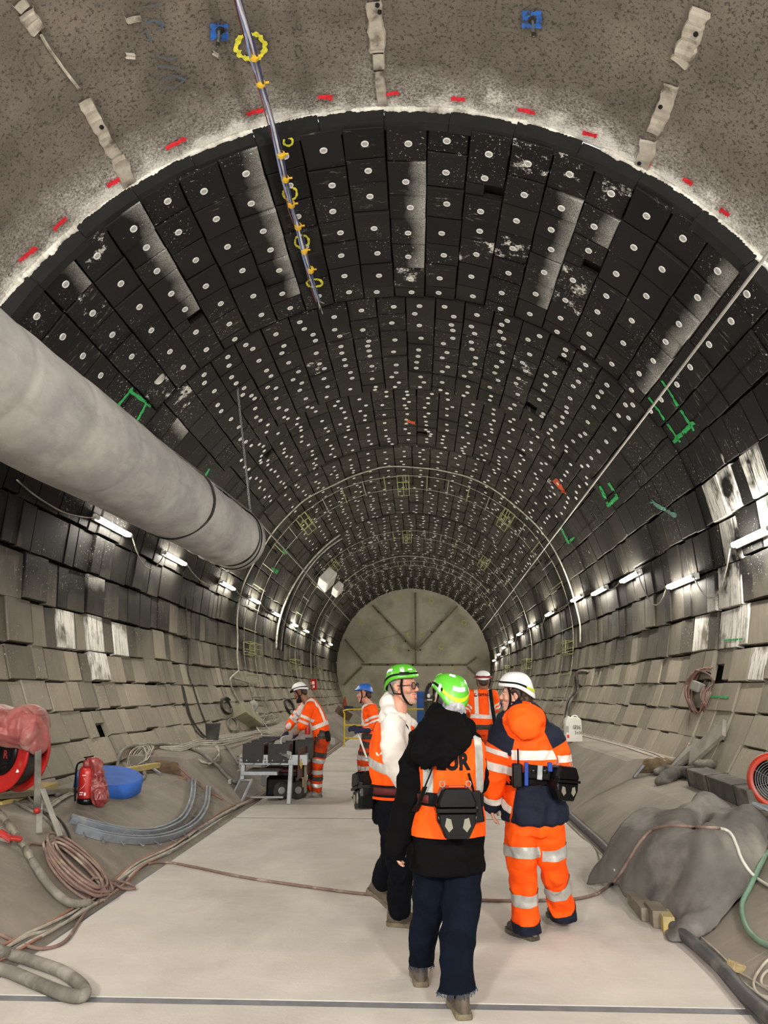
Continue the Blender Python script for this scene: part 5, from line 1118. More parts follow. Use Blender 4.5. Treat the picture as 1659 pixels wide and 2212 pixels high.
mb = MB(); E_ = LEN*.972; mb.rings([(L0 + DD*(E_ + .05), du*.49, dw*.49), (L0 + DD*(E_ + .06), du*.512, dw*.512), (L0 + DD*(E_ + .36), du*.515, dw*.515), (L0 + DD*(E_ + .38), du*.50, dw*.50), (L0 + DD*(E_ + .38), du*.47, dw*.47), (L0 + DD*(E_ + .06), du*.46, dw*.46)], 48, False); mb.build('end_collar', pm('collar_sheet', 'a3a29d', .6, '8b8985', 4, metal=.2), dv, True)
mb = MB(); mb.tube([L0 + DD*(LEN*.985) + (du*math.cos(a) + dw*math.sin(a))*.517 - DD*.10*math.sin(a+.9) for a in [2*math.pi*k/48 for k in range(48)]], .011, 6, True); mb.build('black_clamp', M_blk, dv, True)
mb = MB(); mb.tube([duct_pt((LEN-3.05)/LEN, 2*math.pi*k/56) + DD*(  .10*math.sin(2*math.pi*k/56 + 1)) for k in range(56)], .020, 6, True); mb.build('seam_band', M_char, dv, True)
M_rope = pm('steel_rope', '9a9892', .5, '6f6d68', 40, metal=.5); CH = DB + dw*.62 + DD*.02
CH = atY(541, 1106, 12.4); mb = MB(); mb.tube([atY(-60, 634, 5.2), CH], .014, 6); mb.build('carrier_rope', M_rope, dv)
mb = MB()
for k in range(12):
    f = .22 + k*.065; p = atY(-60, 634, 5.2).lerp(CH, f); q = L0 + DD*((p - L0).dot(DD)); q = q + (p-q).normalized()*.48; mb.tube([p + UP*.015, q], .006, 5)
o = mb.build('hooks', M_steel, dv); o['kind'] = 'stuff'
mb = MB(); mb.tube([CH, atY(797, 1386, 44.9)], .014, 6); tag(mb.build('steel_rope', M_rope), 'thin steel rope running from the duct chain to the end face', 'rope')
mb = MB(); RA, RB = atY(1659, 548, 5.6), atY(1040, 1365, 44.9); RS = RA.copy()
while math.hypot(RS.x - AX, RS.z - CZ) < 4.74 and RS.y > -4: RS = RS + (RA-RB).normalized()*.05
mb.tube([RS, RB], .016, 8); tag(mb.build('steel_rope', pm('pale_rope', 'b5b3ad', .6)), 'straight pale rope crossing the right side of the vault', 'rope')
top = surf(513, 838, .0); ct = thing('hanging_chain', 'steel chain hanging from the vault to the duct mouth', 'chain', tuple(CH))
dirc = (CH - top).normalized(); Lc = (CH-top).length; n = int(Lc/.048); lm = MB(); lm.tube([Vector((.016*math.cos(a), 0, .034*math.sin(a))) for a in [2*math.pi*k/10 for k in range(10)]], .0065, 5, True); lmesh = lm.mesh('link', M_steel, True)
q0 = dirc.to_track_quat('Z', 'Y')
for k in range(n):
    o = bpy.data.objects.new('link', lmesh); COL.objects.link(o); o.parent = ct; o.matrix_parent_inverse = PINV(ct)
    o.location = top + dirc*(Lc*(k+.5)/n); o.rotation_euler = (q0.to_matrix() @ Matrix.Rotation(math.pi/2*(k % 2), 3, 'Z')).to_euler()
# hose bundle with yellow ties under the crown
path = [(462, -190), (490, -95), (512, -12), (530, 55), (545, 110), (564, 180), (585, 255), (603, 332), (616, 388), (632, 452), (646, 500), (660, 556), (674, 604), (688, 652)]
def bpt(x, y, k=0): p = cyl(x, y, 4.50); return p
bun = thing('hose_bundle', 'bundle of thin blue, white and red hoses tied under the crown', 'hoses', tuple(bpt(560, 180)))
for m, dx, r in ((pm('clear_blue_hose', '6f7fb0', .35, '8b97bd', 12), -.024, .013), (pm('white_hose', 'c9c8d2', .4), .004, .014), (pm('dark_blue_hose', '2f3560', .4), .026, .010), (pm('red_hose', '7a2f2c', .5), -.040, .006), (pm('grey_hose', '8f9096', .45), .012, .010)):
    mb = MB(); mb.tube(catmull([bpt(x, y) + Vector((dx + .008*math.sin(i*2.1 + dx*200), 0, .02*math.sin(i*1.7 + dx*90))) for i, (x, y) in enumerate(path)], 5), r, 7); mb.build('hose', m, bun, True)
for x, y in ((549, 123), (563, 180), (607, 334), (616, 386), (629, 441), (644, 489), (657, 541), (671, 583)):
    a, b = bpt(x, y-3), bpt(x, y+3); mb = MB(); mb.tube([a, b], .048, 10); mb.tube([a.lerp(b, .5), a.lerp(b, .5) + Vector((.085, 0, .01))], .012, 6); mb.build('yellow_tie', pm('yellow_tie', 'c79a1e', .5, 'd9b02c'), bun)
for e in ((697, 678), (690, 668), (700, 655)):
    mb = MB(); mb.tube(catmull([bpt(684, 640), bpt((684 + e[0])/2 + 2, (640 + e[1])/2 + 5), bpt(*e)], 5), .007, 6); mb.build('hose_end', M_wcable, bun, True)
# reinforcement arches
M_bar = pm('dusty_rebar', 'a9a69a', .7, '77746b', 14); M_gbar = pm('yellow_green_wire', '9ba05f', .7, '7f8a58', 14)
def basket(th, y0, y1, par):
    mb = MB()
    for a in (-2.2, 0, 2.2):
        for rr in (4.50, 4.30): mb.tube([pol(math.radians(th+a), y0, rr), pol(math.radians(th+a), y1, rr)], .011, 5)
    for y in (y0, (y0+y1)/2, y1):
        P = [pol(math.radians(th+a), y, rr) for a, rr in ((-2.2, 4.50), (-2.2, 4.30), (2.2, 4.30), (2.2, 4.50))]; mb.tube(P, .011, 5, True)
    return mb.build('basket', M_gbar, par)
for k, (y0, y1, lab, bs) in enumerate(((20.5, 21.9, 'nearest pair of rebar hoops round the vault with wire baskets', (-1, -42, 41, -95, 95)), (28.0, 29.3, 'second pair of rebar hoops round the vault, behind the nearest', (-1, -42, 41, -97, 97)), (34.8, 36.0, 'third pair of rebar hoops, closest to the end face', (-97, 97)))):
    t = thing('rebar_arch', lab, 'rebar', tuple(pol(0, y0, 4.5)), 'rebar hoops round the vault')
    for y in (y0, y1): mb = MB(); mb.tube([pol(math.radians(a), y, 4.50 + .02*noise.noise((a*.1, y, 0))) for a in range(-116, 117, 2)], .011, 6); mb.build('hoop', M_bar, t, True)
    for i, a in enumerate([x for x in range(-112, 113, 8)]): mb = MB(); mb.tube([pol(math.radians(a), y0-.12, 4.485), pol(math.radians(a), y1+.12, 4.485)], .013, 5); mb.build('tie_bar', M_gbar if i % 2 else M_bar, t)
    for a in bs: basket(a, y0 - .05, y1 + .05, t)
mb = MB(); mb.tube(catmull([pol(math.radians(a), 19.7 + .25*noise.noise((a*.06, 3, 0)), 4.52 + .05*noise.noise((a*.08, 8, 0))) for a in range(-104, 97, 6)], 3), .020, 7); tag(mb.build('conduit', pm('cream_conduit', 'b5b2a2', .7, '8d8a7c', 9)), 'cream conduit arching round the vault just before the nearest hoops', 'conduit')
mb = MB(); mb.tube(catmull([pol(math.radians(a), 33.6 + .3*noise.noise((a*.06, 13, 0)), 4.52) for a in range(-100, 60, 8)], 3), .018, 6); tag(mb.build('conduit', MATS['cream_conduit']), 'cream conduit round the vault far in, before the third hoops', 'conduit')
# dark pipes climbing the left vault, white boxes
for k, (dy, x0) in enumerate(((0, 0), (.35, 1), (.7, 2), (1.0, 3))):
    mb = MB(); mb.tube(catmull([pol(math.radians(a), 25.3 + dy + .15*math.sin(a*.09 + k), 4.47) for a in range(-92, -30, 5)], 3), .035, 6)
    tag(mb.build('dark_pipe', M_char if k % 2 else M_bar, None, True), ['leftmost', 'second', 'third', 'rightmost'][k] + ' of four pipes climbing the left vault behind the white boxes', 'pipe', 'pipes climbing the left vault')
for (x, y), s, r_, lab in (((706, 1253), (.62, .95, .42), .35, 'larger white box fixed on the left vault, upper one'), ((729, 1273), (.42, .85, .30), .30, 'smaller white box fixed on the left vault, just below the larger')):
    p = cyl(x, y, 4.15); th = math.atan2(p.x-AX, p.z-CZ); B = Matrix(((math.cos(th), 0, math.sin(th)), (0, 1, 0), (-math.sin(th), 0, math.cos(th)))); t = thing('white_box', lab, 'box', tuple(p))
    mb = MB(); mb.box(p, s, B @ Matrix.Rotation(r_, 3, 'Z'), .04); mb.build('housing', M_white, t); mb = MB(); mb.box(p - B @ Vector((0, 0, s[2]/2)), (s[0]*.8, s[1]*.85, .03), B @ Matrix.Rotation(r_, 3, 'Z'), .01); mb.build('cover', pm('off_white_cover', 'c9c6ba', .6), t)
    mb = MB(); mb.tube([p + B @ Vector((.1, -.2, 0)), p + B @ Vector((.1, -.2, .4))], .03, 6); mb.tube([p + B @ Vector((-.1, .2, 0)), p + B @ Vector((-.1, .2, .4))], .03, 6); mb.build('stand_off', M_dsteel, t)
for x, y in ((344, 818), (800, 1171), (836, 1275), (842, 1281)):
    p, n_ = surfn(x, y); mb = MB(); mb.ell(p, (.10, .10, .05), n_.to_track_quat('Z', 'Y').to_matrix(), 12, 6); mb.build('grout_lump', M_plaster, wall_l if x < 400 else ceil_far, True)
# ================================================================ cables and hoses: paths laid on the surfaces
def lay_tube(path, r, mat, name, label, cat, n=5, lift=None, sides=7, group=None, dens=0):
    P = []
    if dens: path = [(q.x, q.y) for q in catmull([(x, y, 0) for x, y in path], dens)]; n = 2
    for i, q in enumerate(path):
        l = (q[2] if len(q) > 2 else 0) + (r*1.02 if lift is None else lift); P.append(surf(q[0], q[1], l))
    Q = catmull(P, n); mb = MB(); mb.tube(Q, r, sides); o = mb.build(name, mat, None, True)
    return tag(o, label, cat, group)
M_c_br = pm('brown_cable', '6b5650', .7, '80695f', 10, dirt='9a8d80', dscale=6, dlo=.55, dhi=.7); M_c_wh = pm('dusty_white_cable', 'b3ada1', .75, '938c80', 8); M_c_bk = pm('black_cable', '1d1c1b', .7, '35322e', 9, dirt='6b655c', dscale=5, dlo=.6, dhi=.75); M_c_co = pm('copper_pink_cable', '9d6f5c', .7, '86604f', 9); M_c_gr = pm('grey_hose_rubber', '5b5851', .8, '77726a', 7, dirt='98928a', dscale=4, dlo=.5, dhi=.7)
edge = [(-120, 2128), (-14, 2072), (60, 2032), (111, 2008), (181, 1964), (241, 1923), (301, 1872), (377, 1833), (437, 1790), (500, 1752), (570, 1716), (640, 1675), (703, 1632), (738, 1606)]
for k, (m, off, r, lab) in enumerate(((M_c_wh, (-9, -4), .011, 'white cable on the wall side of the floor edge bundle'), (M_c_wh, (-3, 0), .012, 'dusty white cable second in the left floor edge bundle'), (M_c_bk, (2, 3), .010, 'black cable in the middle of the left floor edge bundle'), (M_c_wh, (6, 5), .012, 'white cable on the floor side of the left edge bundle'), (M_c_co, (-14, -8), .010, 'copper pink cable lying highest along the left floor edge'), (M_c_co, (11, 3), .009, 'pinkish cable outermost on the floor along the left edge'), (M_c_gr, (-1, 6), .012, 'grey cable in the left floor edge bundle'))):
    sc = lambda y: max(.35, (y - 1500)/550)
    lay_tube([(x + (off[0] + 5*math.sin(i*1.7 + k*2.3))*sc(y), y + (off[1] + 3*math.sin(i*2.1 + k))*sc(y), .004*((k*5 + i) % 4)) for i, (x, y) in enumerate(edge)], r, m, 'edge_cable', lab, 'cable', group='cables along the left floor edge')
lay_tube([(318, 1868), (360, 1866), (420, 1876), (520, 1897), (650, 1917), (780, 1934), (860, 1938), (960, 1944), (1060, 1949), (1150, 1949), (1240, 1946), (1292, 1934)], .0125, M_c_br, 'floor_cable', 'brown cable lying across the whole floor under the visitors', 'cable')
# brown coil: one continuous spiral
P = []; rr = random.Random(4)
for k in range(15*14):
    a = 2*math.pi*k/14; tn = k//14; g = 1 + .10*math.sin(tn*2.3) ; u = 78*g*math.cos(a) + 8*math.sin(tn*1.7); w = (26 + 8*math.sin(tn*.9))*math.sin(a) + 6*math.cos(tn*2.6)
    P.append((160 + u*.74 + w*.67, 1886 + u*.68 - w*.74, .006 + .0045*tn))
P += [(205, 1925, .05), (240, 1912, .03), (275, 1917, .02), (291, 1926, .01), (262, 1928, .02), (225, 1915, .04), (190, 1915, .06), (176, 1928, .03)]
lay_tube(P, .0115, M_c_br, 'cable_coil', 'coil of brown cable heaped on the left slope near the floor edge', 'cable coil', 2, sides=6)
lay_tube([(190, 1962), (170, 1995), (140, 2038), (95, 2054), (40, 2042), (-12, 2018), (-90, 1985)], .012, M_c_br, 'loose_cable', 'brown cable curving from the coil across the floor to the left picture edge', 'cable')
lay_tube([(98, 1828), (62, 1826), (60, 1850), (85, 1895), (120, 1935), (160, 1955)], .0115, M_c_br, 'loose_cable', 'brown cable arching above and left of the coil', 'cable')
lay_tube([(-110, 2030), (-14, 2064), (20, 2074), (75, 2092), (130, 2112), (168, 2138), (182, 2158), (172, 2168), (140, 2164), (85, 2142), (30, 2118), (-14, 2104), (-110, 2075)], .034, M_c_gr, 'grey_hose', 'thick grey hose looped on the floor in the bottom left corner', 'hose', sides=12)
# fire hose with fittings
h = thing('pressure_hose', 'thick grey hose with brass couplings running down the left slope', 'hose', tuple(surf(60, 1872)))
mb = MB(); mb.tube(catmull([surf(x, y, l) for x, y, l in ((62, 1872, .05), (85, 1905, .04), (112, 1938, .04), (145, 1960, .035), (178, 1962, .035), (186, 1958, .03))], 6), .030, 12); mb.build('hose', M_c_gr, h, True)
pts = [surf(x, y, l) for x, y, l in ((-10, 1775, .09), (8, 1798, .08), (26, 1822, .07), (46, 1848, .06), (62, 1872, .05))]; M_brass = pm('worn_brass', '857f70', .6, '6d685c', 12, metal=.25)
mb = MB()
for a, b, r in zip(pts[:-1], pts[1:], (.030, .034, .027, .032)):
    mb.tube([a, a.lerp(b, .3), a.lerp(b, .34), a.lerp(b, .66), a.lerp(b, .7), b], [r*.8, r*.8, r, r, r*.8, r*.8], 10)
mb.build('coupling', M_brass, h, True); mb = MB(); p = surf(16, 1832, .06); mb.tube([p, surf(-8, 1822, .08)], .03, 9); mb.box(surf(20, 1838, .10), (.09, .05, .03), Euler((.3, .2, .5)), .01); mb.build('red_valve_handle', pm('red_valve', '9c2320', .5), h)
mb = MB(); mb.tube([p + Vector((-.1, 0, .02)), p], .028, 9); mb.build('branch', M_brass, h)
# rails
M_rail = pm('grey_rail_plastic', '7f858c', .5, '6a7077', 6, dirt='9a9994', dscale=5, dlo=.55, dhi=.75)
def rail(paths, lab, gi):
    t = thing('curved_rail', lab, 'rail', tuple(surf(*paths[3][:2])), 'curved rails on the left slope'); P = catmull([surf(q[0], q[1], .035 + (q[2] if len(q) > 2 else 0)) for q in paths], 6)
    mb = MB(); V = []
    for i, p in enumerate(P):
        a, b = P[max(i-1, 0)], P[min(i+1, len(P)-1)]; d = (b-a).normalized(); n_ = Vector((.35, -.15, .92)); w = d.cross(n_).normalized(); n2 = w.cross(d)
        for x, z in ((-.032, -.03), (.032, -.03), (.032, .035), (.014, .035), (.014, .012), (-.014, .012), (-.014, .035), (-.032, .035)): V.append(p + w*x + n2*z)
    n = len(P); mb.add(V, [(8*i+j, 8*i+(j+1) % 8, 8*i+8+(j+1) % 8, 8*i+8+j) for i in range(n-1) for j in range(8)] + [tuple(range(8)), tuple(8*(n-1)+j for j in range(7, -1, -1))]); fixnormals(mb.build('channel', M_rail, t))
    bm_ = MB(); bm_.tube([(0, 0, 0), (0, 0, .085)], .006, 6); bm_.tube([(0, 0, .085), (0, 0, .093)], .013, 6); bme = bm_.mesh('bolt', M_steel)
    for i in range(2, n-1, 3):
        a, b = P[i-1], P[i+1]; d = (b-a).normalized(); w = d.cross(Vector((.35, -.15, .92))).normalized(); o = bpy.data.objects.new('bolt', bme); COL.objects.link(o); o.parent = t; o.matrix_parent_inverse = PINV(t)
        sgn = 1 if w.y < 0 or w.x > 0 else -1; o.location = P[i] + w*(.03*sgn); o.rotation_euler = (w*sgn).to_track_quat('Z', 'Y').to_euler()
rail([(160, 1797), (225, 1815), (300, 1822), (365, 1812), (415, 1786), (440, 1750), (446, 1708)], 'curved grey rail on the left slope, the one nearer the floor', 0)
rail([(148, 1776), (215, 1794), (290, 1806), (345, 1800), (390, 1775), (410, 1735), (414, 1692)], 'curved grey rail on the left slope, the one farther up', 1)
# ---- left bench clutter, near to far
M_wood = pm('pale_wood', 'a3906a', .8, '8d7b5a', 5, stretch=(1, 8, 8), bump=.3, bscale=30, dirt='77695a', dscale=4, dlo=.55, dhi=.75); M_dwood = pm('dusty_wood', '7b7264', .85, '696155', 5, dirt='8f897e', dscale=4); M_ywood = pm('yellow_board', 'b59f5c', .75, '9c8a55', 5, dirt='8d8470', dscale=3, dlo=.5, dhi=.7)
def plank(a, b, w, h, mat, lab, lift=.03, name='wooden_plank', ra=0, cat='plank'):
    A, B = surf(a[0], a[1], lift + (a[2] if len(a) > 2 else 0)), surf(b[0], b[1], lift + (b[2] if len(b) > 2 else 0)); mb = MB(); mb.bar(A, B, w, h, .006, ra); return tag(mb.build(name, mat), lab, cat)
plank((-30, 1712, .10), (92, 1706, .06), .20, .05, M_ywood, 'yellowish board lying under the red hose reel'); plank((-30, 1728, .02), (150, 1712), .16, .05, M_dwood, 'dusty grey board below the yellowish board on the left'); plank((262, 1676, .03), (345, 1652, .03), .10, .07, M_ywood, 'yellowish plank behind the blue foam disc'); plank((318, 1648, .06), (345, 1676, .0), .03, .03, M_rail, 'short grey batten resting on the end of the plank', name='batten', cat='batten')
# hose reel
rl = thing('hose_reel', 'red flanged hose reel with black centre at the left picture edge', 'reel', tuple(atY(10, 1700, 7.1)))
RC = atY(6, 1622, 7.1); ax = Vector((.42, .90, -.05)).normalized(); RM = ax.to_track_quat('Z', 'Y').to_matrix()
M_rred = pm('red_enamel', 'b3201c', .35, '9d1a18', 5, spec=.5, dirt='8d5a50', dscale=6, dlo=.6, dhi=.8)
def flange(z, nm):
    mb = MB(); mb.lathe([(.20, z), (.27, z-.012), (.33, z-.012), (.365, z-.02), (.375, z-.01), (.365, z+.012), (.20, z+.015)], RC, RM, 48, False); return mb.build(nm, M_rred, rl, True)
f1 = flange(0, 'flange'); flange(.22, 'flange')
mb = MB(); mb.lathe([(.001, -.03), (.15, -.035), (.215, -.022), (.222, .0), (.2, .02)], RC, RM, 40); mb.build('hub_plate', M_blkpl, rl, True)
mb = MB(); mb.lathe([(.26, .02), (.31, .06), (.32, .11), (.31, .18), (.26, .21)], RC, RM, 40, False); mb.build('wound_hose', M_c_bk, rl, True)
vs, fs = text('R', .10, .004); rx = RM @ Vector((1, 0, 0)); ry = RM @ Vector((0, 1, 0))
vx = Vector((.9, -.42, 0)).normalized(); vy = UP; mb = MB(); mb.add([RC - ax*.040 + vx*(v_.x + .10) + vy*(v_.y - .03) for v_ in vs], fs); mb.build('printed_letter', pm('red_print', '8c2420', .6), rl)
for a in (-35, 10, -75): mb = MB(); c = RC + (vx*math.cos(math.radians(a)) + vy*math.sin(math.radians(a)))*.315 - ax*.018; mb.box(c, (.035, .006, .055), Matrix((vx, ax, vy)).transposed() @ Matrix.Rotation(math.radians(-a), 3, 'Y'), .002); mb.build('white_sticker', M_sticker, rl)
mb = MB(); p0 = atY(83, 1590, 6.95); p1 = atY(80, 1748, 6.75); mb.bar(p0, p1, .055, .03, .006); mb.build('post', pm('dusty_black_steel', '3a3733', .7, '6f6a62', 4), rl); mb = MB(); mb.bar(atY(92, 1705, 6.82), atY(130, 1806, 6.55), .045, .02, .005); mb.bar(atY(86, 1720, 6.85), atY(84, 1800, 6.6), .05, .02, .005); mb.build('foot', pm('dusty_grey_steel', '77756f', .7, '8d8a82', 6), rl); mb = MB(); mb.bar(RC + ax*.15, atY(83, 1596, 6.95), .04, .04); mb.build('axle', M_dsteel, rl)
mb = MB(); mb.ell(atY(80, 1751, 6.70), (.030, .030, .026)); tag(mb.build('red_cap', MATS['red_valve'], None, True), 'small red round cap at the foot of the reel post', 'cap')
bag_m = pm('dusty_red_plastic', '93504d', .5, '7d3d3b', 4, dirt='a58a80', dscale=3, dlo=.45, dhi=.7, spec=.5)
mb = MB(); mb.ell(atY(20, 1574, 7.1), (.35, .30, .14), Euler((0, .32, 0)).to_matrix()); mb.ell(atY(58, 1570, 7.05), (.18, .24, .19)); mb.ell(atY(76, 1590, 7.0), (.10, .18, .14)); mb.ell(atY(-20, 1560, 7.1), (.25, .27, .15)); mb.ell(atY(86, 1606, 6.98), (.06, .12, .09))
o = part(volume(mb, .010, 2, .012, .17, 'bag_cover', True, .5, (1, 1, .55), (.036, .21, (1, 1, .6))), 'bag_cover', bag_m, rl)
# extinguisher and disc
EX = surf(186, 1736); ex = thing('fire_extinguisher', 'red fire extinguisher standing on the left bench before the blue disc', 'extinguisher', tuple(EX)); Mx = Euler((.02, -.03, 0)).to_matrix()
mb = MB(); mb.lathe([(.088, .0), (.092, .005), (.092, .055), (.086, .06)], EX, Mx, 24); mb.build('base_ring', M_blkpl, ex, True); mb = MB(); mb.lathe([(.086, .055), (.087, .07), (.087, .30), (.080, .345), (.055, .375), (.028, .388), (.026, .40)], EX, Mx, 28); mb.build('cylinder', M_rred, ex, True)
mb = MB(); mb.lathe([(.024, .395), (.024, .43), (.03, .435), (.03, .45), (.001, .455)], EX, Mx, 12); mb.bar(EX + Vector((-.06, -.01, .455)), EX + Vector((.04, -.01, .47)), .018, .012); mb.bar(EX + Vector((-.055, -.01, .425)), EX + Vector((.03, -.01, .445)), .018, .012); mb.build('valve', M_blkpl, ex)
mb = MB(); mb.tube(catmull([EX + Vector(q) for q in ((-.02, -.02, .42), (-.10, -.05, .40), (-.115, -.05, .30), (-.105, -.05, .12), (-.10, -.04, .03))], 5), .010, 7); mb.build('hose', M_blk, ex, True)
def onbar(a, z, r=.0885): return EX + Mx @ Vector((r*math.sin(a), -r*math.cos(a), z))
mb = MB()
for a0, z0, w, hh in ((-.5, .115, .5, .012), (-.5, .095, .45, .010), (.1, .09, .22, .03), (-.2, .285, .4, .008)): mb.grid(lambda u, q: onbar(a0 + w*u, z0 + hh*q), 4, 1)
mb.grid(lambda u, q: onbar(-.55 + .8*math.sin(u*2.4), .14 + .12*u, .0885 + .0*q) + Vector((0, 0, .004*q)), 12, 1); mb.build('printed_label', M_sticker, ex)
mb = MB(); limb(mb, [EX + Vector(q) for q in ((.0, -.05, .40), (.055, -.03, .415), (.09, -.02, .33), (.105, -.02, .22), (.125, -.03, .12), (.15, -.03, .05))], [.03, .045, .045, .05, .062, .065]); limb(mb, [EX + Vector(q) for q in ((.09, .05, .38), (.11, .05, .2), (.15, .03, .06))], [.03, .045, .06])
part(volume(mb, .007, 2, .010, .08, 'plastic_bag', True, .5, (1, 1, .5), (.030, .075, (1, 1, .6))), 'plastic_bag', pm('crumpled_red_plastic', '93403d', .35, '7a2b2a', 6, spec=.6, dirt='b08a82', dscale=9, dlo=.55, dhi=.7), ex)
BD = surf(208, 1716, .0); mb = MB(); Mb = Euler((.16, .16, 0)).to_matrix(); mb.lathe([(.355, 0), (.37, .01), (.372, .145), (.36, .158), (.338, .160), (.30, .155), (.001, .160)], BD + Vector((0, .30, .02)), Mb, 48); tag(mb.build('foam_disc', pm('blue_foam', '2f62b8', .75, '2a58aa', 8, bump=.3, bscale=60), None, True), 'round blue foam disc lying behind the fire extinguisher', 'disc')
# hoses and strands on the left bench
lay_tube([(120, 1722), (160, 1712), (240, 1690), (300, 1688), (312, 1675), (296, 1668), (262, 1668)], .022, M_c_gr, 'bench_hose', 'grey hose curling out from behind the blue disc', 'hose', sides=9); lay_tube([(255, 1668), (252, 1645), (262, 1622), (300, 1612), (380, 1612), (430, 1628), (465, 1655), (500, 1690), (520, 1686), (514, 1655), (490, 1618), (470, 1598)], .026, M_c_gr, 'bench_hose', 'long grey hose snaking over the left bench towards the trestle', 'hose', sides=9)
lay_tube([(50, 1718, .02), (70, 1745, .03), (110, 1768, .02), (135, 1800), (142, 1830), (128, 1826), (118, 1796), (92, 1766), (60, 1752), (20, 1728)], .013, M_c_gr, 'bench_cable', 'grey cable looped on the left slope below the reel post', 'cable'); lay_tube([(90, 1760, .02), (118, 1788), (140, 1825), (150, 1828), (148, 1805), (130, 1775), (100, 1755)], .010, M_c_bk, 'bench_cable', 'thin dark cable looped beside the grey one on the left slope', 'cable')
rr = random.Random(8)
for k in range(7): lay_tube([(95 + rr.uniform(-6, 6), 1752 + rr.uniform(-8, 8)), (115 + rr.uniform(-4, 4), 1742 + rr.uniform(-6, 6), .02), (140, 1728 + rr.uniform(-6, 6), .02), (158, 1716 + rr.uniform(-4, 4), .01)], .006, M_c_wh, 'wire_strand', 'thin white wire in the sheaf left of the fire extinguisher', 'wire', group='wires left of the extinguisher')
for k in range(9): a = k*.9; lay_tube([(274 + 3*k, 1655 + rr.uniform(-5, 5)), (278 + 4*k, 1628 + rr.uniform(-4, 4), .03), (300 + 3*k, 1618 + rr.uniform(-4, 4), .05), (318 + k, 1632 + rr.uniform(-5, 5), .04), (305 - k, 1655 + rr.uniform(-5, 5), .02)], .007, M_c_wh, 'wire_strand', 'thin white wire coiled on the bench behind the yellowish plank', 'wire', group='wires behind the plank')
for k in range(10): y0 = rr.uniform(-8, 8); lay_tube([(345, 1618 + y0*.5, .02), (390, 1622 + y0, .03), (430, 1612 + y0, .05), (475, 1610 + y0*1.3, .05), (520, 1600 + y0, .04), (560, 1588 + y0, .03), (610, 1592 + y0*.6)], .009, M_c_wh if k % 3 else M_c_gr, 'wire_strand', 'dusty wire in the thick run along the left bench', 'wire', group='wires along the left bench')
for k in range(4): lay_tube([(415 + 4*k, 1618, .02), (430 + 5*k, 1645 + 2*k, .01), (452 + 4*k, 1650 - 2*k, .01), (470, 1630, .03), (465 - 3*k, 1608, .04)], .008, M_c_wh, 'wire_strand', 'dusty wire hanging in a loop over the bench edge', 'wire', group='wires looped over the bench edge')
lay_tube([(338, 1632), (380, 1652), (420, 1690), (450, 1712), (480, 1728)], .011, M_c_co, 'bench_cable', 'reddish cable running down the left slope to the trestle', 'cable'); lay_tube([(330, 1630), (355, 1648), (395, 1675), (400, 1685), (385, 1680)], .011, M_c_co, 'bench_cable', 'reddish cable end bent back on the left slope', 'cable')
# bucket
BK = surf(458, 1606); bk_ = thing('bucket', 'dark grey bucket standing on the cables of the left bench', 'bucket', tuple(BK)); mb = MB(); mb.lathe([(.095, 0), (.10, .01), (.135, .33), (.145, .335), (.147, .355), (.135, .355), (.095, .03), (.001, .02)], BK, None, 26); mb.build('pail', pm('grey_bucket_plastic', '3d3f3c', .7, '54544f', 4, dirt='8a847a', dscale=3, dlo=.55, dhi=.7), bk_, True); mb = MB(); mb.tube([BK + Vector((.14*math.cos(a), .0 - .05*math.sin(a), .33 - .10*math.sin(a))) for a in [math.pi*k/12 for k in range(13)]], .005, 6); mb.build('handle', M_steel, bk_)
# hung black cables
for k, (P, lab) in enumerate((([(392, 1482), (398, 1512), (406, 1545), (422, 1580), (445, 1600)], 'left one of the black cables hung on the left wall'), ([(394, 1484), (404, 1520), (414, 1556), (434, 1585), (447, 1595)], 'second black cable hung on the left wall'), ([(414, 1478), (424, 1512), (436, 1546), (447, 1572), (452, 1590)], 'right one of the black cables hung on the left wall'), ([(403, 1290), (402, 1340), (406, 1400), (405, 1450), (412, 1478), (398, 1480), (392, 1482)], 'black cable dropping down the left wall to the hung ones'))): lay_tube(P, .016 if k < 3 else .011, M_c_bk, 'hung_cable', lab, 'cable')
def wallcoil(c, rx, ry, turns, r, mat, lab, lift=.05, tilt=0., dy=.0):
    P = []
    for k in range(turns*12): a = 2*math.pi*k/12; g = 1 - .05*(k//12 % 3) ; x = rx*g*math.cos(a); y = ry*g*math.sin(a); P.append((c[0] + x*math.cos(tilt) - y*math.sin(tilt), c[1] + x*math.sin(tilt) + y*math.cos(tilt), .012*(k//12) + .01*math.sin(k)))
    mb = MB(); mb.tube(catmull([surf(x, y, l + r) for x, y, l in P], 2), r, 6); return tag(mb.build('cable_coil', mat, None, True), lab, 'cable coil')
wallcoil((487, 1526), 11, 18, 4, .018, M_c_bk, 'black cable coil hung on the left wall above the bench', tilt=-.35); wallcoil((501, 1568), 11, 17, 4, .013, M_c_gr, 'grey cable coil leaning below the hung black coil', tilt=-.35)
wallcoil((624, 1528), 8, 18, 5, .018, M_c_bk, 'black cable coil on the left wall behind the bending worker', tilt=-.5)
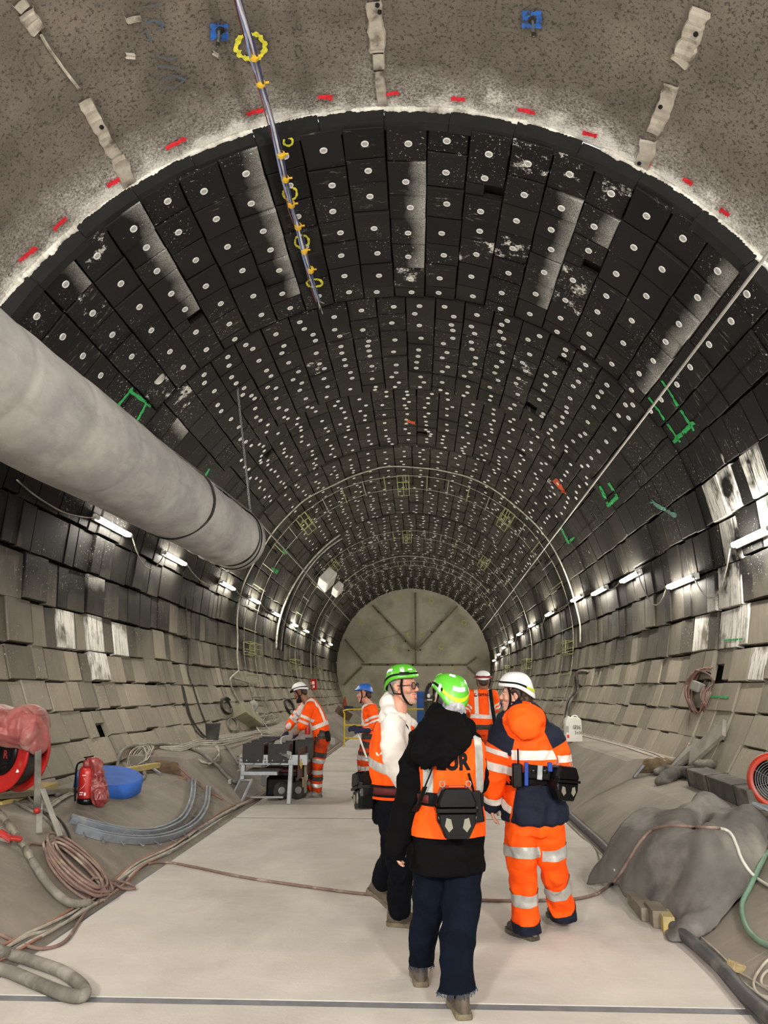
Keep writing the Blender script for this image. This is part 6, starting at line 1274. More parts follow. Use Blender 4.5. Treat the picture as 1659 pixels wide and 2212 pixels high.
# beige cabinet, drum
p, n_ = surfn(524, 1560); A, B = surf(506, 1540, .17), surf(545, 1568, .16); mb = MB(); mb.bar(A, B, .42, .26, .015, -.5); tag(mb.build('steel_cabinet', pm('beige_enamel', '9a967c', .6, '87836c', 4, dirt='77725f', dscale=3)), 'long beige steel cabinet lying against the left wall', 'cabinet')
DR = surf(539, 1513, .16); dn = surfn(539, 1513)[1]; DMx = Vector((.8, -.6, .1)).to_track_quat('Z', 'Y').to_matrix(); dr = thing('cable_drum', 'pale round drum fixed to the left wall', 'drum', tuple(DR)); mb = MB(); mb.lathe([(.001, .10), (.13, .10), (.14, .09), (.14, -.10), (.13, -.11), (.001, -.11)], DR, DMx, 24); mb.build('drum', pm('pale_grey_paint', 'a3a39d', .6, '8e8e88'), dr, True); mb = MB(); mb.lathe([(.04, .105), (.035, .12), (.001, .12)], DR, DMx, 12); mb.build('hub', M_bracket, dr)
rr = random.Random(11)
for k in range(8):
    P = []; cx, cy = 572 + rr.uniform(-14, 14), 1557 + rr.uniform(-6, 8)
    for j in range(16): a = j*.9 + k; P.append((cx + (14 + rr.uniform(-4, 9))*math.cos(a), cy + (9 + rr.uniform(-3, 5))*math.sin(a), .03 + .03*rr.random() + .012*k))
    lay_tube(P, .009, M_c_wh, 'tangled_cable', 'white cable in the tangle on the bench left of the bending worker', 'cable', 3, sides=5, group='tangle of white cables')
for k, P in enumerate(([(512, 1450, .03), (496, 1462, .06), (492, 1472, .04), (505, 1500), (528, 1535), (548, 1565), (565, 1590)], [(500, 1466, .05), (520, 1470, .06), (540, 1480, .04), (548, 1500), (545, 1530), (560, 1560)], [(530, 1482, .04), (555, 1540), (580, 1575), (600, 1590)])): lay_tube(P, .02 - .004*k, M_c_wh, 'white_hose', ['white hose bending off the conduit foot and down the left wall', 'white hose looping right of the conduit foot', 'thin white hose dropping to the bench left of the worker'][k], 'hose')
# ================================================================ trestle with black boxes
M_galv = pm('galvanised_sheet', 'a5a8a9', .45, '90949a', 8, metal=.35, dirt='7d7a74', dscale=6, dlo=.6, dhi=.8); M_ply = pm('black_film_plywood', '141312', .55, '1e1c1b', 8); M_plye = pm('plywood_edge', '8d8068', .8); M_brply = pm('brown_film_plywood', '3d2722', .6, '4a302a', 6)
TY = 11.5; J = lambda x, y, d=0.: atY(x, y, TY + d); tr_ = thing('trestle', 'metal trestle frame holding black plywood boxes, before the bending worker', 'trestle', tuple(J(590, 1735)))
def bb(a, b, w, h, mat, nm, ch=.004, par=tr_, ra=0): mb = MB(); mb.bar(a, b, w, h, ch, ra); return mb.build(nm, mat, par)
TX0, TX1 = J(518, 1640).x, J(638, 1640).x; zt = J(520, 1630).z; zb_ = J(520, 1652).z; TD = 1.35
bb(Vector((TX0, TY, (zt+zb_)/2)), Vector((TX1 + .18, TY, (zt+zb_)/2)), .035, zt-zb_, M_galv, 'front_beam'); bb(Vector((TX0, TY+TD, (zt+zb_)/2)), Vector((TX1 + .18, TY+TD, (zt+zb_)/2)), .035, zt-zb_, M_galv, 'rear_beam')
for x in (TX0 + .06, TX1 + .12): bb(Vector((x, TY, (zt+zb_)/2)), Vector((x, TY+TD, (zt+zb_)/2)), .035, zt-zb_, M_galv, 'side_beam')
for x, y_, e in ((629, 0, 0), (526, .02, .0), (596, TD, 0), (676, TD, .0)):
    if y_ < 1: a = J(x, 1652, y_); b = J(x - 5, 1738, y_)
    else: a = Vector((TX0 + .1 if x < 600 else TX1 + .1, TY+TD, zb_)); b = Vector((a.x, a.y, .02))
    h_ = drop((b.x, b.y, .1)); b.z = max(h_.z, .005); bb(a, b, .085, .06, M_galv, 'leg', .006)
bb(J(522, 1670), J(600, 1670), .12, .05, M_galv, 'shelf_rail'); bb(J(519, 1662, .3), J(606, 1664, .3), .5, .02, M_dwood, 'shelf_board'); bb(J(530, 1722, .1), J(612, 1722, .1), .03, .03, M_bracket, 'foot_bar')
for x in (536, 593):
    mb = MB(); mb.tube([J(x - 10, 1648, -.03), J(x - 6, 1652, -.06), J(x + 10, 1652, -.06), J(x + 14, 1648, -.03)], .008, 6); mb.build('handle', M_bracket, tr_)
mb = MB()
for x, y in ((514, 1634), (521, 1637), (514, 1643), (521, 1646), (514, 1651), (573, 1640), (573, 1646)): mb.lathe([(.011, 0), (.009, -.012), (.001, -.014)], J(x, y, -.02), Euler((-math.pi/2, 0, 0)).to_matrix(), 6)
mb.build('rivets', M_dsteel, tr_)['kind'] = 'stuff'
bw = .30; bh = .27
for r_, y_ in enumerate((-.03, .42, .86)):
    for c_ in range(2 if r_ == 0 else 3):
        x = J(547 if c_ == 0 else (602 if c_ == 1 else 640), 1628).x + r_*.03; z = J(547, 1627).z + .02*r_; lab = ['front left', 'front right', ''][c_] if r_ == 0 else ['left', 'middle', 'right'][c_] + (' of the middle row' if r_ == 1 else ' of the rear row')
        t = thing('formwork_box', f'black plywood box set in the trestle, {lab}', 'box', (x, TY + y_ + .15, z - bh/2), 'black boxes in the trestle')
        for dx, dy, sx, sy in ((0, 0, bw, .018), (0, .30, bw, .018), (-bw/2, .15, .018, .28), (bw/2, .15, .018, .28)):
            mb = MB(); mb.box((x + dx, TY + y_ + dy, z + (.02 if sx < .1 else 0)), (sx, sy, bh - (.04 if sx < .1 else 0)), None, .002); mb.build('panel', M_ply if sx > .1 else M_brply, t)
        mb = MB(); mb.box((x, TY + y_ + .15, z - bh/2 + .02), (bw, .30, .02)); mb.build('bottom', M_ply, t)
        if r_ == 0:
            for q in (-.085, .085): mb = MB(); mb.lathe([(.012, 0), (.010, -.008), (.001, -.009)], (x + q, TY + y_ - .009, z - bh/2 + .035), Euler((-math.pi/2, 0, 0)).to_matrix(), 8); mb.build('screw', M_steel, t)
# upright boards at the right of the trestle
for k, (x, y0, y1, d) in enumerate(((651, 1615, 1650, .1), (659, 1612, 1645, .35), (668, 1606, 1640, .6))):
    mb = MB(); a, b = J(x, y0, d), J(x, y1 + 30, d); mb.box((a+b)/2, (.02, .30, (a-b).length), Euler((0, 0, -.15)), .003); tag(mb.build('plywood_board', M_brply), ['nearest', 'second', 'farthest'][k] + ' brown plywood board standing at the right end of the trestle', 'board', 'boards at the right end of the trestle')
mb = MB(); mb.bar(J(655, 1650, .1), J(668, 1640, .8), .09, .02); mb.bar(J(660, 1650, .2), J(660, 1712, .2), .10, .03, .003); tag(mb.build('side_board', M_dwood), 'grey upright board with cross batten at the right end of the trestle', 'board')
mb = MB(); mb.bar(J(655, 1655, .5), J(655, 1700, .5), .07, .02, .003); tag(mb.build('pale_board', M_wood), 'pale wooden board behind the right leg of the trestle', 'board')
mb = MB(); mb.tube(catmull([J(651, 1640, -.02), J(648, 1648, -.04), J(650, 1656, -.04), J(653, 1648, -.02), J(650, 1660, -.02)], 4), .010, 6); tag(mb.build('yellow_strap', pm('yellow_webbing', 'b6982a', .7), None, True), 'yellow strap tied round the right end of the trestle', 'strap')
# bent rail in the worker's hands
br = thing('bent_rail', 'pale bent rail with teeth held by the bending worker over the boxes', 'rail', tuple(J(607, 1605, .2))); P = catmull([J(628, 1632, -.08), J(618, 1627, .0), J(608, 1615, .12), J(607, 1603, .25), J(614, 1597, .4), J(632, 1594, .6), (J(650, 1593, .8)), J(690, 1596, 1.1), J(722, 1602, 1.5)], 6)
mb = MB(); V = []
for i, p in enumerate(P):
    a, b = P[max(i-1, 0)], P[min(i+1, len(P)-1)]; d = (b-a).normalized(); w = d.cross(UP).normalized()
    for x, z in ((-.014, -.05), (.014, -.05), (.014, .05), (-.014, .05)): V.append(p + w*x + UP*z)
n = len(P); mb.add(V, [(4*i+j, 4*i+(j+1) % 4, 4*i+4+(j+1) % 4, 4*i+4+j) for i in range(n-1) for j in range(4)] + [(0, 1, 2, 3), (4*n-1, 4*n-2, 4*n-3, 4*n-4)]); fixnormals(mb.build('strip', pm('pale_aluminium', 'b9bab6', .45, 'a3a49f', 9, metal=.3), br))
for i in range(1, 26, 2):
    a, b = P[i-1], P[i+1]; w = (b-a).normalized().cross(UP).normalized(); s_ = 1 if w.x < 0 else -1; mb = MB(); mb.bar(P[i], P[i] + w*s_*.10 - UP*.01, .028, .014); mb.build('tooth', M_bracket, br)
# wheeled machine under the trestle
mc = thing('vacuum_machine', 'black wheeled machine with red top under the trestle', 'machine', tuple(J(625, 1715, .6))); Jm = lambda x, y, d=0.: atY(x, y, TY + .75 + d)
mb = MB(); c = Jm(612, 1696); mb.box(c, (.46, .5, .30), None, .04); mb.box(c + Vector((.05, 0, .19)), (.5, .46, .10), None, .03); mb.build('body', M_blkpl, mc); mb = MB(); mb.box(Jm(618, 1661), (.62, .46, .09), None, .03); mb.build('top_cover', pm('dark_red_plastic', '5b1717', .5, '6c2020'), mc)
for x, d in ((607, -.28), (643, -.22), (607, .28), (643, .28)):
    c = Jm(x, 1712, d); c.z = .135; mb = MB(); Mw = Euler((0, math.pi/2, .25)).to_matrix() @ Matrix.Rotation(0, 3, 'Z'); Mw = Vector((.45, -.9, 0)).to_track_quat('Z', 'Y').to_matrix(); mb.lathe([(.05, .03), (.115, .035), (.132, .02), (.132, -.02), (.115, -.035), (.05, -.03)], c, Mw, 24); mb.build('wheel', pm('tyre_rubber', '26241f', .85, '3a3730', 9), mc, True); mb = MB(); mb.lathe([(.055, .036), (.045, .04), (.001, .042)], c, Mw, 16); mb.build('hub', M_bracket, mc)
# framed panel leaning
lp = thing('framed_panel', 'narrow grey framed panel leaning on the left leg of the trestle', 'panel', tuple(J(508, 1735, -.05))); A, B = J(510, 1730, -.25), J(531, 1686, -.05); d = (B-A).normalized(); w = Vector((.86, 0, .42)).normalized(); w = (w - d*w.dot(d)).normalized(); n_ = w.cross(d); Mq = Matrix((w, d, n_)).transposed(); c = (A+B)/2; Ln = (B-A).length
for dx, dy, sx, sy in ((-.10, 0, .03, Ln + .05), (.10, 0, .03, Ln + .05), (0, -Ln/2, .22, .03), (0, Ln/2, .22, .03)): mb = MB(); mb.box(c + w*dx + d*dy, (sx, sy, .03), Mq, .003); mb.build('frame_bar', M_rail, lp)
mb = MB(); mb.box(c, (.18, Ln, .012), Mq); mb.build('sheet', pm('dark_grey_sheet', '45433f', .8, '57544f', 4), lp)
bb(J(497, 1684), drop(J(495, 1738)) , .09, .05, M_bracket, 'post', .004, None); tag(bpy.data.objects['post'] if bpy.data.objects['post'].parent is None else [o for o in bpy.data.objects if o.name.startswith('post') and o.parent is None][0], 'dull steel post standing left of the framed panel', 'post')
# ================================================================ right side
def net(rows, n=6):
    """surface through a net of control points"""
    R1 = [catmull(r, n) for r in rows]; m = len(R1[0]); cols = [catmull([r[j] for r in R1], n) for j in range(m)]
    return [[cols[j][i] for j in range(m)] for i in range(len(cols[0]))]
# pipe along the right edge, thin cables
lay_tube([(1206, 1745), (1230, 1768), (1270, 1805), (1305, 1838), (1345, 1885), (1400, 1955), (1445, 2005), (1480, 2036), (1520, 2070), (1570, 2118), (1620, 2166), (1672, 2215), (1740, 2285)], .040, pm('dark_grey_pipe', '4b4d50', .55, '3c3e41', 4, dirt='77736c', dscale=3, dlo=.58, dhi=.75), 'floor_pipe', 'dark grey pipe lying along the right floor edge', 'pipe', sides=14)
C_ = lambda L: [atY(*q) for q in L]
ROWS = [C_([(1268, 1912, 6.95), (1330, 1908, 6.70), (1350, 1934, 6.50), (1392, 1966, 6.20), (1430, 1996, 5.86), (1448, 2034, 5.48), (1524, 2026, 5.52)]),
        C_([(1298, 1866, 6.98), (1345, 1872, 6.68), (1382, 1896, 6.38), (1436, 1930, 6.02), (1486, 1960, 5.70), (1528, 1980, 5.60), (1566, 1978, 5.58)]),
        C_([(1332, 1818, 7.0), (1376, 1832, 6.62), (1424, 1856, 6.22), (1476, 1872, 6.0), (1530, 1892, 5.82), (1578, 1906, 5.76), (1606, 1924, 5.78)]),
        C_([(1358, 1784, 7.1), (1400, 1794, 6.75), (1448, 1802, 6.38), (1500, 1806, 6.12), (1548, 1812, 6.02), (1586, 1852, 5.98), (1634, 1884, 5.98)]),
        C_([(1384, 1762, 7.3), (1432, 1758, 7.0), (1478, 1768, 6.72), (1514, 1796, 6.62), (1552, 1780, 6.42), (1592, 1786, 6.30), (1652, 1836, 6.25)]),
        C_([(1400, 1762, 7.7), (1446, 1762, 7.5), (1490, 1738, 7.2), (1532, 1722, 7.05), (1574, 1756, 6.95), (1610, 1746, 6.75), (1664, 1796, 6.6)]),
        C_([(1410, 1782, 8.1), (1450, 1780, 8.0), (1498, 1762, 7.8), (1536, 1746, 7.6), (1580, 1770, 7.4), (1622, 1768, 7.2), (1676, 1820, 7.0)])]
G = net(ROWS, 13); ni, nj = len(G), len(G[0])
def crease(p, s): return (1 - abs(noise.noise(p*s))*2.2)
mb = MB(); V = []
for i in range(ni):
    for j in range(nj):
        p = G[i][j]; a = G[min(i+1, ni-1)][j] - G[max(i-1, 0)][j]; b = G[i][min(j+1, nj-1)] - G[i][max(j-1, 0)]; nrm = b.cross(a).normalized()
        if nrm.z < 0: nrm = -nrm
        w_ = min(1, i/10); d = .014*w_*crease(p + Vector((2, 1, 0)), 2.0) + w_*crumpled(p, .062, .52, (1, .6, .8)) + .014*w_*math.sin(j*.30 + 2.2*noise.noise(p*1.5)) + .012*noise.noise(p*6) + .005*noise.noise(p*14); q = p + nrm*d
        if i == 0: q.z += .012*noise.noise((j*.4, 3, 0))
        fl = drop(q, .012).z
        if q.z < fl: q.z = fl
        V.append(q)
F_ = [(i*nj+j, i*nj+j+1, (i+1)*nj+j+1, (i+1)*nj+j) for i in range(ni-1) for j in range(nj-1)]; mb.add(V, F_)
M_tarp = pm('grey_felt', '6b6864', .95, '595653', 3, bump=.4, bscale=90, dirt='8a8580', dscale=2.2, dlo=.5, dhi=.72, spec=.15)
tarp = tag(fixnormals(mb.build('tarpaulin', M_tarp, None, True, .012)), 'crumpled grey felt sheet thrown over a pile beside the right floor edge', 'sheet')
env_add(V, F_); env_done()
# what shows under the hem
for (a, b, w, h_, m, nm, lab) in (((1352, 1945, 6.35), (1395, 1992, 5.9), .14, .09, M_dwood, 'timber_block', 'long weathered timber under the felt sheet, next to the floor'), ((1386, 1965, 6.0), (1415, 1995, 5.75),   .11, .11, M_dwood, 'timber_block', 'short timber end poking out under the hem of the felt sheet'), ((1408, 1980, 5.85), (1432, 2002, 5.65), .08, .10, M_ywood, 'yellow_block', 'yellow wooden block just showing under the felt hem')):
    A, B = atY(*a) , atY(*b); A = Vector((A.x + .09, A.y + .04, h_/2 + .002)); B = Vector((B.x + .05, B.y + .02, h_/2 + .002)); mb = MB(); mb.bar(A, B, w, h_, .006); tag(mb.build(nm, m), lab, 'block')
lay_tube([(1216, 1768), (1255, 1806), (1290, 1838), (1330, 1880)], .010, M_c_wh, 'edge_cable', 'white cable between the pipe and the orange suited person', 'cable'); lay_tube([(1500, 2030), (1545, 2066), (1580, 2094), (1600, 2120), (1640, 2150), (1675, 2172), (1750, 2215)], .008, M_c_wh, 'edge_cable', 'thin white cable up the slope beside the bottom of the pipe', 'cable'); lay_tube([(1512, 2024), (1552, 2058), (1592, 2098), (1625, 2118), (1668, 2146), (1750, 2195)], .006, M_c_wh, 'edge_cable', 'thinnest white cable beside the small wood block', 'cable')
p = surf(1597, 2100, .03); mb = MB(); mb.box(p, (.09, .06, .05), Euler((.1, .35, .4)), .006); tag(mb.build('wood_block', M_wood), 'small pale wood block on the slope above the pipe end', 'block')
for k, P in enumerate(([(1740, 2045), (1672, 2070), (1645, 2095), (1630, 2125), (1640, 2150), (1672, 2158), (1740, 2150)], [(1740, 2080), (1672, 2095), (1650, 2110), (1648, 2130), (1672, 2135), (1740, 2125)])): lay_tube(P, .008, M_c_wh, 'loose_cable', ['outer', 'inner'][k] + ' loop of pale cable at the bottom right picture edge', 'cable')
lay_tube([(1760, 1800), (1672, 1838), (1640, 1868), (1616, 1910), (1606, 1960), (1614, 2005), (1638, 2035), (1672, 2052), (1760, 2075)], .018, pm('green_hose', '5b7a68', .5, '6d8a78', 6), 'green_hose', 'green hose curving down beside the felt sheet', 'hose', sides=10)
lay_tube([(1292, 1934), (1320, 1912), (1345, 1885), (1362, 1858), (1385, 1822), (1412, 1796), (1450, 1787), (1500, 1790), (1552, 1792)], .0125, M_c_br, 'sheet_cable', 'brown cable running up over the grey felt sheet', 'cable', dens=6); lay_tube([(1552, 1792), (1576, 1802), (1590, 1830), (1602, 1862), (1625, 1892), (1672, 1922), (1750, 1950)], .0125, pm('bright_white_cable', 'c9c6be', .6), 'sheet_cable', 'white cable dropping over the right folds of the felt sheet', 'cable', dens=6)
# foam beam, felt roll, boards
M_foam = pm('dark_foam', '46443f', .9, '55524c', 4, bump=.3, bscale=60, dirt='7d7870', dscale=3, dlo=.5, dhi=.7)
fb = thing('foam_beam', 'long dark foam beam lying on the slope above the felt sheet', 'beam', tuple(surf(1570, 1720))); A, B = surf(1508, 1694, .10), surf(1650, 1752, .10); mb = MB(); mb.bar(A, B, .24, .20, .015, .12); mb.build('beam', M_foam, fb)
for f in (.03, .40, .82): c = A.lerp(B, f); d = (B-A).normalized(); mb = MB(); mb.bar(c - d*.012, c + d*.012, .246, .206, .0, .12); mb.build('strap', M_char, fb)
mb = MB(); P = [surf(*q) for q in ((1425, 1696, .05), (1445, 1690, .07), (1470, 1680, .07), (1500, 1674, .07), (1530, 1668, .08))]; limb(mb, P, [.05, .08, .075, .065, .06]); P = [surf(*q) for q in ((1420, 1676, .05), (1440, 1672, .06), (1462, 1675, .06))]; limb(mb, P, [.04, .055, .05]); mb.ell(surf(1540, 1660, .08), (.16, .10, .06))
o = part(volume(mb, .013, 4, .018, .10, 'felt_roll'), 'felt_roll', M_tarp, None) if False else None
me = volume(mb, .013, 4, .018, .10, 'felt_roll'); o = bpy.data.objects.new('felt_roll', me); COL.objects.link(o); me.materials.append(M_foam); tag(o, 'dark felt roll with a split end lying left of the foam beam', 'roll')
M_board = pm('grey_foam_board', '7b776f', .9, '8c8880', 4, bump=.2, bscale=60, dirt='9e998f', dscale=3)
def sheet(px, lift, th, nm, lab, mat=M_board):
    P = [surf(x, y, l) for (x, y), l in zip(px, lift)]; n_ = (P[1]-P[0]).cross(P[3]-P[0]).normalized(); mb = MB(); mb.add(P + [p - n_*th for p in P], [(0, 1, 2, 3), (7, 6, 5, 4), (0, 4, 5, 1), (1, 5, 6, 2), (2, 6, 7, 3), (3, 7, 4, 0)]); return tag(fixnormals(mb.build(nm, mat)), lab, 'board')
sheet([(1434, 1668), (1506, 1642), (1532, 1612), (1490, 1618)], (.04, .07, .12, .05), .04, 'foam_board', 'flat grey foam board tipped over the right bench end')
A, B = surf(1508, 1646, .10), surf(1582, 1580, .10); mb = MB(); mb.bar(A, B, .26, .05, .005, 1.0); tag(mb.build('foam_board', M_board), 'upright grey foam board leaning against the right wall above the flat one', 'board')
p = surf(1380, 1660, .02); q = surf(1372, 1676, .03); mb = MB(); mb.bar(surf(1388, 1652, .05), surf(1368, 1678, .03), .07, .03, .004); tag(mb.build('batten', M_rail), 'short grey batten resting against the right bench step', 'batten')
# red fan
FC = atY(1680, 1688, 7.55); fd = Vector((-.55, -.83, .08)).normalized(); FM = fd.to_track_quat('Z', 'Y').to_matrix(); fan = thing('axial_fan', 'red drum fan with black wire guard at the right picture edge', 'fan', tuple(FC - Vector((0, 0, .28))))
mb = MB(); mb.lathe([(.20, .06), (.23, .075), (.255, .06), (.265, .02), (.26, -.18), (.245, -.20), (.20, -.19)], FC, FM, 44, False); mb.build('housing', pm('red_orange_enamel', 'b5371c', .4, '9c2c17', 4, spec=.5), fan, True)
for k in range(9): mb = MB(); r_ = .035 + .021*k; mb.tube([FC + FM @ Vector((r_*math.cos(a), r_*math.sin(a), .055 + .02*(1-(r_/.21)**2))) for a in [2*math.pi*i/36 for i in range(36)]], .0035, 5, True); mb.build('guard_ring', M_steel, fan, True)
for k in range(4): a = math.pi*k/4 + .3; mb = MB(); mb.tube([FC + FM @ Vector((r_*math.cos(a), r_*math.sin(a), .06 + .02*(1-(r_/.21)**2))) for r_ in (-.21, -.1, 0, .1, .21)], .003, 5); mb.build('guard_spoke', M_steel, fan)
mb = MB(); mb.lathe([(.235, -.10), (.001, -.10)], FC, FM, 30, False); mb.build('back_plate', M_blk, fan)
for k in range(5):
    a = 2*math.pi*k/5; mb = MB(); mb.grid(lambda u, w: FC + FM @ Vector(((.04 + .17*u)*math.cos(a + w*.8), (.04 + .17*u)*math.sin(a + w*.8), -.05 + .05*w)), 4, 3); mb.build('blade', M_char, fan, True, .004)
mb = MB(); g0 = drop(FC + Vector((0, .1, -.1))); mb.bar(FC + FM @ Vector((-.15, -.20, -.06)), g0 + Vector((-.13, 0, .0)), .04, .03); mb.bar(FC + FM @ Vector((.15, -.2, -.06)), g0 + Vector((.13, .0, .0)), .04, .03); mb.build('foot', M_dsteel, fan)
A, B = atY(1622, 1668, 7.9), atY(1640, 1700, 7.9); mb = MB(); mb.add([atY(1620, 1678, 7.9), atY(1640, 1655, 8.1), atY(1655, 1672, 7.9), atY(1632, 1694, 7.75)], [(0, 1, 2, 3)]); tag(mb.build('white_plate', M_white, None, False, .02), 'white plate half hidden behind the red fan', 'plate')
mb = MB(); A, B = surf(1636, 1752, .05), surf(1690, 1765, .05); mb.bar(A, B, .16, .02, .003, .4); o = tag(mb.build('perforated_plate', pm('blue_grey_steel', '7f878e', .5, '6e767d', 5, metal=.3)), 'blue grey perforated steel plate under the red fan', 'plate'); 
# things hung on the right wall
wallcoil((1518, 1492), 20, 44, 9, .010, M_c_br, 'coil of brown cables hanging below the black hole in the right wall', .04, tilt=.18)
for k in range(5): lay_tube([(1538 - k, 1442 + k, .03), (1528 - 3*k, 1450 + k, .08), (1510 - 4*k, 1475 + 2*k, .09), (1500 - 2*k, 1510, .07), (1512 - 2*k, 1530 + k, .06), (1528 + k*2, 1520 + k, .06)], .009, M_c_br if k % 2 else M_c_co, 'hung_cable', 'brown cable spilling out of the black hole in the right wall', 'cable', group='cables out of the hole in the right wall')
p, n_ = surfn(1522, 1490); mb = MB(); mb.box(p + n_*.10, (.12, .16, .14), Euler((.3, .2, .5)), .02); tag(mb.build('junction_box', pm('grey_fitting', '87857e', .7)), 'grey fitting tied inside the coil on the right wall', 'box')
lay_tube([(1496, 1530, .03), (1488, 1560), (1484, 1590), (1482, 1615), (1470, 1632), (1450, 1648)], .011, M_c_br, 'hung_cable', 'brown cable dropping from the hung coil to the right bench', 'cable')
for k in range(3): lay_tube([(1276 - 2*k, 1452 + 2*k, .02), (1262 - 2*k, 1458 + 2*k, .14), (1252 - 2*k, 1480, .12), (1240 - 3*k, 1520, .07), (1230 - 3*k, 1555, .05), (1224 - 3*k, 1585, .03)], .030, M_c_gr if k != 1 else M_c_bk, 'thick_cable', ['left', 'middle', 'right'][2-k] + ' of the thick cables bending out of the right wall above the jerrycan', 'cable', group='thick cables out of the right wall', sides=9)
rr = random.Random(21)
for k in range(8): y = rr.uniform(-5, 5); lay_tube([(1258, 1588 + y), (1300, 1598 + y), (1350, 1612 + y), (1400, 1628 + y*1.2), (1430, 1640 + y), (1448, 1655 + y*.8)], .008, M_c_wh, 'wire_strand', 'dusty white wire in the run along the right bench', 'wire', group='wires along the right bench')
# jerrycan
JB = surf(1239, 1602); jc = thing('jerrycan', 'white plastic jerrycan with black handwriting on the right bench', 'jerrycan', tuple(JB)); Wc = .30; Hc = (atY(1239, 1548, JB.y).z - JB.z)
mb = MB(); S_ = Vector((1, .0, 0)); 
prof = [(-.5, .04), (-.5, .80), (-.46, .90), (-.36, .96), (-.12, .985), (.2, .985), (.40, .955), (.49, .88), (.5, .78), (.5, .04), (.46, 0), (-.46, 0)]
mb.prism([(x*Wc, z*Hc) for x, z in prof], JB + Vector((0, -.10, 0)), (1, 0, 0), (0, 0, 1), (0, .22, 0)); o = mb.build('can', pm('white_hdpe', 'dcdbd4', .5, 'd0cec6', 3, dirt='b3aea2', dscale=4, dlo=.58, dhi=.8), jc); fixnormals(o); bv_ = o.modifiers.new('b', 'BEVEL'); bv_.width = .025; bv_.segments = 3; o.data.polygons.foreach_set('use_smooth', [True]*len(o.data.polygons))
mb = MB(); mb.lathe([(.03, 0), (.03, .03), (.001, .032)], JB + Vector((-.08, 0, Hc*.96)), None, 14); mb.build('cap', M_white, jc); mb = MB(); mb.tube(catmull([JB + Vector((-.02, 0, Hc*.97)), JB + Vector((.02, 0, Hc*1.04)), JB + Vector((.08, 0, Hc*1.03)), JB + Vector((.11, 0, Hc*.95))], 4), .013, 8); mb.build('handle', M_white, jc, True)
STR = {'G': [[(.9, .85), (.5, 1), (.1, .6), (.2, .1), (.7, 0), (.95, .4), (.55, .42)]], 'R': [[(.1, 0), (.15, 1)], [(.15, 1), (.8, .85), (.75, .55), (.2, .5), (.9, 0)]], 'D': [[(.15, 0), (.15, 1), (.8, .75), (.85, .25), (.15, 0)]], '6': [[(.8, 1), (.3, .7), (.1, .25), (.4, 0), (.8, .2), (.7, .5), (.2, .35)]],
       'J': [[(.1, 1), (.9, 1)], [(.55, 1), (.55, .2), (.3, 0), (.05, .2)]], 'o': [[(.5, .75), (.1, .4), (.4, 0), (.85, .3), (.5, .75)]], 'S': [[(.85, .8), (.4, .9), (.3, .6), (.8, .4), (.6, 0), (.1, .1)]], 'e': [[(.15, .4), (.85, .5), (.6, .8), (.2, .6), (.25, .1), (.85, .1)]]}
mb = MB()
for row, (wd, x0, z0, h_, w_) in enumerate((('GRD6', -.015, .50, .075, .038), ('JoSe', .015, .30, .060, .034))):
    for i, ch in enumerate(wd):
        for st in STR[ch]: mb.tube([JB + Vector((x0 + (i + p_[0]*.8)*w_, -.103, Hc*z0 + p_[1]*h_)) for p_ in st], .0042, 5)
mb.build('handwriting', M_blk, jc); mb = MB(); mb.box(JB + Vector((-.115, -.101, Hc*.22)), (.04, .004, .06)); mb.build('red_label', M_red, jc); mb = MB(); mb.box(JB + Vector((-.12, -.101, Hc*.50)), (.05, .004, .12)); mb.build('grey_label', pm('grey_label', 'a9a8a6', .6), jc)
# ================================================================ far things
def wsign(x, y, w, h_, lab):
    p, n_ = surfn(x, y); t = thing('safety_sign', lab, 'sign', tuple(p)); p = p + n_*.06; ax_ = Vector((.92, -.35, .12)).normalized(); ay_ = Vector((-.10, .0, 1)).normalized(); nn = ax_.cross(ay_).normalized(); Mq = Matrix((ax_, ay_, nn)).transposed()
    mb = MB(); mb.box(p, (w, h_, .015), Mq); mb.build('plate', M_rred, t); mb = MB()
    for a, b, c_, d_ in ((-.25, .0, .22, .55), (.12, .15, .30, .30), (.15, -.2, .22, .22), (-.05, -.35, .1, .1)): mb.box(p + Mq @ Vector((a*w, b*h_, .009)), (c_*w, d_*h_, .004), Mq)
    mb.build('pictogram', M_sticker, t)
wsign(672, 1480, .42, .46, 'red and white safety sign on the left wall behind the bending worker')
CO = surf(745, 1530); mb = MB(); cn = thing('traffic_cone', 'small red cone on the left bench far behind the workers', 'cone', tuple(CO)); mb.box(CO + UP*.02, (.34, .34, .04), None, .01); mb.lathe([(.13, .04), (.03, .62), (.001, .63)], CO, None, 16); mb.build('cone_body', pm('cone_red', 'a8321c', .6), cn); mb = MB(); mb.lathe([(.092, .25), (.066, .40)], CO, None, 16, False); mb.build('white_band', M_sticker, cn)
p = surf(738, 1546, .14); mb = MB(); mb.box(p, (.6, .5, .30), Euler((.2, .5, .5)), .02); tag(mb.build('brown_crate', pm('brown_crate', '5e4a3b', .85, '4d3c30', 6)), 'brown crate tipped on the left bench below the cone', 'crate'); p = surf(752, 1535, .1); mb = MB(); mb.box(p, (.4, .4, .25), Euler((0, .1, .3)), .02); tag(mb.build('blue_crate', pm('dark_blue_crate', '1f3350', .7)), 'small dark blue crate beside the cone on the left bench', 'crate')
EX2 = surf(664, 1594); x2 = thing('fire_extinguisher', 'slim red extinguisher standing on the bench behind the bending worker', 'extinguisher', tuple(EX2)); mb = MB(); mb.lathe([(.07, 0), (.075, .02), (.075, .36), (.05, .42), (.025, .44), (.025, .48), (.001, .48)], EX2, None, 16); mb.build('cylinder', M_rred, x2, True); mb = MB(); mb.box(EX2 + UP*.49, (.12, .03, .03)); mb.build('valve', M_blk, x2)
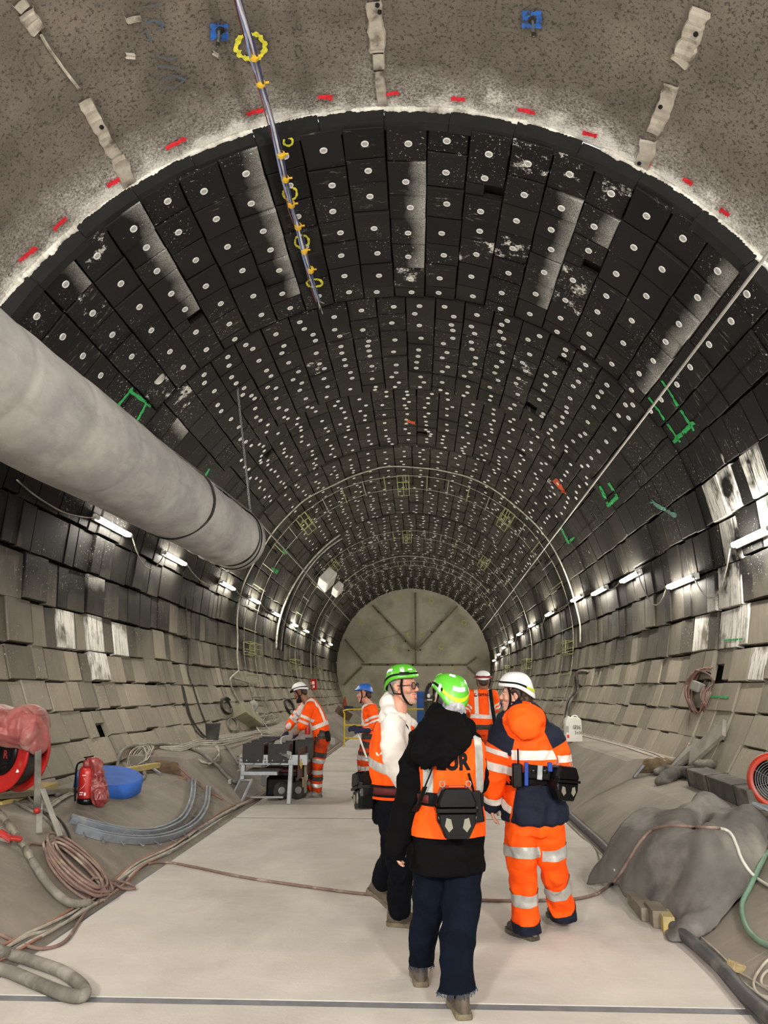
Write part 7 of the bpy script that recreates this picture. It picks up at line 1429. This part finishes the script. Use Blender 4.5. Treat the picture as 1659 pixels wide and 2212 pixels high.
M_ybar = pm('yellow_enamel', 'd3b515', .45, 'c2a512', 5)
def barrier(xa, xb, Y, lab, legs=(0, 1)):
    t = thing('safety_barrier', lab, 'barrier', ((xa+xb)/2, Y, 0)); P = [Vector((xa, Y, 1.0)), Vector((xa + .08, Y, 1.08)), Vector((xb - .08, Y, 1.08)), Vector((xb, Y, 1.0))]
    for i, z in enumerate((1.08, .62, .24)): mb = MB(); mb.tube(catmull([Vector((xa, Y, .96)), *P[1:3], Vector((xb, Y, .96))], 3) if i == 0 else [Vector((xa, Y, z)), Vector((xb, Y, z))], .022, 8); mb.build('rail', M_ybar, t)
    for x in (xa, xb): mb = MB(); mb.tube([Vector((x, Y, .98)), Vector((x, Y, .01))], .022, 8); mb.build('post', M_ybar, t); mb = MB(); mb.tube([Vector((x, Y-.25, .02)), Vector((x, Y+.25, .02))], .02, 8); mb.build('foot', M_ybar, t)
barrier(-2.28, -.75, 23.4, 'yellow tubular barrier across the floor left of the blue helmeted worker'); barrier(-.55, .62, 23.5, 'yellow tubular barrier across the floor seen between the visitors')
mb = MB(); p = atY(914, 1522, 25.5); mb.box((p.x, p.y, .82), (.42, .06, 1.6), None, .01); tag(mb.build('blue_door_panel', pm('blue_panel', '1f4f97', .6)), 'blue upright panel at the far end beside the smiling person', 'panel')
hc = thing('hose_rack', 'rack of coiled dark hoses with a lamp, right of the far blue panel', 'rack', tuple(atY(930, 1545, 22.))); Jh = lambda x, y, d=0.: atY(x, y, 22. + d)
mb = MB(); mb.box((Jh(931, 1520).x, 22.1, .75), (.42, .15, 1.5), None, .05); mb.build('frame', pm('olive_grey', '55513f', .8, '45412f'), hc); mb = MB()
for k in range(4): mb.tube([Jh(931, 1515) + Vector(((.13 + .02*k)*math.cos(a), -.05 - .02*k, (.42 + .03*k)*math.sin(a))) for a in [2*math.pi*i/20 for i in range(20)]], .022, 6, True)
mb.build('coil', M_c_bk, hc, True)['kind'] = 'stuff'; mb = MB(); mb.ell(Jh(926, 1503, -.12), (.05, .03, .06)); mb.ell(Jh(928, 1512, -.12), (.09, .03, .02)); mb.build('reflector', M_sticker, hc, True)
mb = MB(); mb.box((atY(905, 1557, 19).x, 19, .62), (1.1, .5, .18), None, .02); mb.box((atY(905, 1557, 19).x, 19, .27), (.9, .4, .52), None, .02); tag(mb.build('steel_bench', M_bracket), 'grey steel bench across the floor behind the smiling person', 'bench')
OC = thing('orange_crate', 'orange crate on a stand in front of the far worker', 'crate', tuple(atY(992, 1600, 11.75))); Jo = lambda x, y, d=0.: atY(x, y, 11.75 + d); zb0 = Jo(990, 1592).z
mb = MB(); a, b = Jo(972, 1592), Jo(1016, 1536); mb.box(((a.x+b.x)/2, 11.9, (a.z+b.z)/2), (b.x-a.x, .40, b.z-a.z), None, .012); mb.build('crate_body', pm('orange_crate_plastic', 'b24a1c', .6, '9c3f17', 4), OC); mb = MB(); mb.box((Jo(1000, 1540).x, 11.685, Jo(1000, 1545).z), (.09, .02, .06)); mb.build('blue_label', pm('blue_label', '24407e', .6), OC); mb = MB(); mb.box(((a.x+b.x)/2, 11.70, Jo(990, 1556).z), (b.x-a.x - .02, .03, .03)); mb.build('rim', MATS['orange_crate_plastic'], OC)
for dx in (-.15, .15): mb = MB(); mb.bar(((a.x+b.x)/2 + dx, 11.9, zb0), ((a.x+b.x)/2 + dx, 11.9, .0), .06, .06); mb.build('stand_leg', M_dsteel, OC)
mb = MB(); mb.box((atY(1003, 1528, 11.8).x, 11.8, atY(1003, 1529, 11.8).z + .03), (.10, .08, .16), None, .01); tag(mb.build('black_device', M_blkpl), 'small black device standing on the orange crate', 'device')
mb = MB(); mb.tube([atY(1059, 1490, 11.0), atY(1064, 1530, 10.95), atY(1074, 1596, 10.9), Vector((atY(1078, 1600, 10.9).x, 10.9, .02))], .028, 10); tag(mb.build('black_pole', M_blk, None, True), 'black pole leaning right behind the far worker', 'pole')
p = atY(1072, 1572, 14.0); mb = MB(); mb.lathe([(.15, 0), (.19, .40), (.2, .42), (.001, .40)], (p.x, 14, .72 if False else .0), None, 18); tag(mb.build('blue_tub', pm('light_blue_plastic', '2f6fbb', .5), None, True), 'blue tub on the floor between the far worker and the orange suit', 'tub')
p = surf(1080, 1530, .2); mb = MB(); mb.box(p, (.5, .5, .4), Euler((0, .1, .3)), .06); tag(mb.build('blue_bundle', pm('blue_cloth', '1f3c74', .8)), 'blue bundle on the right bench left of the white helmet wearer', 'bundle')
